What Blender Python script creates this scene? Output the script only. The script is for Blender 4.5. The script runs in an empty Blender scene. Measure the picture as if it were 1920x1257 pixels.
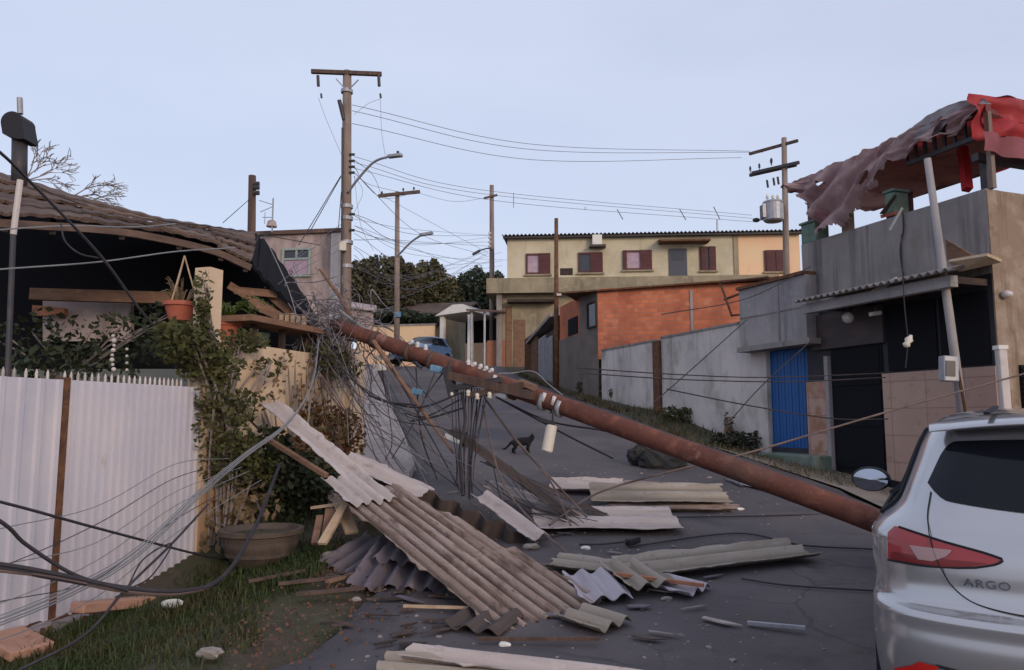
import bpy, bmesh, math, random
from mathutils import Vector, Matrix
from mathutils import noise as mnoise
R = random.Random(7)
rad = math.radians
SC = bpy.context.scene
COL = SC.collection
# ---------------------------------------------------------------- camera
EYE = 1.45; FPX = 1400.0; HOR = 785.0
PITCH = math.atan((HOR - 628.5) / FPX)
cam = bpy.data.cameras.new("camera"); camo = bpy.data.objects.new("camera", cam); COL.objects.link(camo)
cam.sensor_width = 36.0; cam.lens = 36.0 * FPX / 1920.0
cam.clip_start = 0.05; cam.clip_end = 2000
camo.location = (0, 0, EYE); camo.rotation_euler = (math.pi / 2 + PITCH, 0, 0)
SC.camera = camo
# ---------------------------------------------------------------- world + sun
SUN_EL = rad(15); SUN_AZ = rad(150)      # azimuth clockwise from +Y: low sun behind the viewer, a little to the right
wd = bpy.data.worlds.new("World"); SC.world = wd; wd.use_nodes = True
nt = wd.node_tree; nt.nodes.clear()
out = nt.nodes.new("ShaderNodeOutputWorld"); bg = nt.nodes.new("ShaderNodeBackground")
sky = nt.nodes.new("ShaderNodeTexSky"); sky.sky_type = 'NISHITA'; sky.sun_disc = False
sky.sun_elevation = SUN_EL; sky.sun_rotation = SUN_AZ; sky.air_density = 1.0; sky.dust_density = 2.0; sky.ozone_density = 2.0
mx = nt.nodes.new("ShaderNodeMix"); mx.data_type = 'RGBA'; mx.inputs[0].default_value = 0.72
mx.inputs[7].default_value = (6.1, 6.65, 8.25, 1)     # thin high cloud, slightly uneven
tcw = nt.nodes.new("ShaderNodeTexCoord"); mpw = nt.nodes.new("ShaderNodeMapping"); mpw.inputs["Scale"].default_value = (1.5, 1.5, 5.0); nzw = nt.nodes.new("ShaderNodeTexNoise"); nzw.inputs["Scale"].default_value = 1.3; nzw.inputs["Detail"].default_value = 4
mrw = nt.nodes.new("ShaderNodeMapRange"); mrw.inputs[1].default_value = .3; mrw.inputs[2].default_value = .7; mrw.inputs[3].default_value = .68; mrw.inputs[4].default_value = .80
nt.links.new(tcw.outputs["Generated"], mpw.inputs[0]); nt.links.new(mpw.outputs[0], nzw.inputs[0]); nt.links.new(nzw.outputs[0], mrw.inputs[0]); nt.links.new(mrw.outputs[0], mx.inputs[0])
nt.links.new(sky.outputs[0], mx.inputs[6]); nt.links.new(mx.outputs[2], bg.inputs[0])
bg.inputs[1].default_value = 0.125
nt.links.new(bg.outputs[0], out.inputs[0])
sun = bpy.data.lights.new("sun", 'SUN'); sun.energy = 1.3; sun.angle = rad(14); sun.color = (1.0, 0.80, 0.62)
suno = bpy.data.objects.new("sun", sun); COL.objects.link(suno)
sd = Vector((math.sin(SUN_AZ) * math.cos(SUN_EL), math.cos(SUN_AZ) * math.cos(SUN_EL), math.sin(SUN_EL)))
suno.rotation_euler = (-sd).to_track_quat('-Z', 'Y').to_euler()
VS = SC.view_settings
VS.view_transform = 'Standard'; VS.look = 'None'; VS.exposure = 0.0; VS.gamma = 1.0; VS.use_curve_mapping = False
SC.render.filter_size = 1.7
SC.cycles.max_bounces = 6

# ---------------------------------------------------------------- pixel -> place helpers (photo pixels, 1920 wide)
def ray(px, py):
    u = (px - 960) / FPX; v = -(py - 628.5) / FPX
    c, s = math.cos(PITCH), math.sin(PITCH)
    return Vector((u, c - v * s, s + v * c))
def W(px, py, Y):
    d = ray(px, py); k = Y / d.y
    return Vector((d.x * k, Y, EYE + d.z * k))
def sstep(a, b, x):
    t = max(0.0, min(1.0, (x - a) / (b - a))); return t * t * (3 - 2 * t)
def lerp(a, b, t): return a + (b - a) * t
def pwl(tab, x):
    if x <= tab[0][0]: return tab[0][1]
    for (a, b), (c, d) in zip(tab, tab[1:]):
        if x <= c: return b + (d - b) * (x - a) / (c - a)
    return tab[-1][1]
def base_z(y):
    def ramp(a, b, s):   # integral of a slope growing 0..s between a and b
        if y <= a: return 0.0
        if y <= b: return s * (y - a) ** 2 / (2 * (b - a))
        return s * (b - a) / 2 + s * (y - b)
    return ramp(3.5, 7, .13) - ramp(33, 39, .10)
XLG = [(-30, -2.2), (0, -2.0), (5, -1.6), (9, -1.35)]
XL = [(-30, -2.2), (0, -2.0), (3.8, -1.6), (4.8, -1.15), (6, -1.0), (7.5, -1.05), (9, -1.3), (10.6, -1.38), (13, -1.86), (36, -6.7), (60, -11.6), (200, -40)]
XR = [(-30, 4.6), (0, 4.6), (6, 4.4), (10, 4.2), (14, 3.2), (20, 1.75), (28, .35), (36, -0.6), (60, -4.6), (200, -30)]
def gz(x, y):
    z = base_z(y)
    z -= .38 * (1 - sstep(13.5, 18, y)) * sstep(-.8, 1.8, x - pwl(XR, y)) * sstep(2.5, 7, y)
    z -= .30 * (1 - sstep(6.8, 9, y)) * sstep(.4, 2.4, pwl(XL, y) - x)
    return z
def G(px, py, up=0.0):
    d = ray(px, py); t = 1.0; last = t
    while t < 400:
        p = Vector((d.x * t, d.y * t, EYE + d.z * t))
        if p.z - up <= gz(p.x, p.y):
            a, b = last, t
            for _ in range(30):
                m = (a + b) / 2; q = d * m
                if EYE + q.z - up <= gz(q.x, q.y): b = m
                else: a = m
            q = d * b
            return Vector((q.x, q.y, EYE + q.z))
        last = t; t += .15
    return Vector((d.x * 60, d.y * 60, gz(0, 60)))
class PL:
    """vertical plane through two ground points; s along it, off out of it towards the street viewer"""
    def __init__(s, a, b):
        s.o = Vector((a[0], a[1], 0)); d = Vector((b[0] - a[0], b[1] - a[1], 0)); s.L = d.length; s.d = d / s.L
        n = Vector((s.d.y, -s.d.x, 0))
        s.n = n if n.dot(-s.o) > 0 else -n
    def at(s, px, py, off=0.0):
        d = ray(px, py); c = Vector((0, 0, EYE)); o = s.o + s.n * off
        t = (o - c).dot(s.n) / d.dot(s.n); return c + d * t
    def sz(s, px, py, off=0.0):
        p = s.at(px, py, off); return (p - s.o).dot(s.d), p.z
    def pt(s, a, z, off=0.0):
        p = s.o + s.d * a + s.n * off; return Vector((p.x, p.y, z))
    def rect(s, x0, x1, y0, y1, off=0.0):
        ym = (y0 + y1) / 2; xm = (x0 + x1) / 2
        a = s.sz(x0, ym, off)[0]; b = s.sz(x1, ym, off)[0]
        return min(a, b), max(a, b), s.sz(xm, y1, off)[1], s.sz(xm, y0, off)[1]
# ---------------------------------------------------------------- mesh helpers
class MB:
    def __init__(s): s.v = []; s.f = []
    def add(s, vs, fs):
        n = len(s.v); s.v += [Vector(v) for v in vs]; s.f += [tuple(i + n for i in f) for f in fs]
    def hexa(s, c):   # 8 corners: bottom 4 ccw, top 4
        s.add(c, [(3, 2, 1, 0), (4, 5, 6, 7), (0, 1, 5, 4), (1, 2, 6, 5), (2, 3, 7, 6), (3, 0, 4, 7)])
    def box(s, c, size, rot=None):
        hx, hy, hz = [q / 2 for q in size]; c = Vector(c)
        P = [Vector(p) for p in [(-hx, -hy, -hz), (hx, -hy, -hz), (hx, hy, -hz), (-hx, hy, -hz), (-hx, -hy, hz), (hx, -hy, hz), (hx, hy, hz), (-hx, hy, hz)]]
        if rot is not None: P = [rot @ p for p in P]
        s.hexa([p + c for p in P])
    def pbox(s, pl, s0, s1, z0, z1, o0, o1):
        s.hexa([pl.pt(s0, z0, o1), pl.pt(s1, z0, o1), pl.pt(s1, z0, o0), pl.pt(s0, z0, o0),
                pl.pt(s0, z1, o1), pl.pt(s1, z1, o1), pl.pt(s1, z1, o0), pl.pt(s0, z1, o0)])
    def bar(s, a, b, w, h=None, up=Vector((0, 0, 1))):
        a = Vector(a); b = Vector(b); h = h or w; d = (b - a)
        x = d.normalized(); y = up.cross(x)
        if y.length < 1e-3: y = Vector((1, 0, 0)).cross(x)
        y.normalize(); z = x.cross(y)
        s.hexa([a - y * w / 2 - z * h / 2, b - y * w / 2 - z * h / 2, b + y * w / 2 - z * h / 2, a + y * w / 2 - z * h / 2,
                a - y * w / 2 + z * h / 2, b - y * w / 2 + z * h / 2, b + y * w / 2 + z * h / 2, a + y * w / 2 + z * h / 2])
    def tube(s, pts, r, n=8, cap=True):
        pts = [Vector(p) for p in pts]; m = len(pts); rs = r if isinstance(r, (list, tuple)) else [r] * m
        base = len(s.v); up = None
        for i, p in enumerate(pts):
            t = (pts[min(i + 1, m - 1)] - pts[max(i - 1, 0)])
            t = t.normalized() if t.length > 1e-9 else Vector((0, 0, 1))
            if up is None:
                up = Vector((0, 0, 1)) if abs(t.z) < .9 else Vector((1, 0, 0))
            a = t.cross(up)
            if a.length < 1e-4: a = t.cross(Vector((0, 1, 0)))
            a.normalize(); b = a.cross(t); up = b
            for k in range(n):
                q = 2 * math.pi * k / n
                s.v.append(p + (a * math.cos(q) + b * math.sin(q)) * rs[i])
        for i in range(m - 1):
            for k in range(n):
                k2 = (k + 1) % n
                s.f.append((base + i * n + k, base + i * n + k2, base + (i + 1) * n + k2, base + (i + 1) * n + k))
        if cap:
            s.f.append(tuple(base + k for k in range(n))[::-1]); s.f.append(tuple(base + (m - 1) * n + k for k in range(n)))
    def grid(s, fn, nu, nv, flip=False):
        base = len(s.v)
        for j in range(nv + 1):
            for i in range(nu + 1): s.v.append(Vector(fn(i / nu, j / nv)))
        for j in range(nv):
            for i in range(nu):
                a = base + j * (nu + 1) + i; q = (a, a + 1, a + nu + 2, a + nu + 1)
                s.f.append(q[::-1] if flip else q)
    def lathe(s, c, prof, n=20, axis=None, cap=True):
        c = Vector(c); base = len(s.v)
        for (r, z) in prof:
            for k in range(n):
                q = 2 * math.pi * k / n; v = Vector((r * math.cos(q), r * math.sin(q), z))
                if axis is not None: v = axis @ v
                s.v.append(c + v)
        for i in range(len(prof) - 1):
            for k in range(n):
                k2 = (k + 1) % n; s.f.append((base + i * n + k, base + i * n + k2, base + (i + 1) * n + k2, base + (i + 1) * n + k))
        if cap:
            s.f.append(tuple(base + k for k in range(n))[::-1]); m = len(prof) - 1
            s.f.append(tuple(base + m * n + k for k in range(n)))
    def ico(s, c, r, sub=1, squash=(1, 1, 1), jit=0.0, seed=0):
        bm = bmesh.new(); bmesh.ops.create_icosphere(bm, subdivisions=sub, radius=1.0)
        rr = random.Random(seed); vs = []
        for v in bm.verts:
            k = 1 + rr.uniform(-jit, jit); vs.append(Vector(c) + Vector((v.co.x * r * squash[0] * k, v.co.y * r * squash[1] * k, v.co.z * r * squash[2] * k)))
        s.add(vs, [tuple(v.index for v in f.verts) for f in bm.faces]); bm.free()
    def build(s, name, m, parent=None, loc=None, smooth=False, solid=None, bevel=None):
        root = parent
        while root is not None and root.parent is not None: root = root.parent
        o0 = Vector(root.location) if root is not None else (Vector(loc) if loc is not None else Vector((0, 0, 0)))
        me = bpy.data.meshes.new(name); me.from_pydata([v - o0 for v in s.v], [], s.f); me.update()
        if smooth: me.polygons.foreach_set("use_smooth", [True] * len(me.polygons))
        o = bpy.data.objects.new(name, me); COL.objects.link(o); me.materials.append(m)
        if parent is not None: o.parent = parent
        else: o.location = o0
        if bevel:
            b = o.modifiers.new("bevel", 'BEVEL'); b.width = bevel; b.segments = 2; b.limit_method = 'ANGLE'
        if solid:
            q = o.modifiers.new("solid", 'SOLIDIFY'); q.thickness = solid; q.offset = 0
        return o
def tag(o, label, cat, group=None, kind=None):
    if label: o["label"] = label
    if cat: o["category"] = cat
    if group: o["group"] = group
    if kind: o["kind"] = kind
    return o
def thing(name, label, cat, loc, group=None):
    o = bpy.data.objects.new(name, None); COL.objects.link(o); o.location = loc; o.empty_display_size = .2
    return tag(o, label, cat, group)
def struct(o, kind="structure"): o["kind"] = kind; return o
def curve(pts, n=8):
    """Catmull-Rom through points"""
    pts = [Vector(p) for p in pts]
    if len(pts) == 2:
        return [pts[0].lerp(pts[1], i / n) for i in range(n + 1)]
    P = [pts[0] * 2 - pts[1]] + pts + [pts[-1] * 2 - pts[-2]]; out = []
    for i in range(1, len(P) - 2):
        a, b, c, d = P[i - 1:i + 3]
        for k in range(n):
            t = k / n
            out.append(.5 * ((2 * b) + (c - a) * t + (2 * a - 5 * b + 4 * c - d) * t * t + (3 * b - a - 3 * c + d) * t ** 3))
    out.append(pts[-1]); return out
def sag(a, b, s, n=14):
    a = Vector(a); b = Vector(b)
    return [a.lerp(b, i / n) - Vector((0, 0, s * 4 * (i / n) * (1 - i / n))) for i in range(n + 1)]

# ---------------------------------------------------------------- materials
def mat(name, base, layers=(), rough=.85, metal=0.0, bump=0.0, bscale=60.0, spec=.3, coord='pos', rnd=None, coat=0.0, trans=None, valley=None):
    m = bpy.data.materials.new(name); m.use_nodes = True; t = m.node_tree; N = t.nodes; Lk = t.links
    bs = N["Principled BSDF"]
    if coord == 'obj': src = N.new("ShaderNodeTexCoord").outputs["Object"]
    else: src = N.new("ShaderNodeNewGeometry").outputs["Position"]
    cur = N.new("ShaderNodeRGB"); cur.outputs[0].default_value = (*base, 1); cur = cur.outputs[0]
    def noise(sc, detail=5.0, rgh=.6):
        mp = N.new("ShaderNodeMapping"); mp.inputs["Scale"].default_value = sc if isinstance(sc, tuple) else (sc,) * 3
        Lk.new(src, mp.inputs[0]); nz = N.new("ShaderNodeTexNoise"); nz.inputs["Scale"].default_value = 1.0
        nz.inputs["Detail"].default_value = detail; nz.inputs["Roughness"].default_value = rgh
        Lk.new(mp.outputs[0], nz.inputs[0]); return nz.outputs[0]
    def mixin(fac, col):
        nonlocal cur
        x = N.new("ShaderNodeMix"); x.data_type = 'RGBA'; Lk.new(fac, x.inputs[0]); Lk.new(cur, x.inputs[6]); x.inputs[7].default_value = (*col, 1); cur = x.outputs[2]
    for (col, sc, lo, hi, st) in layers:
        nz = noise(sc); mr = N.new("ShaderNodeMapRange"); mr.inputs[1].default_value = lo; mr.inputs[2].default_value = hi; mr.inputs[4].default_value = st
        Lk.new(nz, mr.inputs[0]); mixin(mr.outputs[0], col)
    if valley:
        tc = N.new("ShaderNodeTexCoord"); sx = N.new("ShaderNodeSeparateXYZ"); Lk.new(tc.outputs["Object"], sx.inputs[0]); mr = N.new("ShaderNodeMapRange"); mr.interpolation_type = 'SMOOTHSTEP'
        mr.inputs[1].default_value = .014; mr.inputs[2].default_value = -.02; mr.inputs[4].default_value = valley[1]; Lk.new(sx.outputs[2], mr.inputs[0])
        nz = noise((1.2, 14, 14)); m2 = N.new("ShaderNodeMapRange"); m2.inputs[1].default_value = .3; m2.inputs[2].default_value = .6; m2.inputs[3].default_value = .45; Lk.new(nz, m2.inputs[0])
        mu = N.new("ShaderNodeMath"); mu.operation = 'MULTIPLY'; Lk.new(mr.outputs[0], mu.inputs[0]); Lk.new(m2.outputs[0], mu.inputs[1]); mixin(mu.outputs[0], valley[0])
    if rnd:
        g = N.new("ShaderNodeNewGeometry"); mr = N.new("ShaderNodeMapRange"); mr.inputs[4].default_value = rnd[1]
        Lk.new(g.outputs["Random Per Island"], mr.inputs[0]); mixin(mr.outputs[0], rnd[0])
    Lk.new(cur, bs.inputs["Base Color"])
    bs.inputs["Roughness"].default_value = rough; bs.inputs["Metallic"].default_value = metal
    bs.inputs["Specular IOR Level"].default_value = spec; bs.inputs["Coat Weight"].default_value = coat
    if bump:
        b = N.new("ShaderNodeBump"); b.inputs["Strength"].default_value = bump; b.inputs["Distance"].default_value = .02
        Lk.new(noise(bscale, 6.0, .7), b.inputs["Height"]); Lk.new(b.outputs[0], bs.inputs["Normal"])
    if trans:
        tr = N.new("ShaderNodeBsdfTranslucent"); Lk.new(cur, tr.inputs[0]); ms = N.new("ShaderNodeMixShader"); ms.inputs[0].default_value = trans
        Lk.new(bs.outputs[0], ms.inputs[1]); Lk.new(tr.outputs[0], ms.inputs[2]); Lk.new(ms.outputs[0], N["Material Output"].inputs[0])
    m["src"] = 0
    return m
def tiled(name, c1, c2, mortar, bw, bh, ms, d, rough=.85, layers=(), offset=.5, bump=.4):
    """brick / tile pattern along wall direction d"""
    m = bpy.data.materials.new(name); m.use_nodes = True; t = m.node_tree; N = t.nodes; Lk = t.links; bs = N["Principled BSDF"]
    g = N.new("ShaderNodeNewGeometry"); dt = N.new("ShaderNodeVectorMath"); dt.operation = 'DOT_PRODUCT'; dt.inputs[1].default_value = (d.x, d.y, 0)
    Lk.new(g.outputs["Position"], dt.inputs[0]); sp = N.new("ShaderNodeSeparateXYZ"); Lk.new(g.outputs["Position"], sp.inputs[0])
    cb = N.new("ShaderNodeCombineXYZ"); Lk.new(dt.outputs["Value"], cb.inputs[0]); Lk.new(sp.outputs[2], cb.inputs[1])
    br = N.new("ShaderNodeTexBrick"); br.offset = offset; Lk.new(cb.outputs[0], br.inputs["Vector"])
    br.inputs["Color1"].default_value = (*c1, 1); br.inputs["Color2"].default_value = (*c2, 1); br.inputs["Mortar"].default_value = (*mortar, 1)
    br.inputs["Scale"].default_value = 1.0; br.inputs["Brick Width"].default_value = bw; br.inputs["Row Height"].default_value = bh
    br.inputs["Mortar Size"].default_value = ms; br.inputs["Mortar Smooth"].default_value = .3; br.inputs["Bias"].default_value = -.1
    cur = br.outputs["Color"]
    for (col, sc, lo, hi, st) in layers:
        mp = N.new("ShaderNodeMapping"); mp.inputs["Scale"].default_value = sc if isinstance(sc, tuple) else (sc,) * 3; Lk.new(g.outputs["Position"], mp.inputs[0])
        nz = N.new("ShaderNodeTexNoise"); nz.inputs["Scale"].default_value = 1; nz.inputs["Detail"].default_value = 5; Lk.new(mp.outputs[0], nz.inputs[0])
        mr = N.new("ShaderNodeMapRange"); mr.inputs[1].default_value = lo; mr.inputs[2].default_value = hi; mr.inputs[4].default_value = st; Lk.new(nz.outputs[0], mr.inputs[0])
        x = N.new("ShaderNodeMix"); x.data_type = 'RGBA'; Lk.new(mr.outputs[0], x.inputs[0]); Lk.new(cur, x.inputs[6]); x.inputs[7].default_value = (*col, 1); cur = x.outputs[2]
    Lk.new(cur, bs.inputs["Base Color"]); bs.inputs["Roughness"].default_value = rough; bs.inputs["Specular IOR Level"].default_value = .3
    b = N.new("ShaderNodeBump"); b.inputs["Strength"].default_value = bump; b.inputs["Distance"].default_value = .02; b.invert = True
    Lk.new(br.outputs["Fac"], b.inputs["Height"]); Lk.new(b.outputs[0], bs.inputs["Normal"])
    return m
V_STREAK = (5, 5, .35)
M = {}
M['asphalt'] = mat('asphalt', (.088, .075, .080), [((.135, .113, .117), .55, .42, .68, .8), ((.045, .04, .048), 1.6, .55, .72, .7), ((.05, .05, .066), .35, .52, .68, .75), ((.17, .155, .16), 60, .62, .75, .5), ((.135, .112, .105), .95, .52, .68, .55), ((.05, .042, .042), 7, .62, .74, .5), ((.10, .075, .06), 3.5, .58, .75, .55)], rough=.8, bump=.35, bscale=90)
def add_cracks(m):
    t = m.node_tree; N = t.nodes; Lk = t.links; bs = N["Principled BSDF"]; src = bs.inputs["Base Color"].links[0].from_socket
    g = N.new("ShaderNodeNewGeometry"); nz = N.new("ShaderNodeTexNoise"); nz.inputs["Scale"].default_value = 2.2; nz.inputs["Detail"].default_value = 6; Lk.new(g.outputs["Position"], nz.inputs[0])
    ad = N.new("ShaderNodeMix"); ad.data_type = 'RGBA'; ad.inputs[0].default_value = .25; Lk.new(g.outputs["Position"], ad.inputs[6]); Lk.new(nz.outputs["Color"], ad.inputs[7])
    vo = N.new("ShaderNodeTexVoronoi"); vo.feature = 'DISTANCE_TO_EDGE'; vo.inputs["Scale"].default_value = 1.15; Lk.new(ad.outputs[2], vo.inputs["Vector"])
    mr = N.new("ShaderNodeMapRange"); mr.inputs[1].default_value = .018; mr.inputs[2].default_value = .002; mr.inputs[4].default_value = .4; Lk.new(vo.outputs["Distance"], mr.inputs[0])
    n2 = N.new("ShaderNodeTexNoise"); n2.inputs["Scale"].default_value = .6; Lk.new(g.outputs["Position"], n2.inputs[0]); m2 = N.new("ShaderNodeMapRange"); m2.inputs[1].default_value = .46; m2.inputs[2].default_value = .6; Lk.new(n2.outputs[0], m2.inputs[0])
    mu = N.new("ShaderNodeMath"); mu.operation = 'MULTIPLY'; Lk.new(mr.outputs[0], mu.inputs[0]); Lk.new(m2.outputs[0], mu.inputs[1])
    x = N.new("ShaderNodeMix"); x.data_type = 'RGBA'; Lk.new(mu.outputs[0], x.inputs[0]); Lk.new(src, x.inputs[6]); x.inputs[7].default_value = (.022, .019, .02, 1); Lk.new(x.outputs[2], bs.inputs["Base Color"])
add_cracks(M['asphalt'])
M['soil'] = mat('soil', (.085, .062, .045), [((.05, .06, .022), 1.1, .4, .62, .9), ((.14, .10, .075), 6, .55, .75, .8), ((.035, .028, .022), 3, .55, .7, .7)], bump=.7, bscale=25)
M['pavement'] = mat('pavement', (.33, .28, .275), [((.2, .17, .165), 1.2, .45, .7, .8), ((.12, .10, .09), 5, .55, .7, .7), ((.42, .37, .37), 12, .58, .7, .5)], bump=.4, bscale=40)
M['cream'] = mat('cream_plaster', (.64, .475, .335), [((.55, .36, .22), 1.5, .45, .7, .7), ((.34, .2, .11), V_STREAK, .55, .75, .7), ((.78, .6, .42), 4, .55, .7, .5)], bump=.25, bscale=50)
M['cream_stained'] = mat('stained_plaster', (.50, .31, .18), [((.24, .13, .07), (3, 3, 1.2), .4, .65, .8), ((.14, .085, .05), 5, .55, .75, .7)], bump=.4, bscale=30)
M['gate_white'] = mat('gate_white', (.55, .52, .575), [((.47, .45, .52), (2, 2, .5), .42, .66, .8), ((.64, .585, .59), (1.2, 1.2, .8), .52, .7, .6), ((.36, .31, .30), (9, 9, .25), .6, .78, .45), ((.32, .22, .17), (14, 14, 3), .68, .8, .6)], rough=.5, bump=.06, bscale=8)
M['rust'] = mat('rust', (.12, .055, .03), [((.22, .10, .05), 9, .45, .65, .8), ((.05, .03, .025), 14, .52, .7, .8)], bump=.4)
M['pole_rust'] = mat('pole_rust', (.145, .054, .038), [((.095, .035, .027), 2.2, .42, .62, .85), ((.26, .105, .07), 6, .55, .72, .65), ((.12, .075, .06), 1.3, .52, .66, .7), ((.07, .028, .024), 11, .58, .72, .6), ((.36, .22, .17), 22, .64, .74, .6), ((.30, .17, .13), 2.7, .64, .72, .7)], rough=.85, bump=.45, bscale=30)
M['pole'] = mat('pole_concrete', (.26, .2, .17), [((.15, .105, .09), (3, 3, .6), .42, .66, .85), ((.36, .29, .25), (8, 8, 1), .55, .7, .6)], bump=.3)
M['pole_dark'] = mat('pole_wood', (.085, .055, .045), [((.15, .09, .07), (10, 10, .6), .45, .65, .8)], bump=.4)
M['steel_dark'] = mat('dark_steel', (.06, .058, .065), [((.11, .08, .07), 8, .5, .7, .7)], rough=.6, metal=.3)
M['galv'] = mat('galvanised', (.36, .36, .39), [((.24, .23, .24), 6, .45, .65, .7)], rough=.5, metal=.4)
M['black'] = mat('black_rubber', (.022, .02, .024), rough=.6)
M['cable'] = mat('cable_dark', (.035, .03, .036), [((.07, .06, .065), 4, .5, .7, .7)], rough=.6)
M['cable_grey'] = mat('cable_grey', (.22, .225, .24), [((.18, .18, .20), 5, .45, .6, .7)], rough=.5)
M['cable_brown'] = mat('cable_brown', (.16, .11, .10), [((.08, .055, .05), 5, .45, .6, .7)], rough=.6)
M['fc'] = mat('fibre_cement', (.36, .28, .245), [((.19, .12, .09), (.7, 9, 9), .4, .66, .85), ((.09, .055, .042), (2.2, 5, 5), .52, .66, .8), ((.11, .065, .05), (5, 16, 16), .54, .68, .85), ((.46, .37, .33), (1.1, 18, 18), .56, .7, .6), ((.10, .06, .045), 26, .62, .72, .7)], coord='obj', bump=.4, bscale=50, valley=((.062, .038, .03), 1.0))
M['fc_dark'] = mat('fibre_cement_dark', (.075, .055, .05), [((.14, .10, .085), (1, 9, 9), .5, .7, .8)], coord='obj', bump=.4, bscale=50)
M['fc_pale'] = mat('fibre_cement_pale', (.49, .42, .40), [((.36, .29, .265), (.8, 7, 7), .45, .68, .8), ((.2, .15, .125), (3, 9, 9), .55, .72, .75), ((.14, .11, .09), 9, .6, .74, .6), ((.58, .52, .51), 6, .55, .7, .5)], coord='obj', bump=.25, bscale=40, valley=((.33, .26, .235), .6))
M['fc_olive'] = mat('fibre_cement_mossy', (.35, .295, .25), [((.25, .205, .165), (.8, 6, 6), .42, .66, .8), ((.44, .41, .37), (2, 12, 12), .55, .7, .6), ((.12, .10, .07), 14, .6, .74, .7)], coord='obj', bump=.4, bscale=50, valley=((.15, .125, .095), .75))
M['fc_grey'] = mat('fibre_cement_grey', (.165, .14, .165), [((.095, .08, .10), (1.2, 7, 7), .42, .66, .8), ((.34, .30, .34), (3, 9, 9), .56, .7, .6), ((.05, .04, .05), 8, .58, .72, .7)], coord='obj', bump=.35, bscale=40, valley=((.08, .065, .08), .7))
M['fc_lilac'] = mat('fibre_cement_lilac', (.43, .385, .42), [((.31, .275, .30), (1, 8, 8), .42, .66, .7), ((.24, .2, .2), 8, .62, .75, .6)], coord='obj', bump=.25, bscale=40)
M['roof_brown'] = mat('roof_brown', (.12, .078, .062), [((.20, .135, .11), (1, 1, 5), .5, .68, .8), ((.08, .05, .045), (2, 2, 6), .5, .68, .85), ((.26, .165, .115), 2.5, .58, .7, .6)], bump=.5, bscale=30)
M['roof_old'] = mat('roof_old', (.085, .055, .045), [((.17, .11, .085), (1, 1, 5), .5, .68, .8), ((.05, .034, .03), (2, 2, 6), .5, .68, .85)], bump=.5, bscale=30)
M['dark_wood'] = mat('dark_wood', (.045, .032, .028), [((.085, .056, .044), (2, 2, 8), .5, .7, .8)], bump=.4)
M['wood'] = mat('wood', (.23, .13, .085), [((.13, .07, .045), (3, 3, 14), .45, .68, .8), ((.34, .2, .13), 8, .56, .7, .6)], bump=.3)
M['wood_pale'] = mat('wood_pale', (.50, .36, .24), [((.33, .2, .12), 6, .45, .68, .8), ((.62, .5, .38), 10, .56, .7, .6)], bump=.3)
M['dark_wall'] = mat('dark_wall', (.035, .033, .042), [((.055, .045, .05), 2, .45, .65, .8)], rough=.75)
M['very_dark'] = mat('near_black', (.011, .011, .014), rough=.85, spec=.12)  # near-black; also stands in for the unlit porch interior, shade put into colour
M['terracotta'] = mat('terracotta', (.42, .12, .075), [((.30, .09, .06), 7, .45, .65, .7), ((.5, .2, .14), 14, .58, .7, .5)], bump=.15)
M['concrete'] = mat('concrete_wall', (.36, .325, .32), [((.24, .22, .235), .9, .42, .66, .8), ((.14, .125, .13), V_STREAK, .55, .74, .75), ((.19, .19, .15), (2, 2, 1), .56, .72, .6), ((.40, .37, .38), 3.5, .56, .7, .5)], bump=.3, bscale=45)
M['concrete_dark'] = mat('concrete_parapet', (.30, .262, .25), [((.20, .175, .17), 1.0, .42, .66, .8), ((.085, .075, .08), V_STREAK, .52, .72, .8), ((.17, .15, .12), (2, 2, .8), .56, .72, .6), ((.27, .25, .26), 5, .6, .7, .5)], bump=.35, bscale=45)
M['wall_pale'] = mat('pale_wall', (.64, .56, .53), [((.44, .39, .38), .9, .42, .66, .8), ((.24, .25, .19), (1.5, 1.5, .9), .52, .68, .8), ((.22, .19, .175), V_STREAK, .54, .72, .7), ((.56, .5, .5), 4, .56, .7, .5)], bump=.25, bscale=45)
M['blue_gate'] = mat('blue_gate', (.022, .10, .30), [((.03, .125, .37), (4, 4, .6), .45, .65, .6), ((.03, .07, .18), (5, 5, .8), .6, .74, .7)], rough=.5)
M['tile'] = None
M['yellow'] = mat('yellow_wall', (.58, .51, .375), [((.43, .375, .265), .7, .42, .66, .8), ((.30, .24, .14), (2.2, 2.2, .35), .56, .74, .75), ((.66, .57, .40), 2.5, .55, .7, .5)], bump=.2)
M['yellow_dirty'] = mat('yellow_dirty', (.33, .275, .19), [((.20, .17, .12), .9, .4, .66, .85), ((.12, .10, .07), (2.2, 2.2, .4), .54, .74, .75), ((.46, .36, .22), 3, .56, .7, .6)], bump=.25)
M['peach'] = mat('peach_wall', (.78, .50, .32), [((.74, .57, .34), .6, .42, .66, .9), ((.50, .30, .19), (2.2, 2.2, .4), .58, .75, .6)], bump=.2)
M['maroon'] = mat('maroon_shutter', (.085, .028, .032), [((.13, .045, .045), (1, 1, 12), .45, .65, .7)], rough=.6)
M['glass_pink'] = mat('curtained_pane', (.36, .24, .30), [((.46, .34, .38), 3, .45, .65, .8)], rough=.15, spec=.5)
M['glass_dark'] = mat('dark_pane', (.04, .04, .055), rough=.12, spec=.5)
M['door_grey'] = mat('grey_door', (.07, .075, .10), rough=.5)
M['pinkhouse'] = mat('pinkish_wall', (.45, .35, .33), [((.33, .25, .235), .8, .42, .66, .8), ((.16, .125, .12), (2, 2, .4), .48, .68, .8), ((.2, .15, .14), 2.4, .54, .7, .6), ((.6, .5, .44), 3, .56, .7, .6)], bump=.2)
M['white'] = mat('white_paint', (.72, .69, .64), [((.58, .54, .5), 3, .5, .7, .6)])
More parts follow.
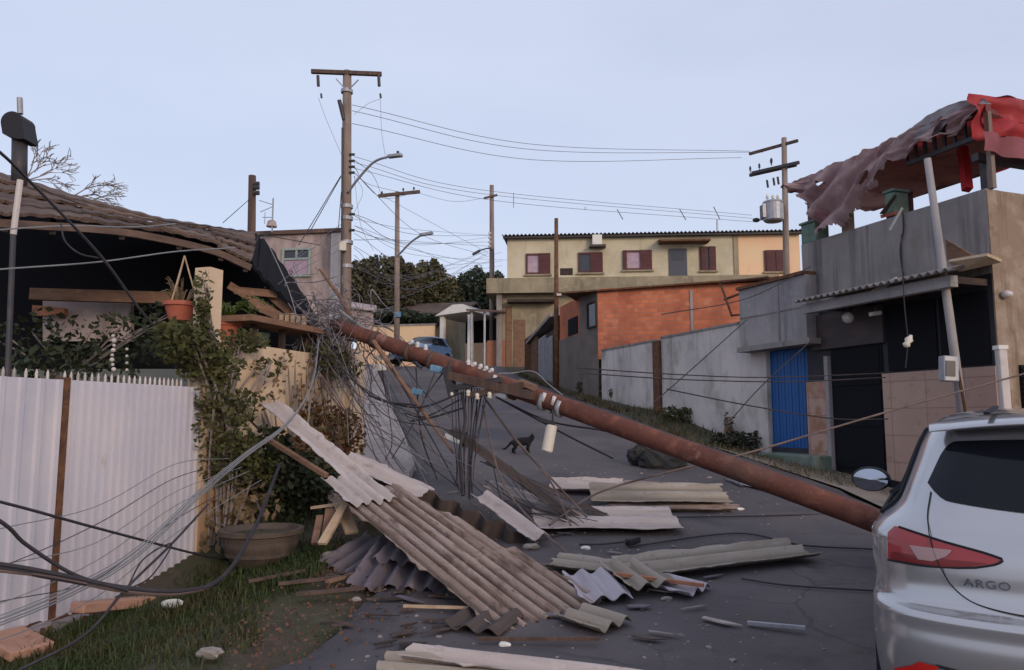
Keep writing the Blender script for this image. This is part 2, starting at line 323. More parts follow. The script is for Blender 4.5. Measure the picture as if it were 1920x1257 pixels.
M['offwhite'] = mat('porcelain', (.58, .53, .51), rough=.35, spec=.5)
M['fitting'] = mat('white_fitting', (.66, .60, .51), [((.6, .54, .46), 6, .5, .7, .5)], rough=.45)
M['green_pot'] = mat('green_planter', (.12, .17, .14), [((.20, .27, .21), 4, .45, .65, .8), ((.09, .12, .09), 7, .55, .7, .6)], bump=.3)
M['tarp_red'] = mat('red_tarp', (.46, .045, .05), [((.32, .035, .04), 1.6, .42, .64, .8), ((.56, .13, .12), 4, .56, .7, .6)], rough=.6, trans=.25)
M['tarp_pink'] = mat('faded_tarp', (.33, .10, .12), [((.22, .06, .075), 2, .42, .64, .8)], rough=.6, trans=.25)
M['net'] = mat('torn_net', (.43, .295, .29), [((.29, .165, .17), 1.6, .42, .64, .85), ((.52, .41, .40), 3.5, .55, .7, .7), ((.24, .06, .07), 2.4, .6, .7, .6)], rough=.9, trans=.25)
M['net_grey'] = mat('grey_canvas', (.30, .27, .29), [((.18, .15, .16), 2, .42, .64, .8)], trans=.2)
M['underside'] = mat('awning_lining', (.34, .18, .15), [((.45, .31, .25), 1.2, .42, .62, .8), ((.16, .06, .055), 2, .52, .68, .85)], trans=.25)
M['frame_red'] = mat('red_frame', (.16, .035, .035), [((.09, .03, .03), 5, .45, .65, .7)], rough=.6)
M['post_red'] = mat('red_post', (.45, .03, .035), rough=.5)
M['leaf'] = mat('leaf', (.060, .075, .022), [((.10, .095, .03), 3, .45, .65, .6)], rnd=((.13, .11, .05), .8), rough=.6, trans=.3)
M['leaf_bright'] = mat('leaf_bright', (.12, .155, .035), rnd=((.05, .08, .02), .8), rough=.55, trans=.3)
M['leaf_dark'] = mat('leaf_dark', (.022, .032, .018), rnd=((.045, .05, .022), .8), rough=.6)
M['leaf_red'] = mat('leaf_red', (.15, .05, .035), rnd=((.11, .10, .035), 1.0), rough=.6)
M['leaf_dry'] = mat('leaf_dry', (.21, .14, .085), rnd=((.11, .085, .04), 1.0), rough=.7)
M['tree_olive'] = mat('tree_olive', (.115, .10, .042), rnd=((.07, .072, .04), 1.0), rough=.7)
M['tree_brown'] = mat('tree_brown', (.10, .082, .05), rnd=((.065, .066, .04), 1.0), rough=.7)
M['tree_green'] = mat('tree_green', (.055, .072, .042), rnd=((.03, .042, .036), 1.0), rough=.7)
M['grass'] = mat('grass_blades', (.045, .072, .018), [((.11, .075, .035), 1.2, .46, .62, .9)], rnd=((.026, .04, .012), .8), rough=.7)
M['bark'] = mat('bark', (.11, .085, .07), [((.2, .16, .14), 8, .5, .7, .6)], bump=.5)
M['twig'] = mat('twig', (.23, .19, .18), rough=.8)
M['stone'] = mat('rubble', (.30, .26, .24), [((.18, .14, .12), 6, .45, .65, .8)], bump=.4)
M['gable_grey'] = mat('gable_grey', (.19, .155, .14), [((.12, .10, .09), 1.2, .42, .66, .8), ((.27, .23, .21), 3, .56, .72, .6)], bump=.3)
M['brick_red'] = mat('brick_red', (.40, .17, .10), [((.28, .12, .08), 9, .45, .65, .8)], bump=.3)
M['mossy'] = mat('mossy_lump', (.028, .026, .028), [((.055, .055, .03), 6, .5, .68, .8), ((.025, .028, .04), 4, .5, .65, .8)], bump=.6, bscale=20)
# ================================================================ SETTING
def frange(a, b, st):
    o = []; x = a
    while x < b - 1e-6: o.append(x); x += st
    return o
xs = [-220, -120, -70, -45, -30, -22, -16, -12] + frange(-10, 10, .4) + [10, 12, 16, 22, 30, 45, 70, 120, 220]
ys = [-40, -20, -10, -5] + frange(-2, 46, .4) + [46, 50, 56, 64, 75, 90, 120, 180, 320]
mb = MB(); nx = len(xs)
for y in ys:
    for x in xs:
        mb.v.append(Vector((x, y, gz(x, y) + (.03 * (mnoise.noise(Vector((x * .9, y * .9, 0)))) if not (pwl(XL, y) - .3 < x < pwl(XR, y) + .3) else -.02))))
for j in range(len(ys) - 1):
    for i in range(nx - 1):
        a = j * nx + i; mb.f.append((a, a + 1, a + nx + 1, a + nx))
struct(mb.build('ground', M['soil'], smooth=True))
RZ = .03
mb = MB(); ry = [-20, -10, -5, -2] + frange(-1, 46, .4) + [46, 50, 56, 64, 80]; nc = 14
def edge_wob(y, s): return .07 * mnoise.noise(Vector((y * .8, s, 0))) + .05 * mnoise.noise(Vector((y * 3, s, 3)))
for y in ry:
    a = pwl(XL, y) + edge_wob(y, 1) * (1.8 if y < 8 else .3); b = pwl(XR, y) + edge_wob(y, 5) * 1.5
    mb.v.append(Vector((a - .03, y, gz(a, y) - .1)))
    for i in range(nc + 1):
        x = lerp(a, b, i / nc); mb.v.append(Vector((x, y, gz(x, y) + RZ)))
    mb.v.append(Vector((b + .03, y, gz(b, y) - .1)))
for j in range(len(ry) - 1):
    for i in range(nc + 2):
        a = j * (nc + 3) + i; mb.f.append((a, a + 1, a + nc + 4, a + nc + 3))
struct(mb.build('road', M['asphalt'], smooth=True))
# uphill pavement with its kerb beside the cream wall
mb = MB(); py_ = frange(8.6, 44, .5)
def pave(y, k):
    x = pwl(XL, y); w = .85
    z = gz(x, y) + .14
    return [Vector((x + .02, y, z - .3)), Vector((x + .01, y, z)), Vector((x - .16, y, z)), Vector((x - w, y, z + .01)), Vector((x - w, y, z - .4))][k]
for y in py_:
    for k in range(5): mb.v.append(pave(y, k))
for j in range(len(py_) - 1):
    for k in range(4):
        a = j * 5 + k; mb.f.append((a + 1, a, a + 5, a + 6))
mb.f.append((0, 1, 2, 3, 4))
struct(mb.build('pavement', M['pavement']))
# worn concrete apron in front of the garage
FAC = PL((5.15 - .364 * 9.0, 22.0), (6.33 + .364 * .0, 9.74))
def facx(y): return 5.15 - .364 * (y - 13)
mb = MB(); ay = frange(6.0, 13.6, .4)
M['apron'] = mat('apron_concrete', (.24, .20, .175), [((.14, .12, .10), 1.2, .42, .66, .8), ((.09, .085, .05), 2.5, .55, .72, .7), ((.32, .28, .25), 7, .58, .72, .5)], bump=.4, bscale=40)
for y in ay:
    for i in range(7):
        x = lerp(pwl(XR, y) + .12, facx(y) + .3, i / 6); mb.v.append(Vector((x, y, gz(x, y) + .035)))
for j in range(len(ay) - 1):
    for i in range(6):
        a = j * 7 + i; mb.f.append((a, a + 1, a + 8, a + 7))
struct(mb.build('path', M['apron'], smooth=True))

# ================================================================ foliage helpers
def leaves(mb, c, r, n, size, rr=R, shell=0.0, aspect=1.6, droop=0.0):
    c = Vector(c)
    for _ in range(n):
        while True:
            p = Vector((rr.uniform(-1, 1), rr.uniform(-1, 1), rr.uniform(-1, 1)))
            if shell < p.length < 1: break
        q = c + Vector((p.x * r[0], p.y * r[1], p.z * r[2])); s = size * rr.uniform(.6, 1.35)
        a = Vector((rr.gauss(0, 1), rr.gauss(0, 1), rr.gauss(0, .7) - droop)).normalized()
        b = a.cross(Vector((rr.gauss(0, 1), rr.gauss(0, 1), rr.gauss(0, 1)))).normalized()
        w = s / aspect / 2
        mb.add([q - a * s / 2, q + b * w, q + a * s / 2, q - b * w], [(0, 1, 2, 3)])
def shrub(name, label, cat, base, blobs, m, n, size, group=None, stem_m=None, aspect=1.6):
    t = thing(name, label, cat, base, group); mb = MB()
    tot = sum(b[1][0] * b[1][1] * b[1][2] for b in blobs) ** 1.0
    for (c, r) in blobs: leaves(mb, c, r, max(8, int(n * (r[0] * r[1] * r[2]) / tot)), size, aspect=aspect)
    mb.build('foliage', m, t); st = MB()
    for (c, r) in blobs:
        c = Vector(c); b0 = Vector(base) + Vector((R.uniform(-.1, .1), R.uniform(-.1, .1), 0))
        for k in range(3):
            e = c + Vector((R.uniform(-.6, .6) * r[0], R.uniform(-.6, .6) * r[1], R.uniform(0, .7) * r[2]))
            mid = b0.lerp(e, .5) + Vector((R.uniform(-.08, .08), R.uniform(-.08, .08), .05))
            st.tube(curve([b0, mid, e], 4), [.012] * 8 + [.005], 5)
    st.build('stem', stem_m or M['twig'], t); return t
def tree(name, label, base, h, blobs, m, n, size, group=None):
    base = Vector(base); t = thing(name, label, 'tree', base, group); mb = MB()
    vol = [b[1][0] * b[1][1] * b[1][2] for b in blobs]
    for (c, r), v in zip(blobs, vol):
        # clumps inside each blob so that gaps show between them
        k = 24; c = Vector(c); leaves(mb, c, (r[0] * .95, r[1], r[2] * .95), int(n * v / sum(vol) * .35), size, aspect=1.4)
        for _ in range(k):
            while True:
                p = Vector((R.uniform(-1, 1), R.uniform(-1, 1), R.uniform(-1, 1)))
                if .35 < p.length < 1: break
            q = c + Vector((p.x * r[0], p.y * r[1], p.z * r[2])); f = R.uniform(.2, .36)
            leaves(mb, q, (r[0] * f, r[1] * f, r[2] * f), int(n * v / sum(vol) / k * .8), size, aspect=1.4)
    mb.build('crown', m, t); tr = MB()
    top = base + Vector((0, 0, h * .55)); tr.tube([base, base.lerp(top, .5) + Vector((.1, 0, 0)), top], [h * .022 + .05, h * .017 + .04, .06], 8)
    for (c, r) in blobs: tr.tube(curve([base.lerp(top, .55), base.lerp(Vector(c), .75) + Vector((0, 0, h * .05)), Vector(c)], 4), [.09] * 4 + [.06] * 4 + [.025], 6)
    tr.build('trunk', M['bark'], t); return t

# ================================================================ FAR END OF THE STREET
GRPT = 'trees at the top of the street'
def far_tree(name, label, m, px0, px1, pyt, pyb, Y, n, size, nb=3):
    b0 = W(px0, pyb, Y); b1 = W(px1, pyt, Y); cx = (b0.x + b1.x) / 2; w = abs(b1.x - b0.x) / 2; zt = b1.z; zb = b0.z
    base = (cx, Y, gz(cx, Y)); bl = []
    hh = (zt - zb)
    for k in range(nb):
        fx = -1 + 2 * (k + .5) / nb; hgt = hh * (.84 + R.uniform(-.03, .12)) * (1 - .22 * abs(fx) ** 2.4)
        bl.append(((cx + fx * w * .8, Y + R.uniform(-1, 1), zb + hgt * .52), (w / nb * 1.75, 2.2, hgt * .5)))
    tree(name, label, base, zt - base[2], bl, m, n, size, GRPT)
far_tree('leafy_tree', 'broad brownish-green tree between the two pale utility poles', M['tree_brown'], 640, 792, 468, 612, 50, 22000, .25)
far_tree('leafy_tree', 'olive-green tree above the brown sheet roof of the bungalow', M['tree_olive'], 728, 868, 478, 612, 52, 20000, .25)
far_tree('leafy_tree', 'dark evergreen tree behind the white gabled porch', M['tree_green'], 832, 945, 488, 612, 54, 16000, .25)
far_tree('bushy_tree', 'low dark green bush behind the peach wall at the hilltop', M['tree_green'], 680, 830, 582, 612, 45, 3500, .26)
# pale far wall at the top of the street
PW = PL(W(668, 640, 43.0)[:2], W(815, 640, 42.0)[:2])
t = thing('garden_wall', 'long peach garden wall at the top of the street behind the blue car', 'wall', PW.pt(2, 5.0))
mb = MB(); a, b, z0, z1 = PW.rect(668, 815, 612, 690); mb.pbox(PW, a, b, z0 - 1.2, z1, -.2, 0); mb.build('wall', M['peach'], t)
mb = MB(); mb.pbox(PW, a - .05, b + .05, z1 + .002, z1 + .1, -.25, .05); mb.build('coping', M['concrete_dark'], t)
# bungalow with brown roof behind the wall
BH = PL(W(740, 600, 47)[:2], W(870, 600, 46)[:2])
t = thing('bungalow', 'low bungalow with brown sheet roof at the top of the street', 'house', BH.pt(1, 5))
a, b, z0, z1 = BH.rect(752, 862, 588, 650); mb = MB(); mb.pbox(BH, a, b, z0 - 2, z1, -5, 0); mb.build('wall', M['yellow_dirty'], t)
mb = MB(); zt = BH.sz(800, 568)[1]
mb.add([BH.pt(a - .4, z1 - .1, .6), BH.pt(b + .4, z1 - .1, .6), BH.pt(b + .4, zt + .3, -2.5), BH.pt(a - .4, zt + .3, -2.5), BH.pt(b + .4, z1 - .1, -5.6), BH.pt(a - .4, z1 - .1, -5.6)], [(0, 1, 2, 3), (3, 2, 4, 5)])
mb.build('roof', M['roof_brown'], t, solid=.12)
# white gabled porch
PO = PL(W(822, 640, 41.5)[:2], W(888, 640, 40.6)[:2])
t = thing('gabled_porch', 'small white gabled porch over a dark entrance past the blue car', 'porch', PO.pt(0, 5))
a, b, z0, z1 = PO.rect(826, 884, 590, 668); zp = PO.sz(866, 572)[1]; mid = PO.sz(862, 600)[0]
mb = MB(); mb.hexa([PO.pt(a - .2, z1 - .05, .3), PO.pt(b + .2, z1 + .1, .3), PO.pt(b + .2, z1 + .1, -3), PO.pt(a - .2, z1 - .05, -3), PO.pt(mid - .3, zp, .3), PO.pt(mid + .3, zp, .3), PO.pt(mid + .3, zp, -3), PO.pt(mid - .3, zp, -3)]); mb.build('gable_roof', M['white'], t)
for s in (a + .1, b - .1):
    mb = MB(); mb.pbox(PO, s - .12, s + .12, z0 - 1, z1 - .05, -.2, .05); mb.build('post', M['white'], t)
mb = MB(); mb.pbox(PO, a, b + 1.6, z0 - 1, z1, -3.4, -3.0); mb.build('back_wall', M['very_dark'], t)
mb = MB(); mb.pbox(PO, a + .3, b, z0 - 1, PO.sz(860, 636)[1], -2.6, -2.4); mb.build('low_wall', M['peach'], t)
t2 = PL(W(884, 640, 38.5)[:2], W(935, 640, 38)[:2])
t = thing('lean_to_shelter', 'dark lean-to roof on thin posts between the porch and yellow house', 'shelter', t2.pt(0, 5))
a, b, z0, z1 = t2.rect(886, 932, 580, 668)
mb = MB(); mb.hexa([t2.pt(a - .2, z1 - .1, .4), t2.pt(b, z1 - .25, .4), t2.pt(b, z1 + .2, -3), t2.pt(a - .2, z1 + .3, -3), t2.pt(a - .2, z1, .4), t2.pt(b, z1 - .15, .4), t2.pt(b, z1 + .3, -3), t2.pt(a - .2, z1 + .4, -3)]); mb.build('roof', M['roof_brown'], t)
for f in (.02, .55):
    s = lerp(a, b, f); mb = MB(); mb.tube([t2.pt(s, z0 - 1, .2), t2.pt(s, z1 - .16, .2)], .06, 8); mb.build('post', M['galv'], t)
mb = MB(); mb.pbox(t2, a + .3, b - .1, z0 - 1, t2.sz(910, 634)[1], -1.5, -1.3); mb.build('low_wall', M['brick_red'], t)
mb = MB(); mb.pbox(t2, a, b, z0 - 1, z1 - .1, -3.2, -3.0); mb.build('back_wall', M['very_dark'], t)

# ================================================================ YELLOW TWO-STOREY HOUSE
YH = PL((-.28, 40.0), (15.2, 38.9))
t = yh = thing('yellow_house', 'long yellow two-storey house with maroon shutters and flat roof', 'house', YH.pt(4, 4.3))
def ysz(px, py, off=0): return YH.sz(px, py, off)
a, b, z0, z1 = YH.rect(951, 1382, 441, 528); mb = MB(); z1 = ysz(1100, 443)[1]; zfl = ysz(1100, 524)[1]
sp = ysz(1380, 480)[0]; sr = ysz(1500, 480)[0]
mb.pbox(YH, a, sp, zfl - .05, z1, -6, 0); mb.build('wall', M['yellow'], t)
mb = MB(); mb.pbox(YH, sp + .003, sr, zfl - 2.5, z1 - .01, -6, -.004); mb.build('wall', M['peach'], t)
mb = MB(); mb.pbox(YH, sp - .12, sp + .12, zfl - .4, z1 - .002, -.02, .07); mb.build('corner_strip', M['yellow_dirty'], t)
# corrugated roof edge
mb = MB(); n = 150
def roofrow(u, off, dz): return YH.pt(lerp(a - .25, sr + .15, u), z1 + dz + .05 * math.cos(u * n * math.pi), off)
mb.grid(lambda u, v: roofrow(u, lerp(.45, -6.4, v), lerp(.02, .45, v)), n * 2, 2); mb.build('roof', M['dark_wood'], t, solid=.03)
mb = MB(); mb.pbox(YH, a - .2, sr + .1, z1 - .12, z1 - .03, .02, .36); mb.build('fascia', M['steel_dark'], t)
def ywin(x0, x1, y0, y1, pane_x=None, pm='glass_pink', shut=()):
    s0, s1, q0, q1 = YH.rect(x0, x1, y0, y1); mb = MB(); w = .10
    mb.pbox(YH, s0, s0 + w, q0, q1, 0, .09); mb.pbox(YH, s1 - w, s1, q0, q1, 0, .09); mb.pbox(YH, s0 + w, s1 - w, q1 - w, q1, 0, .09); mb.pbox(YH, s0 + w, s1 - w, q0, q0 + w, 0, .09)
    wn = mb.build('window', M['maroon'], yh)
    mb = MB(); mb.pbox(YH, s0 + w, s1 - w, q0 + w, q1 - w, -.01, .03); mb.build('pane', M[pm], wn)
    for (u0, u1) in shut:
        e0, e1, _, _ = YH.rect(u0, u1, y0, y1); mb = MB(); n = 9
        mb.pbox(YH, e0, e1, q0, q1, .095, .13)
        for k in range(n):
            z = lerp(q0 + .05, q1 - .05, k / (n - 1)); mb.pbox(YH, e0 + .04, e1 - .04, z - .025, z + .025, .131, .15)
        mb.build('shutter', M['maroon'], wn)
    mb = MB(); mb.pbox(YH, s0 - .08, s1 + .08, q0 - .09, q0 - .003, 0, .16); mb.build('sill', M['yellow_dirty'], wn)
ywin(986, 1032, 476, 515, shut=[(1010, 1032)])
ywin(1084, 1130, 474, 512, pm='glass_dark', shut=[(1107, 1130)])
ywin(1168, 1222, 470, 507, shut=[(1200, 1222), (1168, 1175)])
ywin(1312, 1342, 463, 508, pm='glass_dark', shut=[(1314, 1324), (1329, 1340)])
ywin(1433, 1472, 470, 510, pm='glass_dark', shut=[(1436, 1453), (1454, 1470)])
s0, s1, q0, q1 = YH.rect(1254, 1288, 467, 520); mb = MB(); mb.pbox(YH, s0, s1, q0, q1, 0, .06); dr = mb.build('door', M['door_grey'], yh)
mb = MB(); mb.pbox(YH, s0 + .15, s1 - .15, q0 + .9, q1 - .15, .06, .075); mb.build('pane', M['glass_dark'], dr)
s0, s1, q0, q1 = YH.rect(1234, 1326, 453, 460); mb = MB(); mb.hexa([YH.pt(s0, q0, 1.0), YH.pt(s1, q0, 1.0), YH.pt(s1, q0 + .05, 0), YH.pt(s0, q0 + .05, 0), YH.pt(s0, q0 + .1, 1.0), YH.pt(s1, q0 + .1, 1.0), YH.pt(s1, q1 + .1, 0), YH.pt(s0, q1 + .1, 0)]); mb.build('door_canopy', M['rust'], yh)
# balcony slab and lower storey
s0 = ysz(912, 530, 1.2)[0]; sE = ysz(1240, 530, 1.2)[0]; zs0 = ysz(1000, 549, 1.2)[1]; zs1 = ysz(1000, 521, 1.2)[1]
mb = MB(); mb.pbox(YH, s0, sE + 6, zs0, zs1, -3, 1.2); mb.build('balcony', M['yellow_dirty'], yh)
s0 = ysz(940, 600, .6)[0]; s1 = ysz(1240, 600, .6)[0]
mb = MB(); mb.pbox(YH, s0, s1, 2.5, zs0 - .003, -4, .5); mb.build('lower_wall', M['yellow_dirty'], yh)
mb = MB(); e0, e1, q0, q1 = YH.rect(931, 941, 550, 690, .9); mb.pbox(YH, e0, e1, q0 - .6, zs0 - .003, .6, .95); mb.build('pillar', M['concrete_dark'], yh)
for (x0, x1, y0, y1, mm, nm) in [(949, 960, 575, 690, 'wood', 'door'), (964, 985, 600, 690, 'wood', 'door')]:
    e0, e1, q0, q1 = YH.rect(x0, x1, y0, y1, .5); mb = MB(); mb.pbox(YH, e0, e1, q0 - .4, q1, .5, .56); mb.build(nm, M[mm], yh)
e0, e1, q0, q1 = YH.rect(952, 1040, 563, 568, .9); mb = MB(); mb.pbox(YH, e0, e1, q0, q1, .5, 1.3); mb.build('canopy', M['dark_wood'], yh)
e0, e1, q0, q1 = YH.rect(1050, 1074, 505, 518, 1.0); mb = MB(); mb.pbox(YH, e0, e1, q0, q1, 1.21, 1.26); mb.build('balcony_rail', M['dark_wood'], yh)
# loft box on the roof edge (small white unit above second window)
e0, e1, q0, q1 = YH.rect(1110, 1128, 444, 466); t = thing('wall_unit', 'white box unit on a dark bracket below the yellow house roof', 'wall unit', YH.pt((e0 + e1) / 2, q0, .2))
mb = MB(); mb.pbox(YH, e0, e1, q0 + .1, q1, .1, .5); mb.build('casing', M['white'], t, bevel=.03)
mb = MB(); mb.pbox(YH, e0 - .15, e1 + .2, q0 - .02, q0 + .09, 0, .55); mb.build('bracket', M['steel_dark'], t)
for i, px in enumerate((1056, 1090)):
    p0 = YH.at(1093 if i else 1061, 528, 1.0); p1 = YH.at(1093 if i else 1061, 492, 1.0)
# ================================================================ STREET-SIDE SHEDS BELOW THE YELLOW HOUSE
S1 = PL(W(985, 660, 33)[:2], W(1045, 660, 25.5)[:2])
t = thing('street_shed', 'grey lean-to shed with plank doors below the yellow house', 'shed', S1.pt(2, 3))
a, b, z0, z1 = S1.rect(985, 1042, 622, 712); mb = MB(); mb.pbox(S1, a, b, z0 - 1, z1 - .26, -3, 0); mb.build('wall', M['dark_wood'], t)
mb = MB(); zl = S1.sz(990, 612)[1]; zr = S1.sz(1040, 585)[1]
mb.hexa([S1.pt(a + 1.5, z1 - .25, .2), S1.pt(b, z1 + .15, .2), S1.pt(b, z1 + .7, -3), S1.pt(a + 1.5, z1 + .3, -3), S1.pt(a + 1.5, z1 - .13, .2), S1.pt(b, z1 + .27, .2), S1.pt(b, z1 + .82, -3), S1.pt(a + 1.5, z1 + .42, -3)]); mb.build('roof', M['concrete_dark'], t)
for (x0, x1, mm) in [(987, 998, 'rust'), (1000, 1010, 'wood'), (1013, 1026, 'galv'), (1028, 1038, 'galv')]:
    e0, e1, q0, q1 = S1.rect(x0, x1, 632, 712); mb = MB(); nn = 5
    mb.pbox(S1, e0, e1, q0 - .5, q1, .02, .06)
    for k in range(nn): mb.pbox(S1, lerp(e0, e1, (k + .1) / nn), lerp(e0, e1, (k + .5) / nn), q0 - .5, q1 - .03, .061, .085)
    mb.build('door', M[mm], t)
S2 = PL(W(1048, 660, 24.6)[:2], W(1090, 660, 22.2)[:2])
t = thing('brick_outbuilding', 'narrow orange brick outbuilding with dark doorway beside the plastered gable', 'outbuilding', S2.pt(1, 3))
M['obrick'] = tiled('orange_block', (.55, .15, .065), (.42, .115, .05), (.36, .17, .11), .30, .2, .018, S2.d, layers=[((.28, .1, .06), 1.0, .45, .7, .6)])
a, b, z0, z1 = S2.rect(1050, 1089, 566, 722); zb = S2.sz(1070, 632)[1]
mb = MB(); mb.pbox(S2, a, b, zb, z1, -2.5, 0); mb.build('wall', M['obrick'], t)
mb = MB(); mb.pbox(S2, a, b, z0 - 1, zb - .003, -2.5, .03); mb.build('lower_wall', M['gable_grey'], t)
e0, e1, q0, q1 = S2.rect(1066, 1084, 596, 628); mb = MB(); mb.pbox(S2, e0, e1, q0, q1, 0, .02); mb.build('doorway', M['very_dark'], t)

# ================================================================ BRICK HOUSE
BR = PL((2.42, 20.9), (6.6, 19.9)); BRS = PL(facx(22.0) and (2.05, 22.1), (2.42, 20.9))
M['brick'] = tiled('brick', (.68, .205, .10), (.48, .135, .068), (.42, .21, .14), .215, .125, .014, BR.d, layers=[((.34, .10, .06), 1.1, .45, .66, .6), ((.26, .11, .08), (1.5, 1.5, .5), .58, .74, .6), ((.72, .32, .19), 3, .58, .72, .5)])
t = bh = thing('brick_house', 'unplastered orange brick house behind the concrete wall', 'house', BR.pt(1, 2.0))
a, b, z0, z1 = BR.rect(1126, 1412, 538, 660)
a = 0.0; b = 4.35; zt = BR.sz(1260, 536)[1]
mb = MB(); mb.pbox(BR, a, b, 3.1, zt, -4, 0); mb.build('wall', M['brick'], t)
mb = MB(); nrm = BRS.n
L = 1.25
mb.hexa([Vector((2.0, 22.0, 1.0)), Vector((2.41, 20.895, 1.0)), Vector((2.44, 20.93, 1.0)), Vector((2.3, 22.0, 1.0)), Vector((2.0, 22.0, zt - .03)), Vector((2.41, 20.895, zt - .03)), Vector((2.44, 20.93, zt - .03)), Vector((2.3, 22.0, zt - .03))])
mb.build('gable_wall', M['gable_grey'], t)
SG = PL((2.0, 22.0), (2.41, 20.895)); e0, e1, q0, q1 = SG.rect(1104, 1119, 570, 612)
mb = MB(); mb.pbox(SG, e0, e1, q0, q1, 0, .02); wn = mb.build('window', M['glass_dark'], bh)
mb = MB(); mb.pbox(SG, e0 - .05, e0, q0 - .05, q1 + .05, 0, .05); mb.pbox(SG, e1, e1 + .05, q0 - .05, q1 + .05, 0, .05); mb.pbox(SG, e0, e1, q1, q1 + .05, 0, .05); mb.pbox(SG, e0, e1, q0 - .05, q0, 0, .05); mb.build('frame', M['dark_wood'], wn)
mb = MB(); P = BR.pt
mb.hexa([P(-.95, zt - .12, .12), P(b + .6, zt + .05, .28), P(b + .6, zt + .15, -4.2), P(-.75, zt + .02, -4.2), P(-.95, zt - .075, .12), P(b + .6, zt + .095, .28), P(b + .6, zt + .2, -4.2), P(-.75, zt + .07, -4.2)]); mb.build('roof', M['rust'], bh)
mb = MB(); mb.pbox(BR, 2.55, 2.62, 2.3, zt - .15, .004, .03); mb.build('mortar_seam', M['concrete'], bh)
# rusty bent frame leaning by the brick house
t = thing('rusty_frame', 'thin rusty metal frame hanging off the brick house roof edge', 'metal frame', W(1360, 590, 17.5))
mb = MB(); Y = 17.6
for (p, q) in [((1350, 530), (1372, 592)), ((1372, 592), (1392, 590)), ((1358, 562), (1395, 548)), ((1395, 548), (1440, 528)), ((1350, 530), (1440, 520))]: mb.tube([W(*p, Y), W(*q, Y - (q[0] - 1350) * .02)], .028, 6)
mb.build('bar', M['rust'], t)

# ================================================================ RETAINING WALL ALONG THE LANE
FACw = FAC
def fs(px, py, off=0): return FAC.sz(px, py, off)
def wall_run(name, label, px0, px1, pyt, mm, zdrop=.6, th=.18, off=0):
    s0 = fs(px0, 700, off)[0]; s1 = fs(px1, 700, off)[0]; zt = fs((px0 + px1) / 2, pyt, off)[1]
    p0 = FAC.pt(s0, 0); p1 = FAC.pt(s1, 0); zb0 = gz(p0.x, p0.y) - zdrop; zb1 = gz(p1.x, p1.y) - zdrop
    t = thing(name, label, 'wall', FAC.pt((s0 + s1) / 2, min(zb0, zb1) + zdrop)); mb = MB()
    mb.grid(lambda u, v: FAC.pt(lerp(s0, s1, u), lerp(lerp(zb0, zb1, u), zt, v), off), 8, 4)
    mb.grid(lambda u, v: FAC.pt(lerp(s0, s1, u), lerp(lerp(zb0, zb1, u), zt, v), off - th), 8, 4, True)
    mb.v += [FAC.pt(s0, zt, off), FAC.pt(s1, zt, off), FAC.pt(s1, zt, off - th), FAC.pt(s0, zt, off - th)]; k = len(mb.v); mb.f.append((k - 4, k - 3, k - 2, k - 1))
    mb.v += [FAC.pt(s0, zb0, off), FAC.pt(s0, zt, off), FAC.pt(s0, zt, off - th), FAC.pt(s0, zb0, off - th)]; k = len(mb.v); mb.f.append((k - 4, k - 3, k - 2, k - 1))
    mb.v += [FAC.pt(s1, zb1, off), FAC.pt(s1, zt, off), FAC.pt(s1, zt, off - th), FAC.pt(s1, zb1, off - th)]; k = len(mb.v); mb.f.append((k - 4, k - 3, k - 2, k - 1))
    mb.build('wall', mm, t)
    mb = MB(); mb.pbox(FAC, s0, s1, zt + .002, zt + .05, off - th - .02, off + .02); mb.build('coping', M['concrete_dark'], t); return t
wall_run('concrete_wall', 'grey rendered wall panel below the orange brick house', 1128, 1227, 650, M['wall_pale'])
wall_run('concrete_wall', 'tall pale wall between the rusty post and blue gate', 1241, 1437, 617, M['wall_pale'])
t = thing('wall_post', 'rust-brown post between the two pale wall panels', 'post', FAC.pt(fs(1233, 700)[0], 1.5))
e0 = fs(1228, 700)[0]; e1 = fs(1240, 700)[0]; mb = MB(); mb.pbox(FAC, e0, e1, gz(2.6, 18.5) - .5, fs(1233, 640)[1], -.12, .06); mb.build('shaft', M['rust'], t)

# ================================================================ GREY BLOCK HOUSE ABOVE THE BLUE GATE
t = gb = thing('concrete_annex', 'grey concrete upper room overhanging the blue gate', 'building', FAC.pt(fs(1450, 800)[0], .8))
s0 = fs(1387, 600, .25)[0]; s1 = fs(1512, 600, .25)[0]; zt = fs(1450, 529, .25)[1]; zb = fs(1450, 643, .25)[1]
mb = MB(); mb.pbox(FAC, s0, s1, zb, zt, -3.5, .25); mb.build('wall', M['concrete'], t)
mb = MB(); mb.pbox(FAC, s0 - .05, s1 + .1, zb - .1, zb - .003, -3.5, .3); mb.build('slab', M['concrete_dark'], t)
mb = MB(); mb.pbox(FAC, s0 - .03, s1, zt + .002, zt + .06, -3.5, .3); mb.build('roof_edge', M['rust'], t)
sm = lerp(s0, s1, .62); mb = MB(); mb.pbox(FAC, sm - .02, sm + .02, zb + .02, zt - .02, .252, .27); mb.build('pipe', M['concrete_dark'], t)
zm = lerp(zb, zt, .5); mb = MB(); mb.pbox(FAC, s0 + .02, s1 - .02, zm - .012, zm + .012, .252, .262); mb.build('seam', M['concrete_dark'], t)
g0 = fs(1437, 760, -.1)[0]; g1 = fs(1519, 760, -.1)[0]; gzt = fs(1478, 652, -.1)[1]; gzb = fs(1478, 852, -.1)[1]
t = thing('blue_gate', 'bright blue plank gate under the grey concrete room', 'gate', FAC.pt((g0 + g1) / 2, gzb))
mb = MB(); n = 13
for k in range(n): mb.pbox(FAC, lerp(g0, g1, k / n) + .006, lerp(g0, g1, (k + 1) / n) - .006, gzb + R.uniform(-.02, .01), zb - .11, -.14, -.1 + .004 * (k % 2))
mb.build('panel', M['blue_gate'], t)
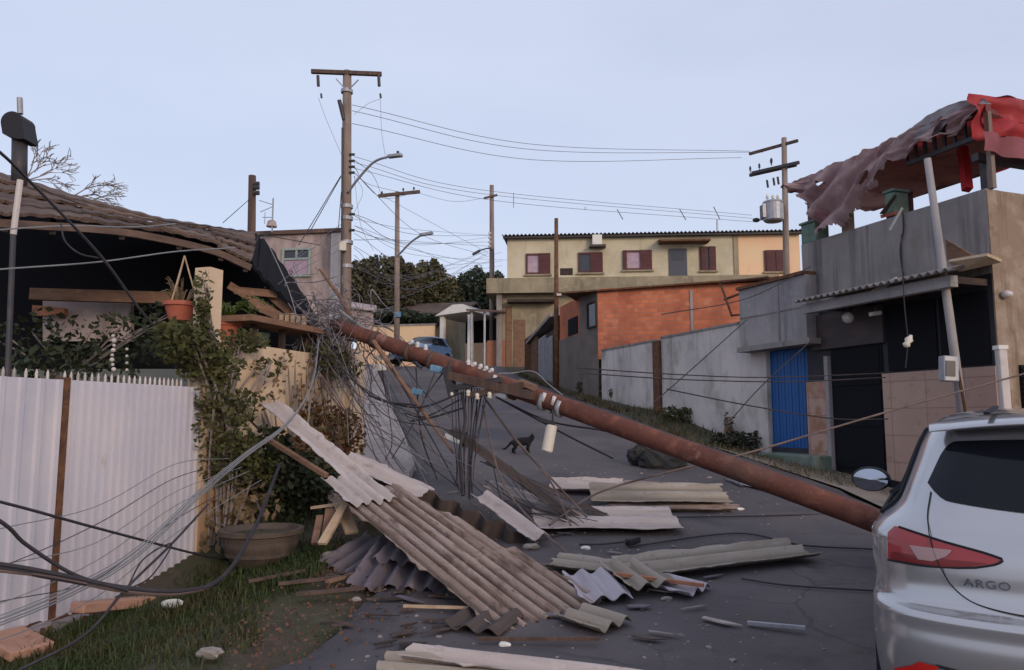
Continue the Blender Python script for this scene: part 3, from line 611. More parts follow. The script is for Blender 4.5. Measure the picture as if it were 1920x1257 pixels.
mb = MB(); mb.pbox(FAC, g0, g1, gzb - .6, zb - .12, -.22, -.15); mb.build('backing', M['very_dark'], t)
mb = MB(); mb.pbox(FAC, g0 - .0, g1, gzb - .08, gzb + .12, -.09, -.06); mb.build('bottom_rail', M['dark_wall'], t)
mb = MB(); e0, e1, q0, q1 = FAC.rect(1425, 1533, 852, 880, .35); mb.pbox(FAC, e0, e1, q0 - .3, q1, -.3, .4)
M['step_green'] = mat('mossy_step', (.15, .19, .16), [((.24, .25, .23), 3, .45, .65, .7), ((.06, .10, .05), 4, .52, .7, .8)], bump=.4)
o = mb.build('doorstep', M['step_green'], loc=FAC.pt((e0 + e1) / 2, q0, 0), bevel=.03); tag(o, 'low mossy grey-green step in front of the blue gate', 'step')

# ================================================================ GARAGE BUILDING WITH PARAPET
t = ga = thing('garage_building', 'grey flat-roofed garage building with dark front and tiled dado', 'building', FAC.pt(fs(1650, 880)[0], .7))
gs0 = fs(1513, 700)[0]; gs1 = fs(1862, 560)[0]; zpt = fs(1690, 402)[1]; zaw = 3.38
END = PL(FAC.pt(gs1, 0)[:2], (FAC.pt(gs1, 0) + Vector((.94, .342, 0)) * 4)[:2])
mb = MB(); mb.pbox(FAC, gs0, gs1, zaw - .02, zpt, -.25, 0)
mb.pbox(END, .0, 4.0, zaw + .25, zpt - .002, -.30, -.003); mb.build('parapet', M['concrete_dark'], t)
mb = MB(); mb.pbox(FAC, gs0 + .02, gs1 - .02, zaw + .1, zaw + .25, -6, -.26); mb.build('floor_slab', M['concrete_dark'], t)
mb = MB(); mb.pbox(FAC, gs0 + .003, gs1 - .003, -.3, zaw - .03, -6, -.02); mb.build('wall', M['dark_wall'], t)
M['brownstain'] = mat('stained_render', (.26, .185, .135), [((.38, .295, .235), (1.6, 1.6, 2), .46, .62, .95), ((.14, .085, .05), (5, 5, .5), .48, .66, .9), ((.09, .06, .04), 4, .58, .72, .7)], bump=.35, bscale=25)
mb = MB(); mb.pbox(END, .004, 4.0, -.3, zpt - .02, -.002, .02); mb.build('end_wall', M['brownstain'], t)
mb = MB(); mb.pbox(END, .35, 3.0, -.2, 2.15, .021, .05)
for k in range(36): mb.pbox(END, .35, 3.0, -.2 + k * .065, -.16 + k * .065, .051, .075)
mb.build('shutter', M['very_dark'], t)
# tile dado, pillar, door
M['tile'] = tiled('tile', (.47, .31, .25), (.42, .265, .215), (.28, .18, .145), .62, .40, .008, FAC.d, rough=.5, offset=0, bump=.15, layers=[((.34, .22, .18), 1.2, .45, .7, .6), ((.26, .13, .09), 9, .6, .74, .6)])
M['tile2'] = tiled('tile_mottled', (.45, .29, .23), (.36, .19, .13), (.26, .16, .13), .40, .30, .008, FAC.d, rough=.5, offset=0, bump=.15, layers=[((.30, .14, .085), 5, .45, .62, .8)])
e0, e1, q0, q1 = FAC.rect(1661, 1868, 692, 880); q1 = fs(1760, 694)[1]
mb = MB(); mb.pbox(FAC, e0, gs1 - .02, -.2, q1, -.019, .03); mb.build('tiled_dado', M['tile'], t)
e0, e1, q0, q1 = FAC.rect(1519, 1554, 716, 884); mb = MB(); mb.pbox(FAC, e0, e1, q0 - .5, q1, -.019, .05); mb.build('tiled_pillar', M['tile2'], t)
e0, e1, q0, q1 = FAC.rect(1554, 1561, 668, 884); mb = MB(); mb.pbox(FAC, e0, e1, q0 - .5, q1, -.018, .06); mb.build('door_jamb', M['concrete'], t)
e0, e1, q0, q1 = FAC.rect(1563, 1659, 650, 882); mb = MB(); mb.pbox(FAC, e0, e1, q0 - .4, q1, -.018, .0)
for k in range(3): mb.pbox(FAC, e0 + .05, e1 - .05, lerp(q0, q1, k / 3) + .04, lerp(q0, q1, (k + 1) / 3) - .04, .001, .012)
mb.build('garage_door', M['door_grey'] if 0 else M['very_dark'], t)
M['sign_dark'] = mat('dark_fascia', (.055, .04, .042), [((.09, .06, .055), (2, 2, 5), .48, .68, .8)], rough=.6)
e0, e1, q0, q1 = FAC.rect(1521, 1655, 600, 650, .05); mb = MB(); mb.pbox(FAC, e0, e1, q0, 3.2, -.018, .05); mb.build('fascia_board', M['sign_dark'], t)
for (x0, x1) in [(1664, 1756), (1764, 1855)]:
    e0, e1, q0, q1 = FAC.rect(x0, x1, 560, 696); mb = MB(); mb.pbox(FAC, e0, e1, 2.17, 3.15, -.018, .012); mb.build('dark_window', M['very_dark'], t)
# awning: corrugated edge and a beam
n = 46; a0 = fs(1497, 590, .75)[0]; a1 = fs(1800, 520, .75)[0]
mb = MB(); mb.grid(lambda u, v: FAC.pt(lerp(a0, a1, u), lerp(3.34, 3.50, v) + .022 * math.cos(u * n * math.pi), lerp(.85, .003, v)), n * 4, 2)
mb.build('awning', M['concrete_dark'], t, solid=.015, smooth=True)
mb = MB(); mb.pbox(FAC, a0, gs1 - .05, 3.15, 3.30, .55, .68); mb.build('awning_beam', M['concrete'], t)
for k in range(6):
    s = lerp(a0 + .2, gs1 - .1, k / 5); mb = MB(); mb.pbox(FAC, s - .04, s + .04, 3.20, 3.29, .0, .55); mb.build('bracket', M['dark_wood'], t)
# broken awning pieces at the near end
def shard(name, label, cat, pts, th, m, loc=None):
    mb = MB(); pts = [Vector(p) for p in pts]; n = (pts[1] - pts[0]).cross(pts[2] - pts[0]).normalized() * th; k = len(pts)
    mb.add(pts + [p + n for p in pts], [tuple(range(k))[::-1], tuple(range(k, 2 * k))] + [(i, (i + 1) % k, k + (i + 1) % k, k + i) for i in range(k)])
    o = mb.build(name, m, loc=loc or pts[0]); tag(o, label, cat); return o
shard('broken_board', 'dark broken board sticking up from the near end of the awning', 'board', [W(1772, 448, 9.6), W(1822, 478, 9.3), W(1815, 490, 9.35), W(1776, 488, 9.7)], .03, M['wood'])
shard('broken_board', 'pale splintered board lying along the broken awning end', 'board', [W(1778, 492, 9.5), W(1850, 480, 9.0), W(1878, 492, 9.0), W(1800, 510, 9.5)], .04, M['wood_pale'])
shard('broken_board', 'white strip of debris lying on the corrugated awning', 'board', [W(1633, 545, 11.0), W(1680, 520, 10.7), W(1684, 525, 10.7), W(1640, 552, 11.0)], .02, M['white'])
t = thing('globe_lamp', 'white globe lamp hanging under the garage awning', 'lamp', W(1590, 595, 11.7))
mb = MB(); mb.ico(W(1590, 596, 11.7), .09, 3); mb.build('globe', M['offwhite'], t, smooth=True)
mb = MB(); mb.tube([W(1590, 596, 11.7) + Vector((0, 0, .08)), W(1590, 596, 11.7) + Vector((0, 0, .2))], .03, 10); mb.build('neck', M['steel_dark'], t)
t = thing('security_camera', 'small white security camera beside the globe lamp', 'camera', W(1640, 588, 11.2))
c = W(1640, 588, 11.2); mb = MB(); mb.bar(c - Vector((.09, .04, .02)), c + Vector((.09, .0, .01)), .07, .06); mb.build('body', M['offwhite'], t, bevel=.01)
mb = MB(); mb.tube([c, c + Vector((.1, .15, .12))], .015, 6); mb.build('mount', M['galv'], t)
t = thing('hanging_insulator', 'white fitting hanging on a thin wire before the dark garage front', 'insulator', W(1703, 640, 9.9))
c = W(1703, 640, 9.9); mb = MB(); mb.lathe(c, [(.02, -.09), (.05, -.06), (.035, -.02), (.055, .02), (.03, .06), (.02, .09)], 10, axis=Matrix.Rotation(.5, 3, 'Y')); mb.build('body', M['fitting'], t, smooth=True)
mb = MB(); mb.tube(curve([W(1690, 440, 9.9), W(1695, 560, 9.9), c]), .008, 5); mb.tube(curve([c, W(1698, 690, 9.9)]), .008, 5); mb.build('wire', M['cable'], t)
# white pipe post and leaning pole with meter box
t = thing('leaning_pole', 'slender grey pole leaning in front of the garage with meter box', 'pole', Vector((W(1828, 940, 9.8).x, 9.8, gz(6.0, 9.8) - .05)))
pb = W(1830, 950, 9.75); pt_ = W(1739, 298, 9.9); mb = MB(); mb.tube([pb - Vector((0, 0, .3)), pb.lerp(pt_, .5), pt_], [.062, .055, .045], 12); mb.build('shaft', M['concrete'], t, smooth=True)
c = W(1779, 692, 9.65); mb = MB(); mb.box(c, (.20, .14, .33), Matrix.Rotation(.06, 3, 'Y')); bx = mb.build('meter_box', M['galv'], t, bevel=.015)
mb = MB(); mb.box(c + Vector((-.02, -.075, 0)), (.12, .012, .2), Matrix.Rotation(.06, 3, 'Y')); mb.build('window', M['glass_dark'], bx)
mb = MB(); mb.tube(curve([W(1795, 690, 9.6), W(1808, 760, 9.6), W(1812, 800, 9.6)]), .02, 6); mb.build('conduit', M['rust'], t)
t = thing('pipe_post', 'white square post at the corner of the garage by the dark shutter', 'post', W(1884, 880, 9.2))
a = W(1876, 655, 9.2); b = W(1896, 900, 9.2); mb = MB(); mb.bar(b, a, .10, .10, up=Vector((0, 1, 0))); mb.build('shaft', M['wall_pale'], t, bevel=.012)
mb = MB(); mb.box(a + Vector((0, 0, .02)), (.12, .12, .05)); mb.build('cap', M['white'], t)
t = thing('wall_lamp', 'small white bulkhead lamp on the stained end wall', 'lamp', W(1888, 552, 9.6))
c = END.at(1888, 552, .08); mb = MB(); mb.lathe(c, [(.03, -.05), (.07, -.02), (.07, .02), (.02, .05)], 12); mb.build('body', M['offwhite'], t, smooth=True)
mb = MB(); mb.tube([c, c - END.n * .09], .02, 6); mb.build('mount', M['rust'], t)

# ================================================================ PERGOLA AND TORN TARPS
t = pg = thing('roof_pergola', 'dark red steel pergola frame on the garage roof', 'pergola', FAC.pt(fs(1690, 402)[0], zpt, -.1))
zt = 5.68; ps0 = fs(1478, 348)[0] - .1; ps1 = fs(1852, 200, -.1)[0]; dep = -2.0
def pb_(nm, s0, s1, z0, z1, o0, o1, mm='frame_red'):
    mb = MB(); mb.pbox(FAC, s0, s1, z0, z1, o0, o1); mb.build(nm, M[mm], pg)
pb_('front_beam', ps0, ps1, zt - .1, zt, -.16, -.06)
mid = fs(1690, 290)[0]
pb_('lower_chord', mid, ps1, zt - .42, zt - .36, -.14, -.08, 'steel_dark')
for k in range(9):
    s = lerp(mid, ps1 - .04, k / 8); pb_('strut', s - .02, s + .02, zt - .36, zt - .1, -.13, -.09, 'steel_dark')
pb_('back_beam', ps0, ps1, zt - .25, zt - .1, dep - .1, dep, 'frame_red')
for k in range(6):
    s = lerp(ps0 + .1, ps1 - .06, k / 5); mb = MB(); mb.hexa([FAC.pt(s - .03, zt - .1, -.161), FAC.pt(s + .03, zt - .1, -.161), FAC.pt(s + .03, zt - .2, dep + .003), FAC.pt(s - .03, zt - .2, dep + .003), FAC.pt(s - .03, zt - .02, -.161), FAC.pt(s + .03, zt - .02, -.161), FAC.pt(s + .03, zt - .12, dep + .003), FAC.pt(s - .03, zt - .12, dep + .003)]); mb.build('rafter', M['frame_red'], pg)
for (px, py, o, mm, w) in [(1522, 400, -.12, 'frame_red', .05), (1856, 280, -.1, 'pole', .034), (1704, 350, -1.6, 'frame_red', .04)]:
    s = fs(px, py, o)[0]; pb_('post', s - w, s + w, zpt + .002, zt - .1, o - w, o + w, mm)
for k in (0.3, 1.6, 2.9):
    mb = MB(); mb.pbox(END, k - .05, k + .05, zpt - .1, zpt + .55, -.25, -.15); mb.build('post', M['steel_dark'], pg)
mb = MB(); mb.pbox(END, .05, 4.0, zpt + .44, zpt + .54, -.2, -.1); mb.build('end_rail', M['steel_dark'], pg)
mb = MB(); mb.pbox(END, 0, 4, zt - .06, zt + .06, -.2, -.1); mb.build('end_beam', M['frame_red'], pg)
t = thing('red_post', 'bright red leaning post between parapet and torn awning', 'post', W(1812, 350, 10.6))
mb = MB(); mb.bar(W(1814, 356, 10.6), W(1804, 272, 10.9), .11, .11, up=Vector((0, 1, 0))); mb.build('shaft', M['post_red'], t)
# roof lining
o = MB(); nz = lambda u, v, s: mnoise.noise(Vector((u * 6 + s, v * 4, s)))
o.grid(lambda u, v: FAC.pt(lerp(ps0, ps1, u), lerp(zt - .12, zt - .28, v) + .05 * nz(u, v, 2) - .03 * abs(math.sin(u * 5 * math.pi)), lerp(-.2, dep + .1 + .1 * nz(u, v, 5), v)), 60, 16)
o = o.build('awning_lining', M['underside'], loc=FAC.pt(ps0, zt), smooth=True); tag(o, 'faded pink and brown awning lining sagging under the pergola roof', 'awning')
# torn mauve drape
u0 = fs(1476, 345)[0]; u1 = fs(1845, 205)[0]
DR = [(1476, 10), (1500, 18), (1530, 40), (1552, 78), (1575, 112), (1592, 140), (1612, 128), (1630, 134), (1650, 112), (1672, 92), (1692, 72), (1715, 44), (1740, 42), (1765, 34), (1800, 38), (1845, 24)]
def drape(u, v):
    s = lerp(u0, u1, u); px = lerp(1476, 1845, u) + 14 * math.sin(u * math.pi); d = pwl(DR, px) / 112 * (1 + .09 * mnoise.noise(Vector((u * 30, 0, 0))) + .06 * mnoise.noise(Vector((u * 130, 3, 0)))) * .98
    sk = s - v * d * .08 + .25 * v * d * max(0, u - .5)          # cloth swept towards the lower end
    fold = .20 * math.sin((u * 4.2 + v * 1.5 * d) * 2 * math.pi * .6) * (.2 + v) + .16 * mnoise.noise(Vector((u * 9 + v * 2, v * 2.2, 1))) + .05 * mnoise.noise(Vector((u * 26 + v * 6, v * 5, 8)))
    return FAC.pt(sk, zt + .03 - v * d + .025 * mnoise.noise(Vector((u * 30, 0, 4))), -.02 + abs(fold) * 1.1)
mb = MB(); mb.grid(drape, 170, 26); rem = []
for f in mb.f:
    c = sum((mb.v[i] for i in f), Vector()) / 4
    h = mnoise.noise(c * 2.1); vrow = (f[0] // 171) / 26
    if not (h > .52 and .2 < vrow < .8 or vrow > .86 and mnoise.noise(c * 7) > .1): rem.append(f)
mb.f = rem
o = mb.build('torn_drape', M['net'], loc=FAC.pt((u0 + u1) / 2, zt), smooth=True); tag(o, 'torn mauve-brown shade net sagging off the pergola beam', 'tarpaulin')
def dr2(u, v):
    px = lerp(1700, 1850, u); s = fs(px, 230)[0]; d = .12 + .17 * math.sin(math.pi * min(1, u * 1.2 + .1)) * (1 + .2 * mnoise.noise(Vector((u * 9, 0, 0))))
    return FAC.pt(s + .1 * v, zt + .12 * math.sin(u * math.pi) + .05 - v * d, .03 + .05 * math.sin(u * 16) * v + .04 * mnoise.noise(Vector((u * 9, v * 4, 7))))
mb = MB(); mb.grid(dr2, 50, 10); o = mb.build('torn_canvas', M['net_grey'], loc=FAC.pt(fs(1770, 230)[0], zt), smooth=True); tag(o, 'grey torn canvas folded over the upper pergola beam by the red tarp', 'tarpaulin')
def redt(u, v):
    s = lerp(-.25, 4.0, u); top = zt + .12 + .07 * s; bot = zpt + .70
    w = .10 * math.sin(v * 5 + u * 22) * v * (1 - v) * 2 + .06 * math.sin(u * 40 + v * 3) * (.4 + v) + .14 * mnoise.noise(Vector((u * 8, v * 3, 2)))
    return END.pt(s, lerp(top, bot + .05 * mnoise.noise(Vector((u * 10, 0, 9))), v), .05 + w * .8)
mb = MB(); mb.grid(redt, 120, 26); o = mb.build('red_tarp', M['tarp_red'], loc=END.pt(1, zpt + .6), smooth=True); tag(o, 'bright red tarp hung across the pergola end', 'tarpaulin')
def redtop(u, v):
    s = lerp(.0, 4.0, u); return END.pt(s, zt + .02 + .10 * min(1, s / .25) + .07 * s - .25 * v * (1 - min(1, s / 1.5)) + .05 * mnoise.noise(Vector((u * 12, v * 5, 4))), lerp(.06, -3.0, v))
def redtop2(u, v):
    a = FAC.pt(lerp(mid + .2, ps1 + .1, u), zt + .1, lerp(.02, dep, v)); a.z += .15 * u * math.sin(v * 3.0) + .04 * mnoise.noise(Vector((u * 9, v * 5, 1))); return a
mb = MB(); mb.grid(redtop, 60, 14); o = mb.build('red_tarp', M['tarp_red'], loc=END.pt(1, zt), smooth=True); tag(o, 'red tarp sheet lying over the pergola roof top', 'tarpaulin')
def pnk(u, v): s = lerp(-.1, 4.0, u); return END.pt(s, lerp(zpt + .74, zpt + .48, v) - .04 * math.sin(u * 9) * v, .10 + .05 * mnoise.noise(Vector((u * 7, v, 3))) + .03 * math.sin(u * 50))
mb = MB(); mb.grid(pnk, 60, 6); o = mb.build('pink_tarp', M['tarp_pink'], loc=END.pt(1, zpt + .6), smooth=True); tag(o, 'faded pink tarp strip hanging below the red tarp', 'tarpaulin')
# planters and odds on the parapet
def planter(px0, px1, py0, py1, label, m, off=-.13):
    e0, e1, q0, q1 = FAC.rect(px0, px1, py0, py1, off); t = thing('planter_box', label, 'planter', FAC.pt((e0 + e1) / 2, zpt, off))
    mb = MB(); mb.pbox(FAC, e0, e1, zpt + .002, q1, off - .2, off + .1); mb.build('box', m, t, bevel=.02)
    mb = MB(); mb.pbox(FAC, e0 - .02, e1 + .02, q1 + .002, q1 + .04, off - .22, off + .12); mb.build('rim', m, t)
planter(1510, 1538, 420, 458, 'pale green concrete block at the low end of the parapet', M['green_pot'])
planter(1668, 1686, 362, 398, 'dark green planter with rusty base on the parapet', M['green_pot'])
shard('roof_tile', 'orange tile lying on the parapet beside the dark planter', 'tile', [W(1650, 404, 11.3), W(1686, 396, 11.0), W(1688, 400, 11.0), W(1652, 410, 11.3)], .06, M['terracotta'])
shard('broken_board', 'dark wedge of board propped on the parapet by the planter', 'board', [W(1650, 402, 11.2), W(1678, 366, 11.0), W(1682, 368, 11.0), W(1660, 402, 11.2)], .05, M['dark_wood'])
t = thing('parapet_post', 'short pinkish stub post on the parapet below the torn net', 'post', W(1587, 432, 12.2)); mb = MB(); s = fs(1587, 415, -.1)[0]; mb.pbox(FAC, s - .07, s + .07, zpt + .002, zt - .75, -.2, -.06); mb.build('shaft', M['brownstain'], t)
t = thing('stair_rail', 'pale thin rail leaning against the parapet wall', 'rail', W(1670, 430, 10.9)); mb = MB(); mb.tube([W(1668, 432, 10.75), W(1692, 390, 10.65)], .02, 6); mb.build('bar', M['galv'], t)
mb = MB(); mb.tube(curve([FAC.at(1692, 395, .03), FAC.at(1694, 430, .03), FAC.at(1688, 470, .03), FAC.at(1694, 520, .03)]), .012, 6); o = mb.build('parapet_cable', M['cable'], loc=FAC.at(1690, 470, .03)); tag(o, 'black cable running down the grey parapet wall', 'cable')
# ================================================================ LEFT: GATE, CREAM WALL, PORCH
GT = PL((-3.84 - .65 * .8, 5.6 - 2 * .8), (-2.2, 10.64))
def gs(px, py=800, off=0): return GT.sz(px, py, off)[0]
ztop = 1.765
def ribbed(mb, s0, s1, z0, z1, pitch, dep, jag=0.0):
    n = max(2, int((s1 - s0) / pitch)); prof = []
    for k in range(n):
        a = lerp(s0, s1, k / n); w = (s1 - s0) / n
        prof += [(a, 0), (a + w * .62, 0), (a + w * .70, dep), (a + w * .92, dep)]
    prof.append((s1, 0)); b = len(mb.v)
    for (s, o) in prof:
        mb.v.append(GT.pt(s, z0 + jag * R.uniform(-1, 1), o)); mb.v.append(GT.pt(s, z1, o))
    for i in range(len(prof) - 1): mb.f.append((b + 2 * i, b + 2 * i + 2, b + 2 * i + 3, b + 2 * i + 1))
sA = GT.sz(-620, 800)[0]; sB = gs(112); sC = gs(121); sD = gs(371)
gzb = lambda s: -.12
for (nm_l, s0, s1, pitch, spx) in [('white ribbed metal gate leaf with a few wide-spaced spikes', sA, sB, .155, [-110, -90, -70, -50, -30, -10, 11, 32, 54, 74, 95]),
                                   ('long white ribbed metal gate panel with a dense row of spikes', sC, sD, .082, [127, 139, 152, 165, 178, 190, 203, 215, 227, 238, 248, 258, 268, 278, 287, 296, 305, 313, 321, 329, 337, 345])]:
    t = thing('metal_gate', nm_l, 'gate', GT.pt((s0 + s1) / 2, -.12))
    mb = MB(); ribbed(mb, s0, s1, -.13, ztop, pitch, .022, .012); mb.build('panel', M['gate_white'], t, solid=.004)
    mb = MB(); mb.pbox(GT, s0, s1, ztop - .06, ztop - .02, -.06, -.02); mb.pbox(GT, s0, s1, .7, .74, -.06, -.02); mb.build('rail', M['rust'], t)
    mb = MB(); mb.pbox(GT, s0, s1, -.2, -.13, -.05, .012); mb.build('bottom_rail', M['rust'], t)
    for s in [GT.sz(px, 700)[0] for px in spx] + ([GT.sz(-110, 700)[0] - .1 * (i + 1) for i in range(int((GT.sz(-110, 700)[0] - sA) / .1))] if spx[0] < 0 else []):
        mb = MB(); mb.tube([GT.pt(s, ztop - .2, -.03), GT.pt(s, ztop + .045, -.03), GT.pt(s, ztop + .075, -.03)], [.011, .011, .003], 6); mb.build('spike', M['wall_pale'], t)
t = thing('gate_post', 'narrow rusty post between the two white gate panels', 'post', GT.pt((sB + sC) / 2, -.2))
mb = MB(); mb.pbox(GT, sB - .006, sC + .006, -.25, ztop + .02, -.05, .03); mb.build('shaft', M['rust'], t)
# crumbling plinth
t = thing('low_plinth', 'crumbling low concrete plinth with rusty stubs under the white gate', 'plinth', GT.pt(sC - .5, -.35))
mb = MB(); mb.grid(lambda u, v: GT.pt(lerp(sA, sD, u), lerp(-.7, -.145 + .03 * mnoise.noise(Vector((u * 20, 0, 0))), min(1, v * 1.6)), lerp(.14, -.1, max(0, v * 2.6 - 1.6)) + .03 * mnoise.noise(Vector((u * 30, v * 4, 0)))), 80, 8)
mb.build('kerb', M['pavement'], t)
for px in (55, 68, 133, 152, 175):
    s = gs(px, 1140); mb = MB(); mb.pbox(GT, s - .012, s + .012, -.45, -.14, .14, .165); mb.build('rusty_stub', M['rust'], t)
for (px, py, nm, lab, mm, sz) in [(30, 1228, 'clay_slab', 'pinkish clay slab lying at the gate corner by the grass', 'brick_red', (.42, .3, .07)), (215, 1152, 'clay_slab', 'long pinkish clay slab along the foot of the white gate', 'brick_red', (.75, .14, .08))]:
    c = G(px, py) + Vector((0, 0, .08)); mb = MB()
    M['clay'] = M.get('clay') or mat('clay_slab', (.50, .28, .2), [((.38, .2, .14), 5, .45, .65, .7)], bump=.3)
    mb.box(c, sz, Matrix.Rotation(1.25 if px > 100 else -.5, 3, 'Z') @ Matrix.Rotation(.15, 3, 'Y')); o = mb.build(nm, M['clay'], loc=c, bevel=.012); tag(o, lab, 'slab')
# cream garden wall
wz = 2.28; s0 = gs(376, 800); s1 = gs(656, 800); sP = gs(644, 760)
t = thing('cream_wall', 'cream plastered garden wall overgrown with creepers', 'wall', GT.pt((s0 + s1) / 2, .3))
mb = MB(); mb.grid(lambda u, v: GT.pt(lerp(s0, s1, u), lerp(-.4, wz, v), 0), 10, 6); mb.pbox(GT, s0, s1, -.4, wz - .002, -.18, -.002); mb.build('wall', M['cream'], t)
mb = MB(); mb.pbox(GT, s0 + .0, s0 + .20, -.4, 3.02, -.16, .03); mb.build('pillar', M['cream'], t)
mb = MB(); mb.pbox(GT, s0 - .01, s0 + .5, -.4, .75, .031, .06); mb.build('stained_base', M['cream_stained'], t)
mb = MB(); mb.pbox(GT, s1 - .12, s1 + .28, -.2, 2.42, -.24, .06); mb.build('end_pillar', M['cream'], t)
mb = MB(); mb.pbox(GT, s0 + .6, s1 - .13, wz + .25, wz + .32, -.35, .12); mb.build('shelf_plank', M['wood'], t)
for k in range(4):
    s = lerp(s0 + .9, s1 - .4, k / 3); mb = MB(); mb.pbox(GT, s - .03, s + .03, wz, wz + .249, -.12, -.06); mb.build('shelf_post', M['dark_wood'], t)
# porch house behind
EL = W(-60, 428, 7.2); ER = W(470, 492, 9.7); RR = W(486, 442, 11.3); RL = W(-60, 318, 9.6)
t = ph = thing('porch_house', 'dark open porch house with sagging brown sheet roof behind the white gate', 'house', Vector((-4.8, 9.5, 0)))
EC = curve([W(-60, 402, 7.2), W(60, 410, 7.7), W(230, 424, 8.5), W(390, 458, 9.3), W(470, 492, 9.7)], 8); RC = curve([W(-60, 316, 9.6), W(60, 342, 10.0), W(230, 396, 10.6), W(380, 424, 11.0), W(486, 440, 11.3)], 8)
EL = EC[0]; RL = RC[0]
def onc(c, u):
    k = max(0, min(1, u)) * (len(c) - 1); i = min(int(k), len(c) - 2); return c[i].lerp(c[i + 1], k - i)
NC, NP = 4, 5
for cr in range(NC):
    for pn in range(NP):
        u0 = max(0, pn / NP - .012 + R.uniform(-.01, .01)); u1 = min(1, (pn + 1) / NP + .012); v0 = max(-.02, cr / NC - .05 + R.uniform(-.03, .02)); v1 = (cr + 1) / NC + .03
        def q_(u, v): return onc(EC, u).lerp(onc(RC, u), v)
        lift0 = .045 + R.uniform(-.02, .02); lift1 = .0; c4 = [q_(u0, v0) + Vector((0, 0, lift0)), q_(u1, v0) + Vector((0, 0, lift0 + R.uniform(-.02, .02))), q_(u1, v1) + Vector((0, 0, lift1)), q_(u0, v1) + Vector((0, 0, lift1))]
        mb = MB(); w_ = R.uniform(0, 6)
        mb.grid(lambda u, v: c4[0].lerp(c4[1], u).lerp(c4[3].lerp(c4[2], u), v) + Vector((0, 0, .007 * math.cos(u * 4 * 2 * math.pi + w_))) + (c4[0] - c4[3]).normalized() * (.05 * mnoise.noise(Vector((u * 5, pn, cr))) + .03 * mnoise.noise(Vector((u * 19, pn, cr)))) * (1 - v), 60, 4)
        mb.build('roof_sheet', M[R.choice(['roof_brown', 'roof_brown', 'roof_old'])], ph, solid=.035)
mb = MB()
for k in range(7):
    u = .02 + k * .16; a = EC[int(u * 32)]; b = RC[int(u * 32)]; mb = MB(); mb.bar(a - Vector((0, 0, .11)), b - Vector((0, 0, .13)), .06, .10); mb.build('rafter', M['dark_wood'], ph)
mb = MB()
for a, b in zip(EC, EC[1:]): mb.bar(a - Vector((0, 0, .075)), b - Vector((0, 0, .075)), .05, .085)
if 1: mb; mb.build('eave_board', M['roof_brown'], ph)
nb_ = Vector((-.77, .64, 0))
mb = MB()
pL = Vector((EL.x, EL.y, 0)); pR = Vector((ER.x, ER.y, 0))
bk = 2.6
A = pL + nb_ * bk - (pR - pL) * .3; B = pR + nb_ * bk + (pR - pL) * .05
TH = (B - A).normalized(); nA = Vector((TH.y, -TH.x, 0))
HB = PL(A[:2], B[:2])
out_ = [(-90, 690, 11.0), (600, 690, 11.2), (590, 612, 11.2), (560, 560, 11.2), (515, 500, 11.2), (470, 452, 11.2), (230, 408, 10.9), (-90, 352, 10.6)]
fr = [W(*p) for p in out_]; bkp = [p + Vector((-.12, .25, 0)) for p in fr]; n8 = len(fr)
mb.add(fr + bkp, [tuple(range(n8)), tuple(range(n8, 2 * n8))[::-1]] + [(i, n8 + i, n8 + (i + 1) % n8, (i + 1) % n8) for i in range(n8)]); mb.build('back_wall', M['very_dark'], ph)  # black colour carries the darkness of the unlit porch
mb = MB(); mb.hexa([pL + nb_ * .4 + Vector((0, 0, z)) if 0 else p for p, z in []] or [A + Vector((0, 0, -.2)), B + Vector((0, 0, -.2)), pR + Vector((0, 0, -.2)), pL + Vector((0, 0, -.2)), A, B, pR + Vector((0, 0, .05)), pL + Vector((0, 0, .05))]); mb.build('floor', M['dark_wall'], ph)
mb = MB(); mb.bar(W(60, 552, 10.2), W(330, 560, 10.2), .12, .16); mb.build('tie_beam', M['wood'], ph)
# broken roof end hanging down
t = thing('collapsed_roof_end', 'black broken end of the porch roof sagging towards the wire tangle', 'roof sheet', W(540, 520, 9.9))
mb = MB(); q = [(478, 440, 11.2), (500, 458, 10.9), (530, 500, 10.7), (562, 545, 10.4), (596, 602, 10.2)]; q2 = [(468, 492, 9.75), (492, 520, 9.8), (524, 552, 9.9), (556, 582, 9.95), (584, 618, 10.0)]
ca = curve([W(*p) for p in q], 6); cb = curve([W(*p) for p in q2], 6)
mb.grid(lambda u, v: ca[round(u * (len(ca) - 1))].lerp(cb[round(u * (len(ca) - 1))], v) + Vector((0, 0, .03 * math.sin(u * 40) * (1 - u * .5))), len(ca) - 1, 6); mb.build('sheet', M['very_dark'], t, solid=.04)
for i, (p0, p1) in enumerate([((440, 545, 9.9), (520, 552, 10.0)), ((430, 535, 9.9), (545, 605, 10.0)), ((470, 570, 9.8), (560, 610, 9.9)), ((500, 548, 10.1), (560, 600, 10.1))]):
    mb = MB(); mb.bar(W(*p0), W(*p1), .05, .10); mb.build('batten', M['wood'], t)
e = W(545, 606, 9.8); mb = MB()
for k in range(5): mb = MB(); mb.box(e + Vector((-.12 + k * .075, 0, R.uniform(-.03, .03))), (.05, .06, .2)); mb.build('slat_stub', M['wood_pale'], t)
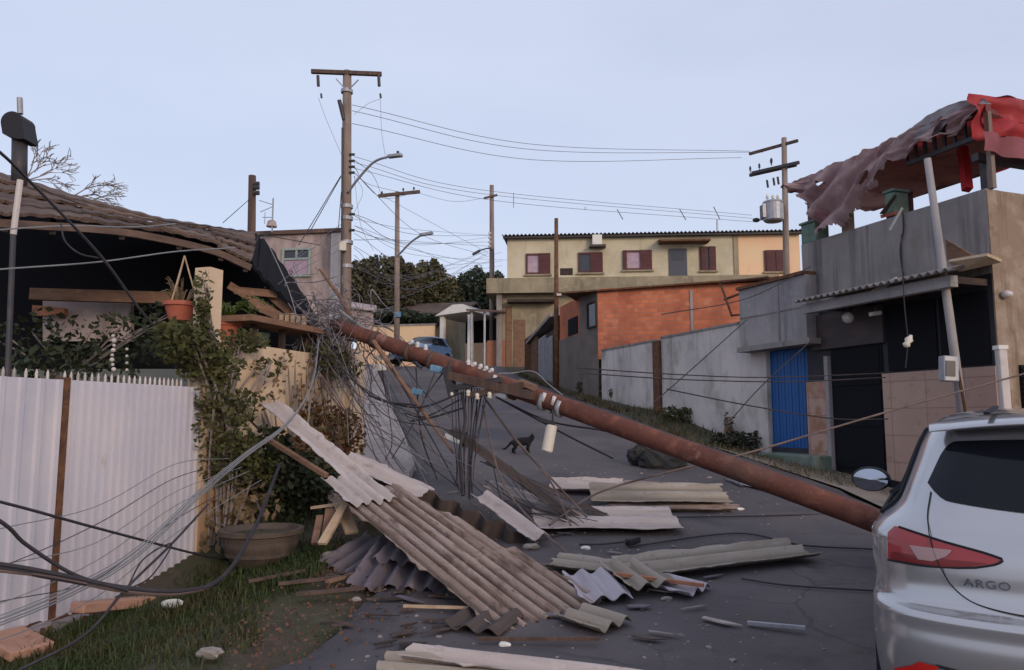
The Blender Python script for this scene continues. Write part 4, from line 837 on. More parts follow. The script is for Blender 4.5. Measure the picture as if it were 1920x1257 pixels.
# metal post, flue
t = thing('porch_post', 'slim pole with a white sleeve near its top before the dark porch', 'post', Vector((W(14, 700, 6.6).x, 6.9, 0)))
mb = MB(); mb.tube([W(12, 760, 7.0), W(25, 440, 7.0)],   .026, 8); mb.build('shaft', M['steel_dark'], t)
mb = MB(); mb.tube([W(25, 440, 7.0), W(38, 338, 7.0)], .028, 8); mb.build('sleeve', M['wall_pale'], t)
t = thing('chimney_flue', 'dark metal chimney flue with a hooded cowl above the porch roof', 'chimney', W(36, 330, 9.3))
mb = MB(); b = W(36, 350, 9.3); c = W(37, 262, 9.3); mb.tube([b, c], .09, 14); mb.build('pipe', M['steel_dark'], t, smooth=True)
mb = MB(); c = W(34, 240, 9.3)
prof = [];
for k in range(13):
    q = rad(200) - k * rad(200 - 0) / 12 * 1.0; prof.append((c.x + .135 * math.cos(q), c.z + .03 + .135 * math.sin(q)))
prof += [(c.x + .19, c.z - .2), (c.x + .09, c.z - .2), (c.x - .10, c.z - .13)]
k = len(prof); vs = [Vector((x, 9.16, z)) for x, z in prof] + [Vector((x, 9.44, z)) for x, z in prof]
mb.add(vs, [tuple(range(k)), tuple(range(k, 2 * k))[::-1]] + [(i, k + i, k + (i + 1) % k, (i + 1) % k) for i in range(k)]); mb.build('cowl', M['black'], t)
mb = MB(); mb.tube([W(38, 214, 9.3), W(37, 184, 9.3)], .035, 8); mb.build('finial', M['galv'], t)
# pale wall seen through the porch
o = MB(); o.hexa([W(78, 640, 13.4), W(330, 640, 13.8), W(330, 640, 14), W(78, 640, 13.6), W(78, 563, 13.4), W(330, 568, 13.8), W(330, 568, 14), W(78, 563, 13.6)])
# flue-side hanging ornament chain in the porch
t = thing('bead_chain', 'pale bead chain hanging in the dark porch opening', 'hanging chain', W(215, 640, 8.4))
for k in range(8):
    mb = MB(); mb.ico(W(212 + 2 * math.sin(k), 630 + k * 9, 8.4), .018 + .008 * (k % 2), 2); mb.build('bead', M['wall_pale'], t, smooth=True)
for k in range(4):
    mb = MB(); mb.ico(W(238, 655 + k * 13, 8.5), .018, 2); mb.build('bead', M['wall_pale'], t, smooth=True)
# light patch at the back: doorway of the porch

for (x0, x1, y0, y1, mm, nm) in [(80, 245, 563, 640, 'pinkhouse', 'light_panel'), (60, 120, 572, 592, 'brick_red', 'ledge')]:
    d_ = 10.72 if nm == 'light_panel' else 10.5; mb = MB(); mb.hexa([W(x0, y1, d_), W(x1, y1, d_), W(x1, y1, d_) + Vector((0, .1, 0)), W(x0, y1, d_) + Vector((0, .1, 0)), W(x0, y0, d_), W(x1, y0 + 6, d_), W(x1, y0 + 6, d_) + Vector((0, .1, 0)), W(x0, y0, d_) + Vector((0, .1, 0))]); mb.build(nm, M[mm], ph)
# ---- pots, ferns
def flowerpot(name, label, c, r, h, m, cord=True):
    t = thing(name, label, 'flower pot', c); mb = MB(); mb.lathe(c, [(r * .66, 0), (r * .95, h * .78), (r * 1.08, h * .78), (r * 1.08, h), (r * .9, h), (r * .85, h * .8)], 20); mb.build('pot', m, t, smooth=False)
    mb = MB(); mb.lathe(c + Vector((0, 0, h * .86)), [(r * .88, 0), (.01, .01)], 16, cap=False); mb.build('earth', M['soil'], t); return t
c = W(337, 602, 7.9); t = flowerpot('hanging_flowerpot', 'orange clay flowerpot hanging in front of the cream pillar', c, .165, .20, M['terracotta'])
mb = MB(); top = W(346, 480, 7.9)
for k in range(3):
    q = k * 2.1 + .4; mb.tube([c + Vector((.17 * math.cos(q), .17 * math.sin(q), .19)), top], .008, 5)
mb.build('cord', M['wood_pale'], t)
mb = MB()
for k in range(26):
    q = R.uniform(0, 6.28); e = c + Vector((.22 * math.cos(q) * R.uniform(.3, 1.1), .22 * math.sin(q), R.uniform(.25, .48))); a = c + Vector((.06 * math.cos(q), .06 * math.sin(q), .2))
    mb.tube(curve([a, a.lerp(e, .6) + Vector((0, 0, .06)), e], 3), [.008] * 3 + [.006] * 3 + [.002], 4)
mb.build('dry_leaves', M['leaf_dry'], t)
c = W(422, 640, 8.5); t = flowerpot('hanging_flowerpot', 'shaded red clay flowerpot holding a green fern beside the plank shelf', c, .17, .22, M['terracotta'])
mb = MB()
for k in range(34):
    q = R.uniform(0, 6.28); L = R.uniform(.3, .62); d = Vector((math.cos(q), math.sin(q) * .7, 0)); a = c + Vector((0, 0, .22)); pts = [a, a + d * L * .5 + Vector((0, 0, L * .45)), a + d * L + Vector((0, 0, L * .25))]
    cv = curve(pts, 5)
    for i in range(len(cv) - 1):
        p = cv[i]; s = Vector((-d.y, d.x, 0)); w = .055 * (1 - i / len(cv))
        for sg in (-1, 1): mb.add([p, p + s * sg * w + Vector((0, 0, .02)), p + (cv[i + 1] - p) * .8 + s * sg * w * .4], [(0, 1, 2)])
        mb.add([p - s * .006, p + s * .006, cv[i + 1] + s * .006, cv[i + 1] - s * .006], [(0, 1, 2, 3)])
mb.build('fern', M['leaf_bright'], t)
c = W(488, 668, 9.0); flowerpot('flower_pot', 'small green pot standing on the cream wall top', Vector((c.x, c.y, wz + .01)), .10, .19, M['green_pot'])
c = W(462, 666, 8.9); flowerpot('flower_pot', 'small brown clay pot on the cream wall top beside the green pot', Vector((c.x, c.y, wz + .01)), .11, .15, M['brick_red'])
# big planters at the wall foot
c = G(470, 1078); c.y += .25; c.z = gz(c.x, c.y)
t = thing('barrel_planter', 'wide brown ribbed tub at the foot of the cream wall', 'planter', c)
M['tub'] = mat('tub', (.10, .075, .062), [((.06, .045, .038), 6, .45, .65, .7), ((.17, .13, .105), 4, .58, .72, .5)], bump=.2)
mb = MB(); mb.lathe(c, [(.22, 0), (.29, .08), (.31, .10), (.31, .13), (.33, .18), (.335, .20), (.335, .23), (.345, .28), (.38, .29), (.38, .33), (.33, .33), (.30, .27)], 32); mb.build('tub', M['tub'], t)
mb = MB(); mb.lathe(c + Vector((0, 0, .28)), [(.31, 0), (.02, .03)], 20, cap=False); mb.build('earth', M['soil'], t)
# creepers
shrub('wall_creeper', 'green creeper climbing over the corner where white gate meets cream wall', 'creeper', GT.pt(s0 + .1, .0, .15),
      [(GT.at(415, 800, .16), (.30, .3, .42)), (GT.at(398, 730, .1), (.16, .3, .3)), (GT.at(445, 760, .15), (.30, .25, .2)), (GT.at(430, 860, .2), (.35, .3, .3)), (GT.at(480, 870, .25), (.3, .3, .3))], M['leaf'], 2600, .062)
shrub('wall_creeper', 'leafy creeper hanging over the cream pillar below the clay pot', 'creeper', GT.pt(s0 + .3, 1.2, .1),
      [(GT.at(378, 600, .08), (.10, .1, .3)), (GT.at(330, 640, .0), (.25, .3, .22)), (GT.at(375, 660, .05), (.3, .2, .32)), (GT.at(410, 690, .12), (.3, .15, .18)), (GT.at(455, 640, .1), (.3, .2, .14)), (GT.at(490, 690, .1), (.25, .1, .12)), (GT.at(380, 560, .1), (.1, .1, .35))], M['leaf'], 1900, .07)
shrub('wall_creeper', 'sparse dry creeper twigs spread across the cream wall', 'creeper', GT.pt(lerp(s0, s1, .5), .3, .1),
      [(GT.at(525, 700, .06), (.5, .06, .28)), (GT.at(560, 735, .08), (.35, .06, .25)), (GT.at(500, 745, .08), (.35, .06, .2))], M['leaf_dry'], 170, .07)
shrub('red_bush', 'reddish-brown bush at the uphill end of the cream wall', 'bush', GT.pt(lerp(s0, s1, .82), .5, .25),
      [(GT.at(600, 800, .2), (.36, .3, .35)), (GT.at(645, 820, .15), (.3, .3, .4)), (GT.at(620, 880, .3), (.42, .4, .36)), (GT.at(575, 850, .3), (.3, .3, .3))], M['leaf_red'], 2600, .075)
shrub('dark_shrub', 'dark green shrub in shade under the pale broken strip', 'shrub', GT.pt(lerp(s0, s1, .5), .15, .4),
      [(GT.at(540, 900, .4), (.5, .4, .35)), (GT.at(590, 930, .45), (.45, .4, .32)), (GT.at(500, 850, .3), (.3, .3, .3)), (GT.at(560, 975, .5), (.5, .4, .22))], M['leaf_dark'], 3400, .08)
shrub('dry_bush', 'tangled dry brown stems behind the brown tub', 'bush', GT.pt(s0 + .8, .0, .2),
      [(GT.at(450, 960, .25), (.4, .3, .4)), (GT.at(430, 1010, .3), (.3, .3, .3))], M['leaf_dry'], 420, .09)
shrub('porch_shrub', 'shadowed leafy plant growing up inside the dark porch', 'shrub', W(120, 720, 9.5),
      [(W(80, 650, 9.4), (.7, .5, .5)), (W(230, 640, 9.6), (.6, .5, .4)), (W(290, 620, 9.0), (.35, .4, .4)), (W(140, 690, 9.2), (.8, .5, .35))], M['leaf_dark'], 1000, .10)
# bare tree behind the roof
t = thing('bare_tree', 'leafless tree with thin twigs behind the porch roof', 'tree', Vector((-9.6, 14.5, gz(-9.6, 14.5))))
def branch(mb, p, d, L, r, lev):
    e = p + d * L; m_ = p.lerp(e, .5) + Vector((R.uniform(-.1, .1), 0, R.uniform(-.05, .1))) * L
    mb.tube(curve([p, m_, e], 3), [r] * 3 + [r * .8] * 3 + [r * .6], 5)
    if lev <= 0: return
    for _ in range(3):
        nd = (d + Vector((R.uniform(-.9, .9), R.uniform(-.5, .5), R.uniform(-.55, .45)))).normalized()
        branch(mb, p.lerp(e, R.uniform(.45, 1)), nd, L * R.uniform(.5, .8), max(.007, r * .55), lev - 1)
mb = MB(); b0 = Vector((-9.9, 14.5, gz(-9.6, 14.5))); b1 = W(45, 340, 14.5); b2 = W(130, 372, 14.5)
mb.tube([b0, b0.lerp(b1, .6), b1], [.14, .10, .05], 8); mb.tube([b0.lerp(b1, .6), b2], [.08, .04], 6); mb.build('trunk', M['twig'], t)
mb = MB()
for (p, d) in [(b1, (.7, 0, .6)), (b1, (.9, 0, .1)), (b1, (.3, 0, .9)), (b1, (.8, .1, .35)), (b2, (.9, 0, .2)), (b2, (.7, 0, .45)), (b2, (.95, 0, -.05))]: branch(mb, p, Vector(d).normalized(), .55, .013, 3)
mb.build('crown', M['twig'], t)
# ---- grass verge (stuff) and dry litter
mb = MB(); cnt = 0
while cnt < 13000:
    y = R.uniform(3.6, 8.4); x = R.uniform(-4.0, -1.1)
    xl = pwl(XLG, y); lim = xl - .12 + .26 * mnoise.noise(Vector((x, y * 1.3, 0)))
    gx = -3.84 + .325 * (y - 5.6) + .30
    if x > lim or x < gx: continue
    dens = .62 + .9 * mnoise.noise(Vector((x * 1.5, y * 1.5, 5))) - sstep(6.9, 7.9, y) * .4 - .35 * sstep(-.55, .0, x - lim)
    if R.random() > dens: continue
    p = Vector((x, y, gz(x, y) - .01)); hgt = R.uniform(.035, .13) * (.7 + .7 * max(0, dens)); q = R.uniform(0, 6.28); ln = Vector((math.cos(q), math.sin(q), 0)) * hgt * R.uniform(.2, .9); w = Vector((-math.sin(q), math.cos(q), 0)) * R.uniform(.003, .007)
    m1 = p + ln * .35 + Vector((0, 0, hgt * .65)); e = p + ln + Vector((0, 0, hgt * R.uniform(.6, 1)))
    mb.add([p - w, p + w, m1 + w * .7, m1 - w * .7, e], [(0, 1, 2, 3), (3, 2, 4)]); cnt += 1
struct(mb.build('grass', M['grass']), 'stuff')
mb = MB(); cnt = 0
while cnt < 2200:
    y = R.uniform(3.4, 8.6); x = pwl(XLG, y) + R.gauss(.2, .4)
    if R.random() > .5 + mnoise.noise(Vector((x * 1.7, y * 1.7, 8))): continue
    c = Vector((x, y, gz(x, y) + .035 + R.uniform(0, .012))); leaves(mb, c, (.01, .01, .004), 1, R.uniform(.012, .036), aspect=1.3); cnt += 1
o = mb.build('leaf_litter', mat('leaf_litter', (.17, .075, .05), rnd=((.10, .07, .045), 1.0)), loc=(-1.6, 5, 0)); struct(o, 'stuff'); o['label'] = 'dry reddish leaf litter along the grass edge of the road'; 
# weeds along the lane walls
def weeds(name, label, cpx, cpy, w, h, n, m='leaf', size=.09):
    b = G(cpx, cpy); shrub(name, label, 'weeds', b, [(b + Vector((w * f, .1 * f, h * .5)), (w * .4, .2, h * .55)) for f in (-.6, 0, .6)], M[m], n, size)
weeds('weed_clump', 'green weeds at the foot of the far pale wall panel', 1180, 752, .55, .42, 700)
weeds('weed_clump', 'weeds growing at the foot of the tall pale wall', 1290, 792, .6, .35, 600)
weeds('weed_clump', 'dark dead weeds between tall pale wall and blue gate', 1385, 842, .55, .32, 600, 'leaf_dark')
weeds('weed_clump', 'pale withered weed stalk standing before the tall pale wall', 1368, 832, .12, .62, 90, 'leaf_dry')
weeds('weed_clump', 'low weeds by the plastered brick gable', 1105, 738, .4, .35, 350)
weeds('weed_clump', 'yellowish leafy plant by the shed doors under the yellow house', 972, 682, .5, .9, 300, 'leaf_dry', .14)
mb = MB(); cnt = 0
while cnt < 5000:
    y = R.uniform(10.5, 30); x = R.uniform(pwl(XR, y) + .05, max(pwl(XR, y) + .3, facx(y) - .05))
    if R.random() > .5 + 1.1 * mnoise.noise(Vector((x * .9, y * .9, 3))): continue
    p = Vector((x, y, gz(x, y) - .01)); hgt = R.uniform(.05, .16); q = R.uniform(0, 6.28); ln = Vector((math.cos(q), math.sin(q), 0)) * hgt * .6; w = Vector((-math.sin(q), math.cos(q), 0)) * .012
    mb.add([p - w, p + w, p + ln + Vector((0, 0, hgt))], [(0, 1, 2)]); cnt += 1
o = struct(mb.build('verge_grass', mat('verge_grass', (.085, .075, .035), rnd=((.13, .095, .055), 1.0)), loc=(3, 15, 0)), 'stuff')
o['label'] = 'short patchy grass on the bank below the lane walls'
# ================================================================ FALLEN ROOF SHEETS AND DEBRIS
def sheet(name, label, A, B, C, m, pitch=.177, amp=.025, th=.007, jag0=0.0, jag1=0.0, bend=0.0, cat='roof sheet', group=None, seed=0, pale=None, side=.03, taper=1.0):
    """corrugated sheet: A corner, B end of its length, C across the waves"""
    A = Vector(A); B = Vector(B); C = Vector(C); X = (B - A); L = X.length; X.normalize()
    Y = (C - A); Y -= X * Y.dot(X); Wd = Y.length; Y.normalize(); Z = X.cross(Y)
    if Z.z < 0: Z = -Z
    ny = max(12, int(Wd / pitch * 12)); nx = 40
    def f(u, v, s):
        e_ = side * (mnoise.noise(Vector((v * L * 3.3, seed, 11))) + .6 * mnoise.noise(Vector((v * L * 11, seed, 12)))); e2 = side * (mnoise.noise(Vector((v * L * 3.3, seed, 21))) + .6 * mnoise.noise(Vector((v * L * 11, seed, 22))))
        y = lerp(e_, Wd * lerp(1, taper, v) + e2, u); j0 = jag0 * (mnoise.noise(Vector((y * 9, seed, 0))) * .7 + .6 * mnoise.noise(Vector((y * 31, seed, 2)))); j1 = jag1 * (mnoise.noise(Vector((y * 9, seed, 5))) * .7 + .6 * mnoise.noise(Vector((y * 31, seed, 7))))
        x = lerp(j0, L + j1, v); z = amp * math.cos(2 * math.pi * y / pitch) + s * th / 2 - bend * 4 * (v - .5) ** 2 * L + .012 * mnoise.noise(Vector((x * 1.3, y * 2, seed)))
        return Vector((x, y, z))
    mb = MB(); mb.grid(lambda u, v: f(u, v, 1), ny, nx); n1 = len(mb.v); mb.grid(lambda u, v: f(u, v, -1), ny, nx, True)
    for i in range(ny):
        a = i; mb.f.append((a, a + n1, a + 1 + n1, a + 1)); a = nx * (ny + 1) + i; mb.f.append((a, a + 1, a + 1 + n1, a + n1))
    for j in range(nx):
        a = j * (ny + 1); mb.f.append((a, a + ny + 1, a + ny + 1 + n1, a + n1)); a = j * (ny + 1) + ny; mb.f.append((a, a + n1, a + ny + 1 + n1, a + ny + 1))
    o = mb.build(name, m); o.matrix_world = Matrix((( X.x, Y.x, Z.x, A.x), (X.y, Y.y, Z.y, A.y), (X.z, Y.z, Z.z, A.z), (0, 0, 0, 1)))
    bm = bmesh.new(); bm.from_mesh(o.data); bmesh.ops.recalc_face_normals(bm, faces=bm.faces); bm.to_mesh(o.data); bm.free()
    return tag(o, label, cat, group)
def gsheet(label, pA, pB, width, m, lift=.05, tilt=0.0, endlift=0.0, **k):
    """sheet lying on the road: long axis from pixel pA to pixel pB, width going away from the viewer"""
    A = G(*pA, RZ) + Vector((0, 0, lift)); B = G(*pB, RZ) + Vector((0, 0, lift + endlift)); d = (B - A); h = Vector((-d.y, d.x, 0)).normalized()
    if h.y < 0: h = -h
    C = A + h * width; C.z = A.z + (gz(C.x, C.y) - gz(A.x, A.y)) + tilt
    return sheet('roof_sheet', label, A, B, C, m, **k)
# the big leaning sheet
A = Vector((-.07, 5.02, .05)); C = Vector((.50, 5.85, .225)); B = W(628, 930, 6.75)
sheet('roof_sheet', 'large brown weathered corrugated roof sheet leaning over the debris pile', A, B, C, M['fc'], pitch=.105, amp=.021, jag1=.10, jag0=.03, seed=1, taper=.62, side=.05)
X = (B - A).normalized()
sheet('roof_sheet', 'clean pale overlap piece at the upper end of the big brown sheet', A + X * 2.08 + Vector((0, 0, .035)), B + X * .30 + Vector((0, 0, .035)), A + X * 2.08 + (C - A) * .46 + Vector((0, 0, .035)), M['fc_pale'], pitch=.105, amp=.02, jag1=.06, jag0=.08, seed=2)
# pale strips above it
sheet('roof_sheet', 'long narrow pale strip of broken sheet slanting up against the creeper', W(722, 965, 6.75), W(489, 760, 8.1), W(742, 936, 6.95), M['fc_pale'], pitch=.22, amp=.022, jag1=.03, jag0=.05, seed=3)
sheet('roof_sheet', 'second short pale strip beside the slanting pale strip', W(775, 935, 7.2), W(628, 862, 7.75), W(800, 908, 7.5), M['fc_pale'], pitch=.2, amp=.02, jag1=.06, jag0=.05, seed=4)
mb = MB(); mb.bar(W(500, 822, 7.9), W(612, 892, 7.2), .05, .04); o = mb.build('timber_batten', M['wood'], loc=W(550, 850, 7.6)); tag(o, 'thin brown batten under the slanting pale strip', 'batten')
# wavy-edged sheets facing the viewer
A = W(985, 1003, 7.15); C = W(698, 874, 7.95); d = (C - A); back = Vector((.35, 1.0, 0)).normalized() * 1.15; B = A + back + Vector((0, 0, -.02)); 
sheet('roof_sheet', 'long sheet showing its dark wavy edge above the big brown sheet', A, A + (lambda D, e: (D - e * D.dot(e)))(Vector((.10, .06, -.70)), (C - A).normalized()), C, M['fc_dark'], pitch=.27, amp=.05, th=.014, jag0=.03, jag1=.1, seed=5)  # dark material puts the shade on the viewer-facing side into the colour
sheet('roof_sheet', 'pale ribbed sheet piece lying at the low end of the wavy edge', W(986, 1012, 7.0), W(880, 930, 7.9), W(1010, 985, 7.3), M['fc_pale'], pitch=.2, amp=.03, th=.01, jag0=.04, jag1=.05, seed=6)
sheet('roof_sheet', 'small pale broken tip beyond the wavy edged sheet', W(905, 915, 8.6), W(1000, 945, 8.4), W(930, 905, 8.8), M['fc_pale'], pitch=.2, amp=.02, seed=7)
# dark slanting strip and white tip in the middle
sheet('roof_sheet', 'dark narrow sheet strip slanting down across the road centre', W(1085, 992, 7.6), W(828, 806, 8.9), W(1100, 980, 7.8), M['fc_dark'], pitch=.2, amp=.025, jag1=.06, seed=8)
sheet('roof_sheet', 'brownish slanting strip beside the dark strip in the road centre', W(1160, 985, 7.7), W(900, 868, 8.7), W(1172, 976, 7.8), M['fc_dark'], pitch=.2, amp=.022, jag1=.08, seed=9)
shard('broken_shard', 'small white chip on the upper tip of the dark slanting strip', 'shard', [W(836, 812, 8.75), W(866, 828, 8.6), W(862, 834, 8.6), W(832, 820, 8.75)], .02, M['white'])
# flat sheets on the road
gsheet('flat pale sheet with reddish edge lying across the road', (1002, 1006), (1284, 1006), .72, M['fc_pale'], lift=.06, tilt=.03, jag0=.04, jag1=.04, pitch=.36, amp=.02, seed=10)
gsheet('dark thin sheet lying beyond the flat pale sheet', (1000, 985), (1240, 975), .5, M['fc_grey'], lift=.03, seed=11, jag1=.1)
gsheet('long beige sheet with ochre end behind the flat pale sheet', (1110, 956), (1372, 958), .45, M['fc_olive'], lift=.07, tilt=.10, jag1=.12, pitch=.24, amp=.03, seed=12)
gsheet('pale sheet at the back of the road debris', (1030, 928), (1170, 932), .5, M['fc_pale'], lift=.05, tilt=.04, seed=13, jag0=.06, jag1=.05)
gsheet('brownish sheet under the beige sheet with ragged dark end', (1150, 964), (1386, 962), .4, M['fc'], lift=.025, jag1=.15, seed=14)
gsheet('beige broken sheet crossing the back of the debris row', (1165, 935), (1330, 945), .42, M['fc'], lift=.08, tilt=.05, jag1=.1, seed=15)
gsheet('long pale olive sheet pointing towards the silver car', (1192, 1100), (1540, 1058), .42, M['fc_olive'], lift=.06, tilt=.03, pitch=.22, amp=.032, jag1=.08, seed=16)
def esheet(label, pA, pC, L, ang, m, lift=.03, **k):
    """sheet whose wavy end faces the viewer between pixels pA and pC"""
    A = G(*pA, RZ) + Vector((0, 0, lift)); C = G(*pC, RZ) + Vector((0, 0, lift)); d = (C - A).normalized(); h = Vector((-d.y, d.x, 0))
    if h.y < 0: h = -h
    h = Matrix.Rotation(ang, 3, 'Z') @ h; B = A + h * L; B.z = gz(B.x, B.y) + RZ + lift + k.pop('rise', 0)
    return sheet('roof_sheet', label, A, B, C, m, **k)
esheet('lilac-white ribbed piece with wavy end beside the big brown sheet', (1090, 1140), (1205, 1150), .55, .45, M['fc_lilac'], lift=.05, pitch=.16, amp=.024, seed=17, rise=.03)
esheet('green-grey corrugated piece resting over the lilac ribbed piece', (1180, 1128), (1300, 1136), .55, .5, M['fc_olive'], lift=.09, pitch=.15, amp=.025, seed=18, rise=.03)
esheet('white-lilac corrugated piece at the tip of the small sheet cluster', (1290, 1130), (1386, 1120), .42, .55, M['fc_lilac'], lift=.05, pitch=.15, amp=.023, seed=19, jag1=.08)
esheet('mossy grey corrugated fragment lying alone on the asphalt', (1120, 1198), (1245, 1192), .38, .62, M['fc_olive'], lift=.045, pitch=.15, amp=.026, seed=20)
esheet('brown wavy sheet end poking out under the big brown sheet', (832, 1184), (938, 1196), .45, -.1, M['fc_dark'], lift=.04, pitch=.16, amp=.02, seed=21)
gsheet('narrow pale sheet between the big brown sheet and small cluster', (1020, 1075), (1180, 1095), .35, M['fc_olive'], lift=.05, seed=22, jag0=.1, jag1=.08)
# bottom sheets at the viewer's feet
A = G(690, 1292, RZ) + Vector((0, 0, .05)); Bq = G(1160, 1330, RZ) + Vector((0, 0, .04))
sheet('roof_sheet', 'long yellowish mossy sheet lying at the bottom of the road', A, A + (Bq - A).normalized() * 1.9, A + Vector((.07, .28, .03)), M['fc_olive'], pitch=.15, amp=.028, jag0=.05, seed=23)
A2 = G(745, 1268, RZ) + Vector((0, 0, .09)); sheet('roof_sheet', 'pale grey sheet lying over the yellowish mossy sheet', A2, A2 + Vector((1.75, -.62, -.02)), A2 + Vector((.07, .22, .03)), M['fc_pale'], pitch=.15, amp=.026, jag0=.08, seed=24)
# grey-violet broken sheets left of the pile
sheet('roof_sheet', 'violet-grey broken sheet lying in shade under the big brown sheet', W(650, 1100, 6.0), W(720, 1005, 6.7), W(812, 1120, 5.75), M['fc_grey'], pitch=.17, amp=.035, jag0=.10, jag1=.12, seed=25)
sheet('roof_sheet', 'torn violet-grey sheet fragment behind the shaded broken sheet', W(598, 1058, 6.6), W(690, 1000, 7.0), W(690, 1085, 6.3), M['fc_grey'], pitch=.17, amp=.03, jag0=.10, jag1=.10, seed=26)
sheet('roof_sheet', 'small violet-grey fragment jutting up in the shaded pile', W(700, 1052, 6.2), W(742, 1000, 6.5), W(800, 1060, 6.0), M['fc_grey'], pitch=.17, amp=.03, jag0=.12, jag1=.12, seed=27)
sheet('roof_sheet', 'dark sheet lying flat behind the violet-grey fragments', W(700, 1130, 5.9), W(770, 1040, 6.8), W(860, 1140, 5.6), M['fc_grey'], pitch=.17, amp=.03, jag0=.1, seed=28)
# splintered wood heap
for i, (p, q, w, m, lab) in enumerate([((586, 952, 7.1), (648, 944, 7.0), .07, 'wood_pale', 'pale splintered board end lying level in the timber heap'), ((650, 940, 6.9), (604, 1020, 6.5), .08, 'wood_pale', 'cream splintered plank leaning down through the timber heap'), ((600, 968, 7.0), (590, 1020, 6.7), .06, 'wood', 'brown plank end at the edge of the timber heap'),
        ((640, 950, 6.95), (660, 1000, 6.75), .12, 'wood_pale', 'wide tan splintered board under the big sheet end'), ((620, 955, 7.0), (612, 1010, 6.8), .09, 'wood', 'dark brown board in the middle of the timber heap')]):
    mb = MB(); mb.bar(W(*p), W(*q), w, .025); o = mb.build('splintered_board', M[m], loc=W(*q)); tag(o, lab, 'board')
for i, (px, py, L, w, ang, m, lab) in enumerate([(520, 1085, .45, .04, .5, 'wood', 'thin brown stick at the foot of the tub'), (590, 1090, .55, .05, .35, 'wood', 'brown stick in the dirt below the shaded sheets'), (620, 1110, .5, .06, .3, 'wood', 'flat dark lath on the dirt beside the grass'), (640, 1085, .3, .05, 1.0, 'wood', 'short lath standing across the dirt'),
        (1455, 1174, .36, .035, -.45, 'galv', 'thin grey metal strip alone on the asphalt beside the car'), (1010, 1200, .75, .025, -.05, 'wood', 'thin brown lath on the asphalt under the big sheet end'), (820, 1140, .5, .015, -.2, 'wood_pale', 'pale thin lath in the dark dirt'), (1250, 1092, .85, .035, -.12, 'brick_red', 'orange-brown lath lying over the small sheet cluster')]):
    c = G(px, py, .06); mb = MB(); mb.bar(c - Vector((math.cos(ang), math.sin(ang), 0)) * L / 2, c + Vector((math.cos(ang), math.sin(ang), .02)) * L / 2 + Vector((0, 0, gz(c.x + .2, c.y + .1) - gz(c.x, c.y))), w, .02)
    if i < 3 or i == 5: m = 'pole_dark'
    if i == 7:
        mb = MB(); mb.bar(W(1150, 1076, 5.95), W(1320, 1098, 5.7), .035, .025)
    o = mb.build('wood_lath' if i != 4 else 'metal_strip', M[m], loc=c); tag(o, lab, 'lath' if i != 4 else 'metal strip')
shard('white_board', 'white flat board lying on the road below the fallen pole', 'board', [G(1388, 908, .05), G(1476, 930, .05), G(1470, 918, .05), G(1392, 903, .05)], .03, M['white'])
shard('dark_shard', 'small dark shard beside the white board on the road', 'shard', [G(1372, 905, .04), G(1392, 914, .04), G(1396, 908, .04), G(1356, 900, .04)], .02, M['fc_grey'])
chips = [(322, 1140, .11, 'white plastic piece on the grass in front of the gate'), (945, 1214, .05, 'tiny white chip near the bottom sheet'), (1098, 1032, .06, 'white chip on the road beyond the big sheet'), (1062, 1050, .05, 'small white chip close to the big sheet edge'), (995, 1032, .10, 'pinkish broken chunk at the end of the wavy sheet'), (690, 1090, .05, 'pale pebble in the dirt by the shaded sheets'), (668, 1128, .05, 'pale pebble in the dirt beside the grass'), (1388, 958, .06, 'white chip at the ragged end of the debris row'), (390, 1235, .10, 'dull stone half sunk in the grass edge'), (1250, 1128, .06, 'pale chip in front of the small sheet cluster'), (1330, 898, .05, 'grey chip under the fallen pole'), (1010, 750, .09, 'white chip on the bank near the fallen pole'), (985, 742, .09, 'pale stone on the bank uphill of the fallen pole'), (620, 1050, .12, 'grey concrete lump by the torn fragment')]
for i, (px, py, s, lab) in enumerate(chips):
    c = G(px, py, .02) + Vector((0, 0, s * .3)); mb = MB(); mb.ico(c, s * .6, 2, (1.3, .8, .55), .22, i); o = mb.build('rubble_chip', M['white'] if 'white' in lab else M['stone'], loc=c); tag(o, lab, 'rubble')
mb = MB()
for _ in range(800):
    y = R.uniform(4.2, 11); x = R.gauss(.5, 1.3)
    if not (pwl(XL, y) < x < pwl(XR, y)): continue
    s = abs(R.gauss(0, .006)) + .003; mb.ico((x, y, gz(x, y) + RZ + s * .3), s, 1, (1.3, .9, .6), .3, _)
struct(mb.build('road_grit', M['stone'], loc=(0, 6, 0)), 'stuff')
# dark mossy lump on the road
c = G(1245, 880, .03); t = thing('mossy_clod', 'dark mossy clod of torn-up ground beside the fallen pole', 'clod', c)
mb = MB(); mb.ico(c + Vector((.02, .12, .10)), .30, 3, (1.15, .6, .62), .13, 3); mb.build('clod', M['mossy'], t)
mb = MB(); mb.ico(c + Vector((-.24, .3, .17)), .19, 3, (1.2, .7, .85), .14, 4); mb.build('small_clod', M['mossy'], t)
c = G(1188, 1026, .03); t = thing('line_clamp', 'black cable clamp lying on the road beyond the long olive sheet', 'clamp', c)
mb = MB(); mb.bar(c + Vector((-.06, 0, .04)), c + Vector((.06, .08, .06)), .07, .06); mb.build('body', M['black'], t, bevel=.012)
mb = MB(); mb.tube(curve([c + Vector((-.05, 0, .05)), c + Vector((-.3, -.03, .03)), c + Vector((-.5, .02, .02))]), .01, 5); mb.build('tail', M['cable'], t)

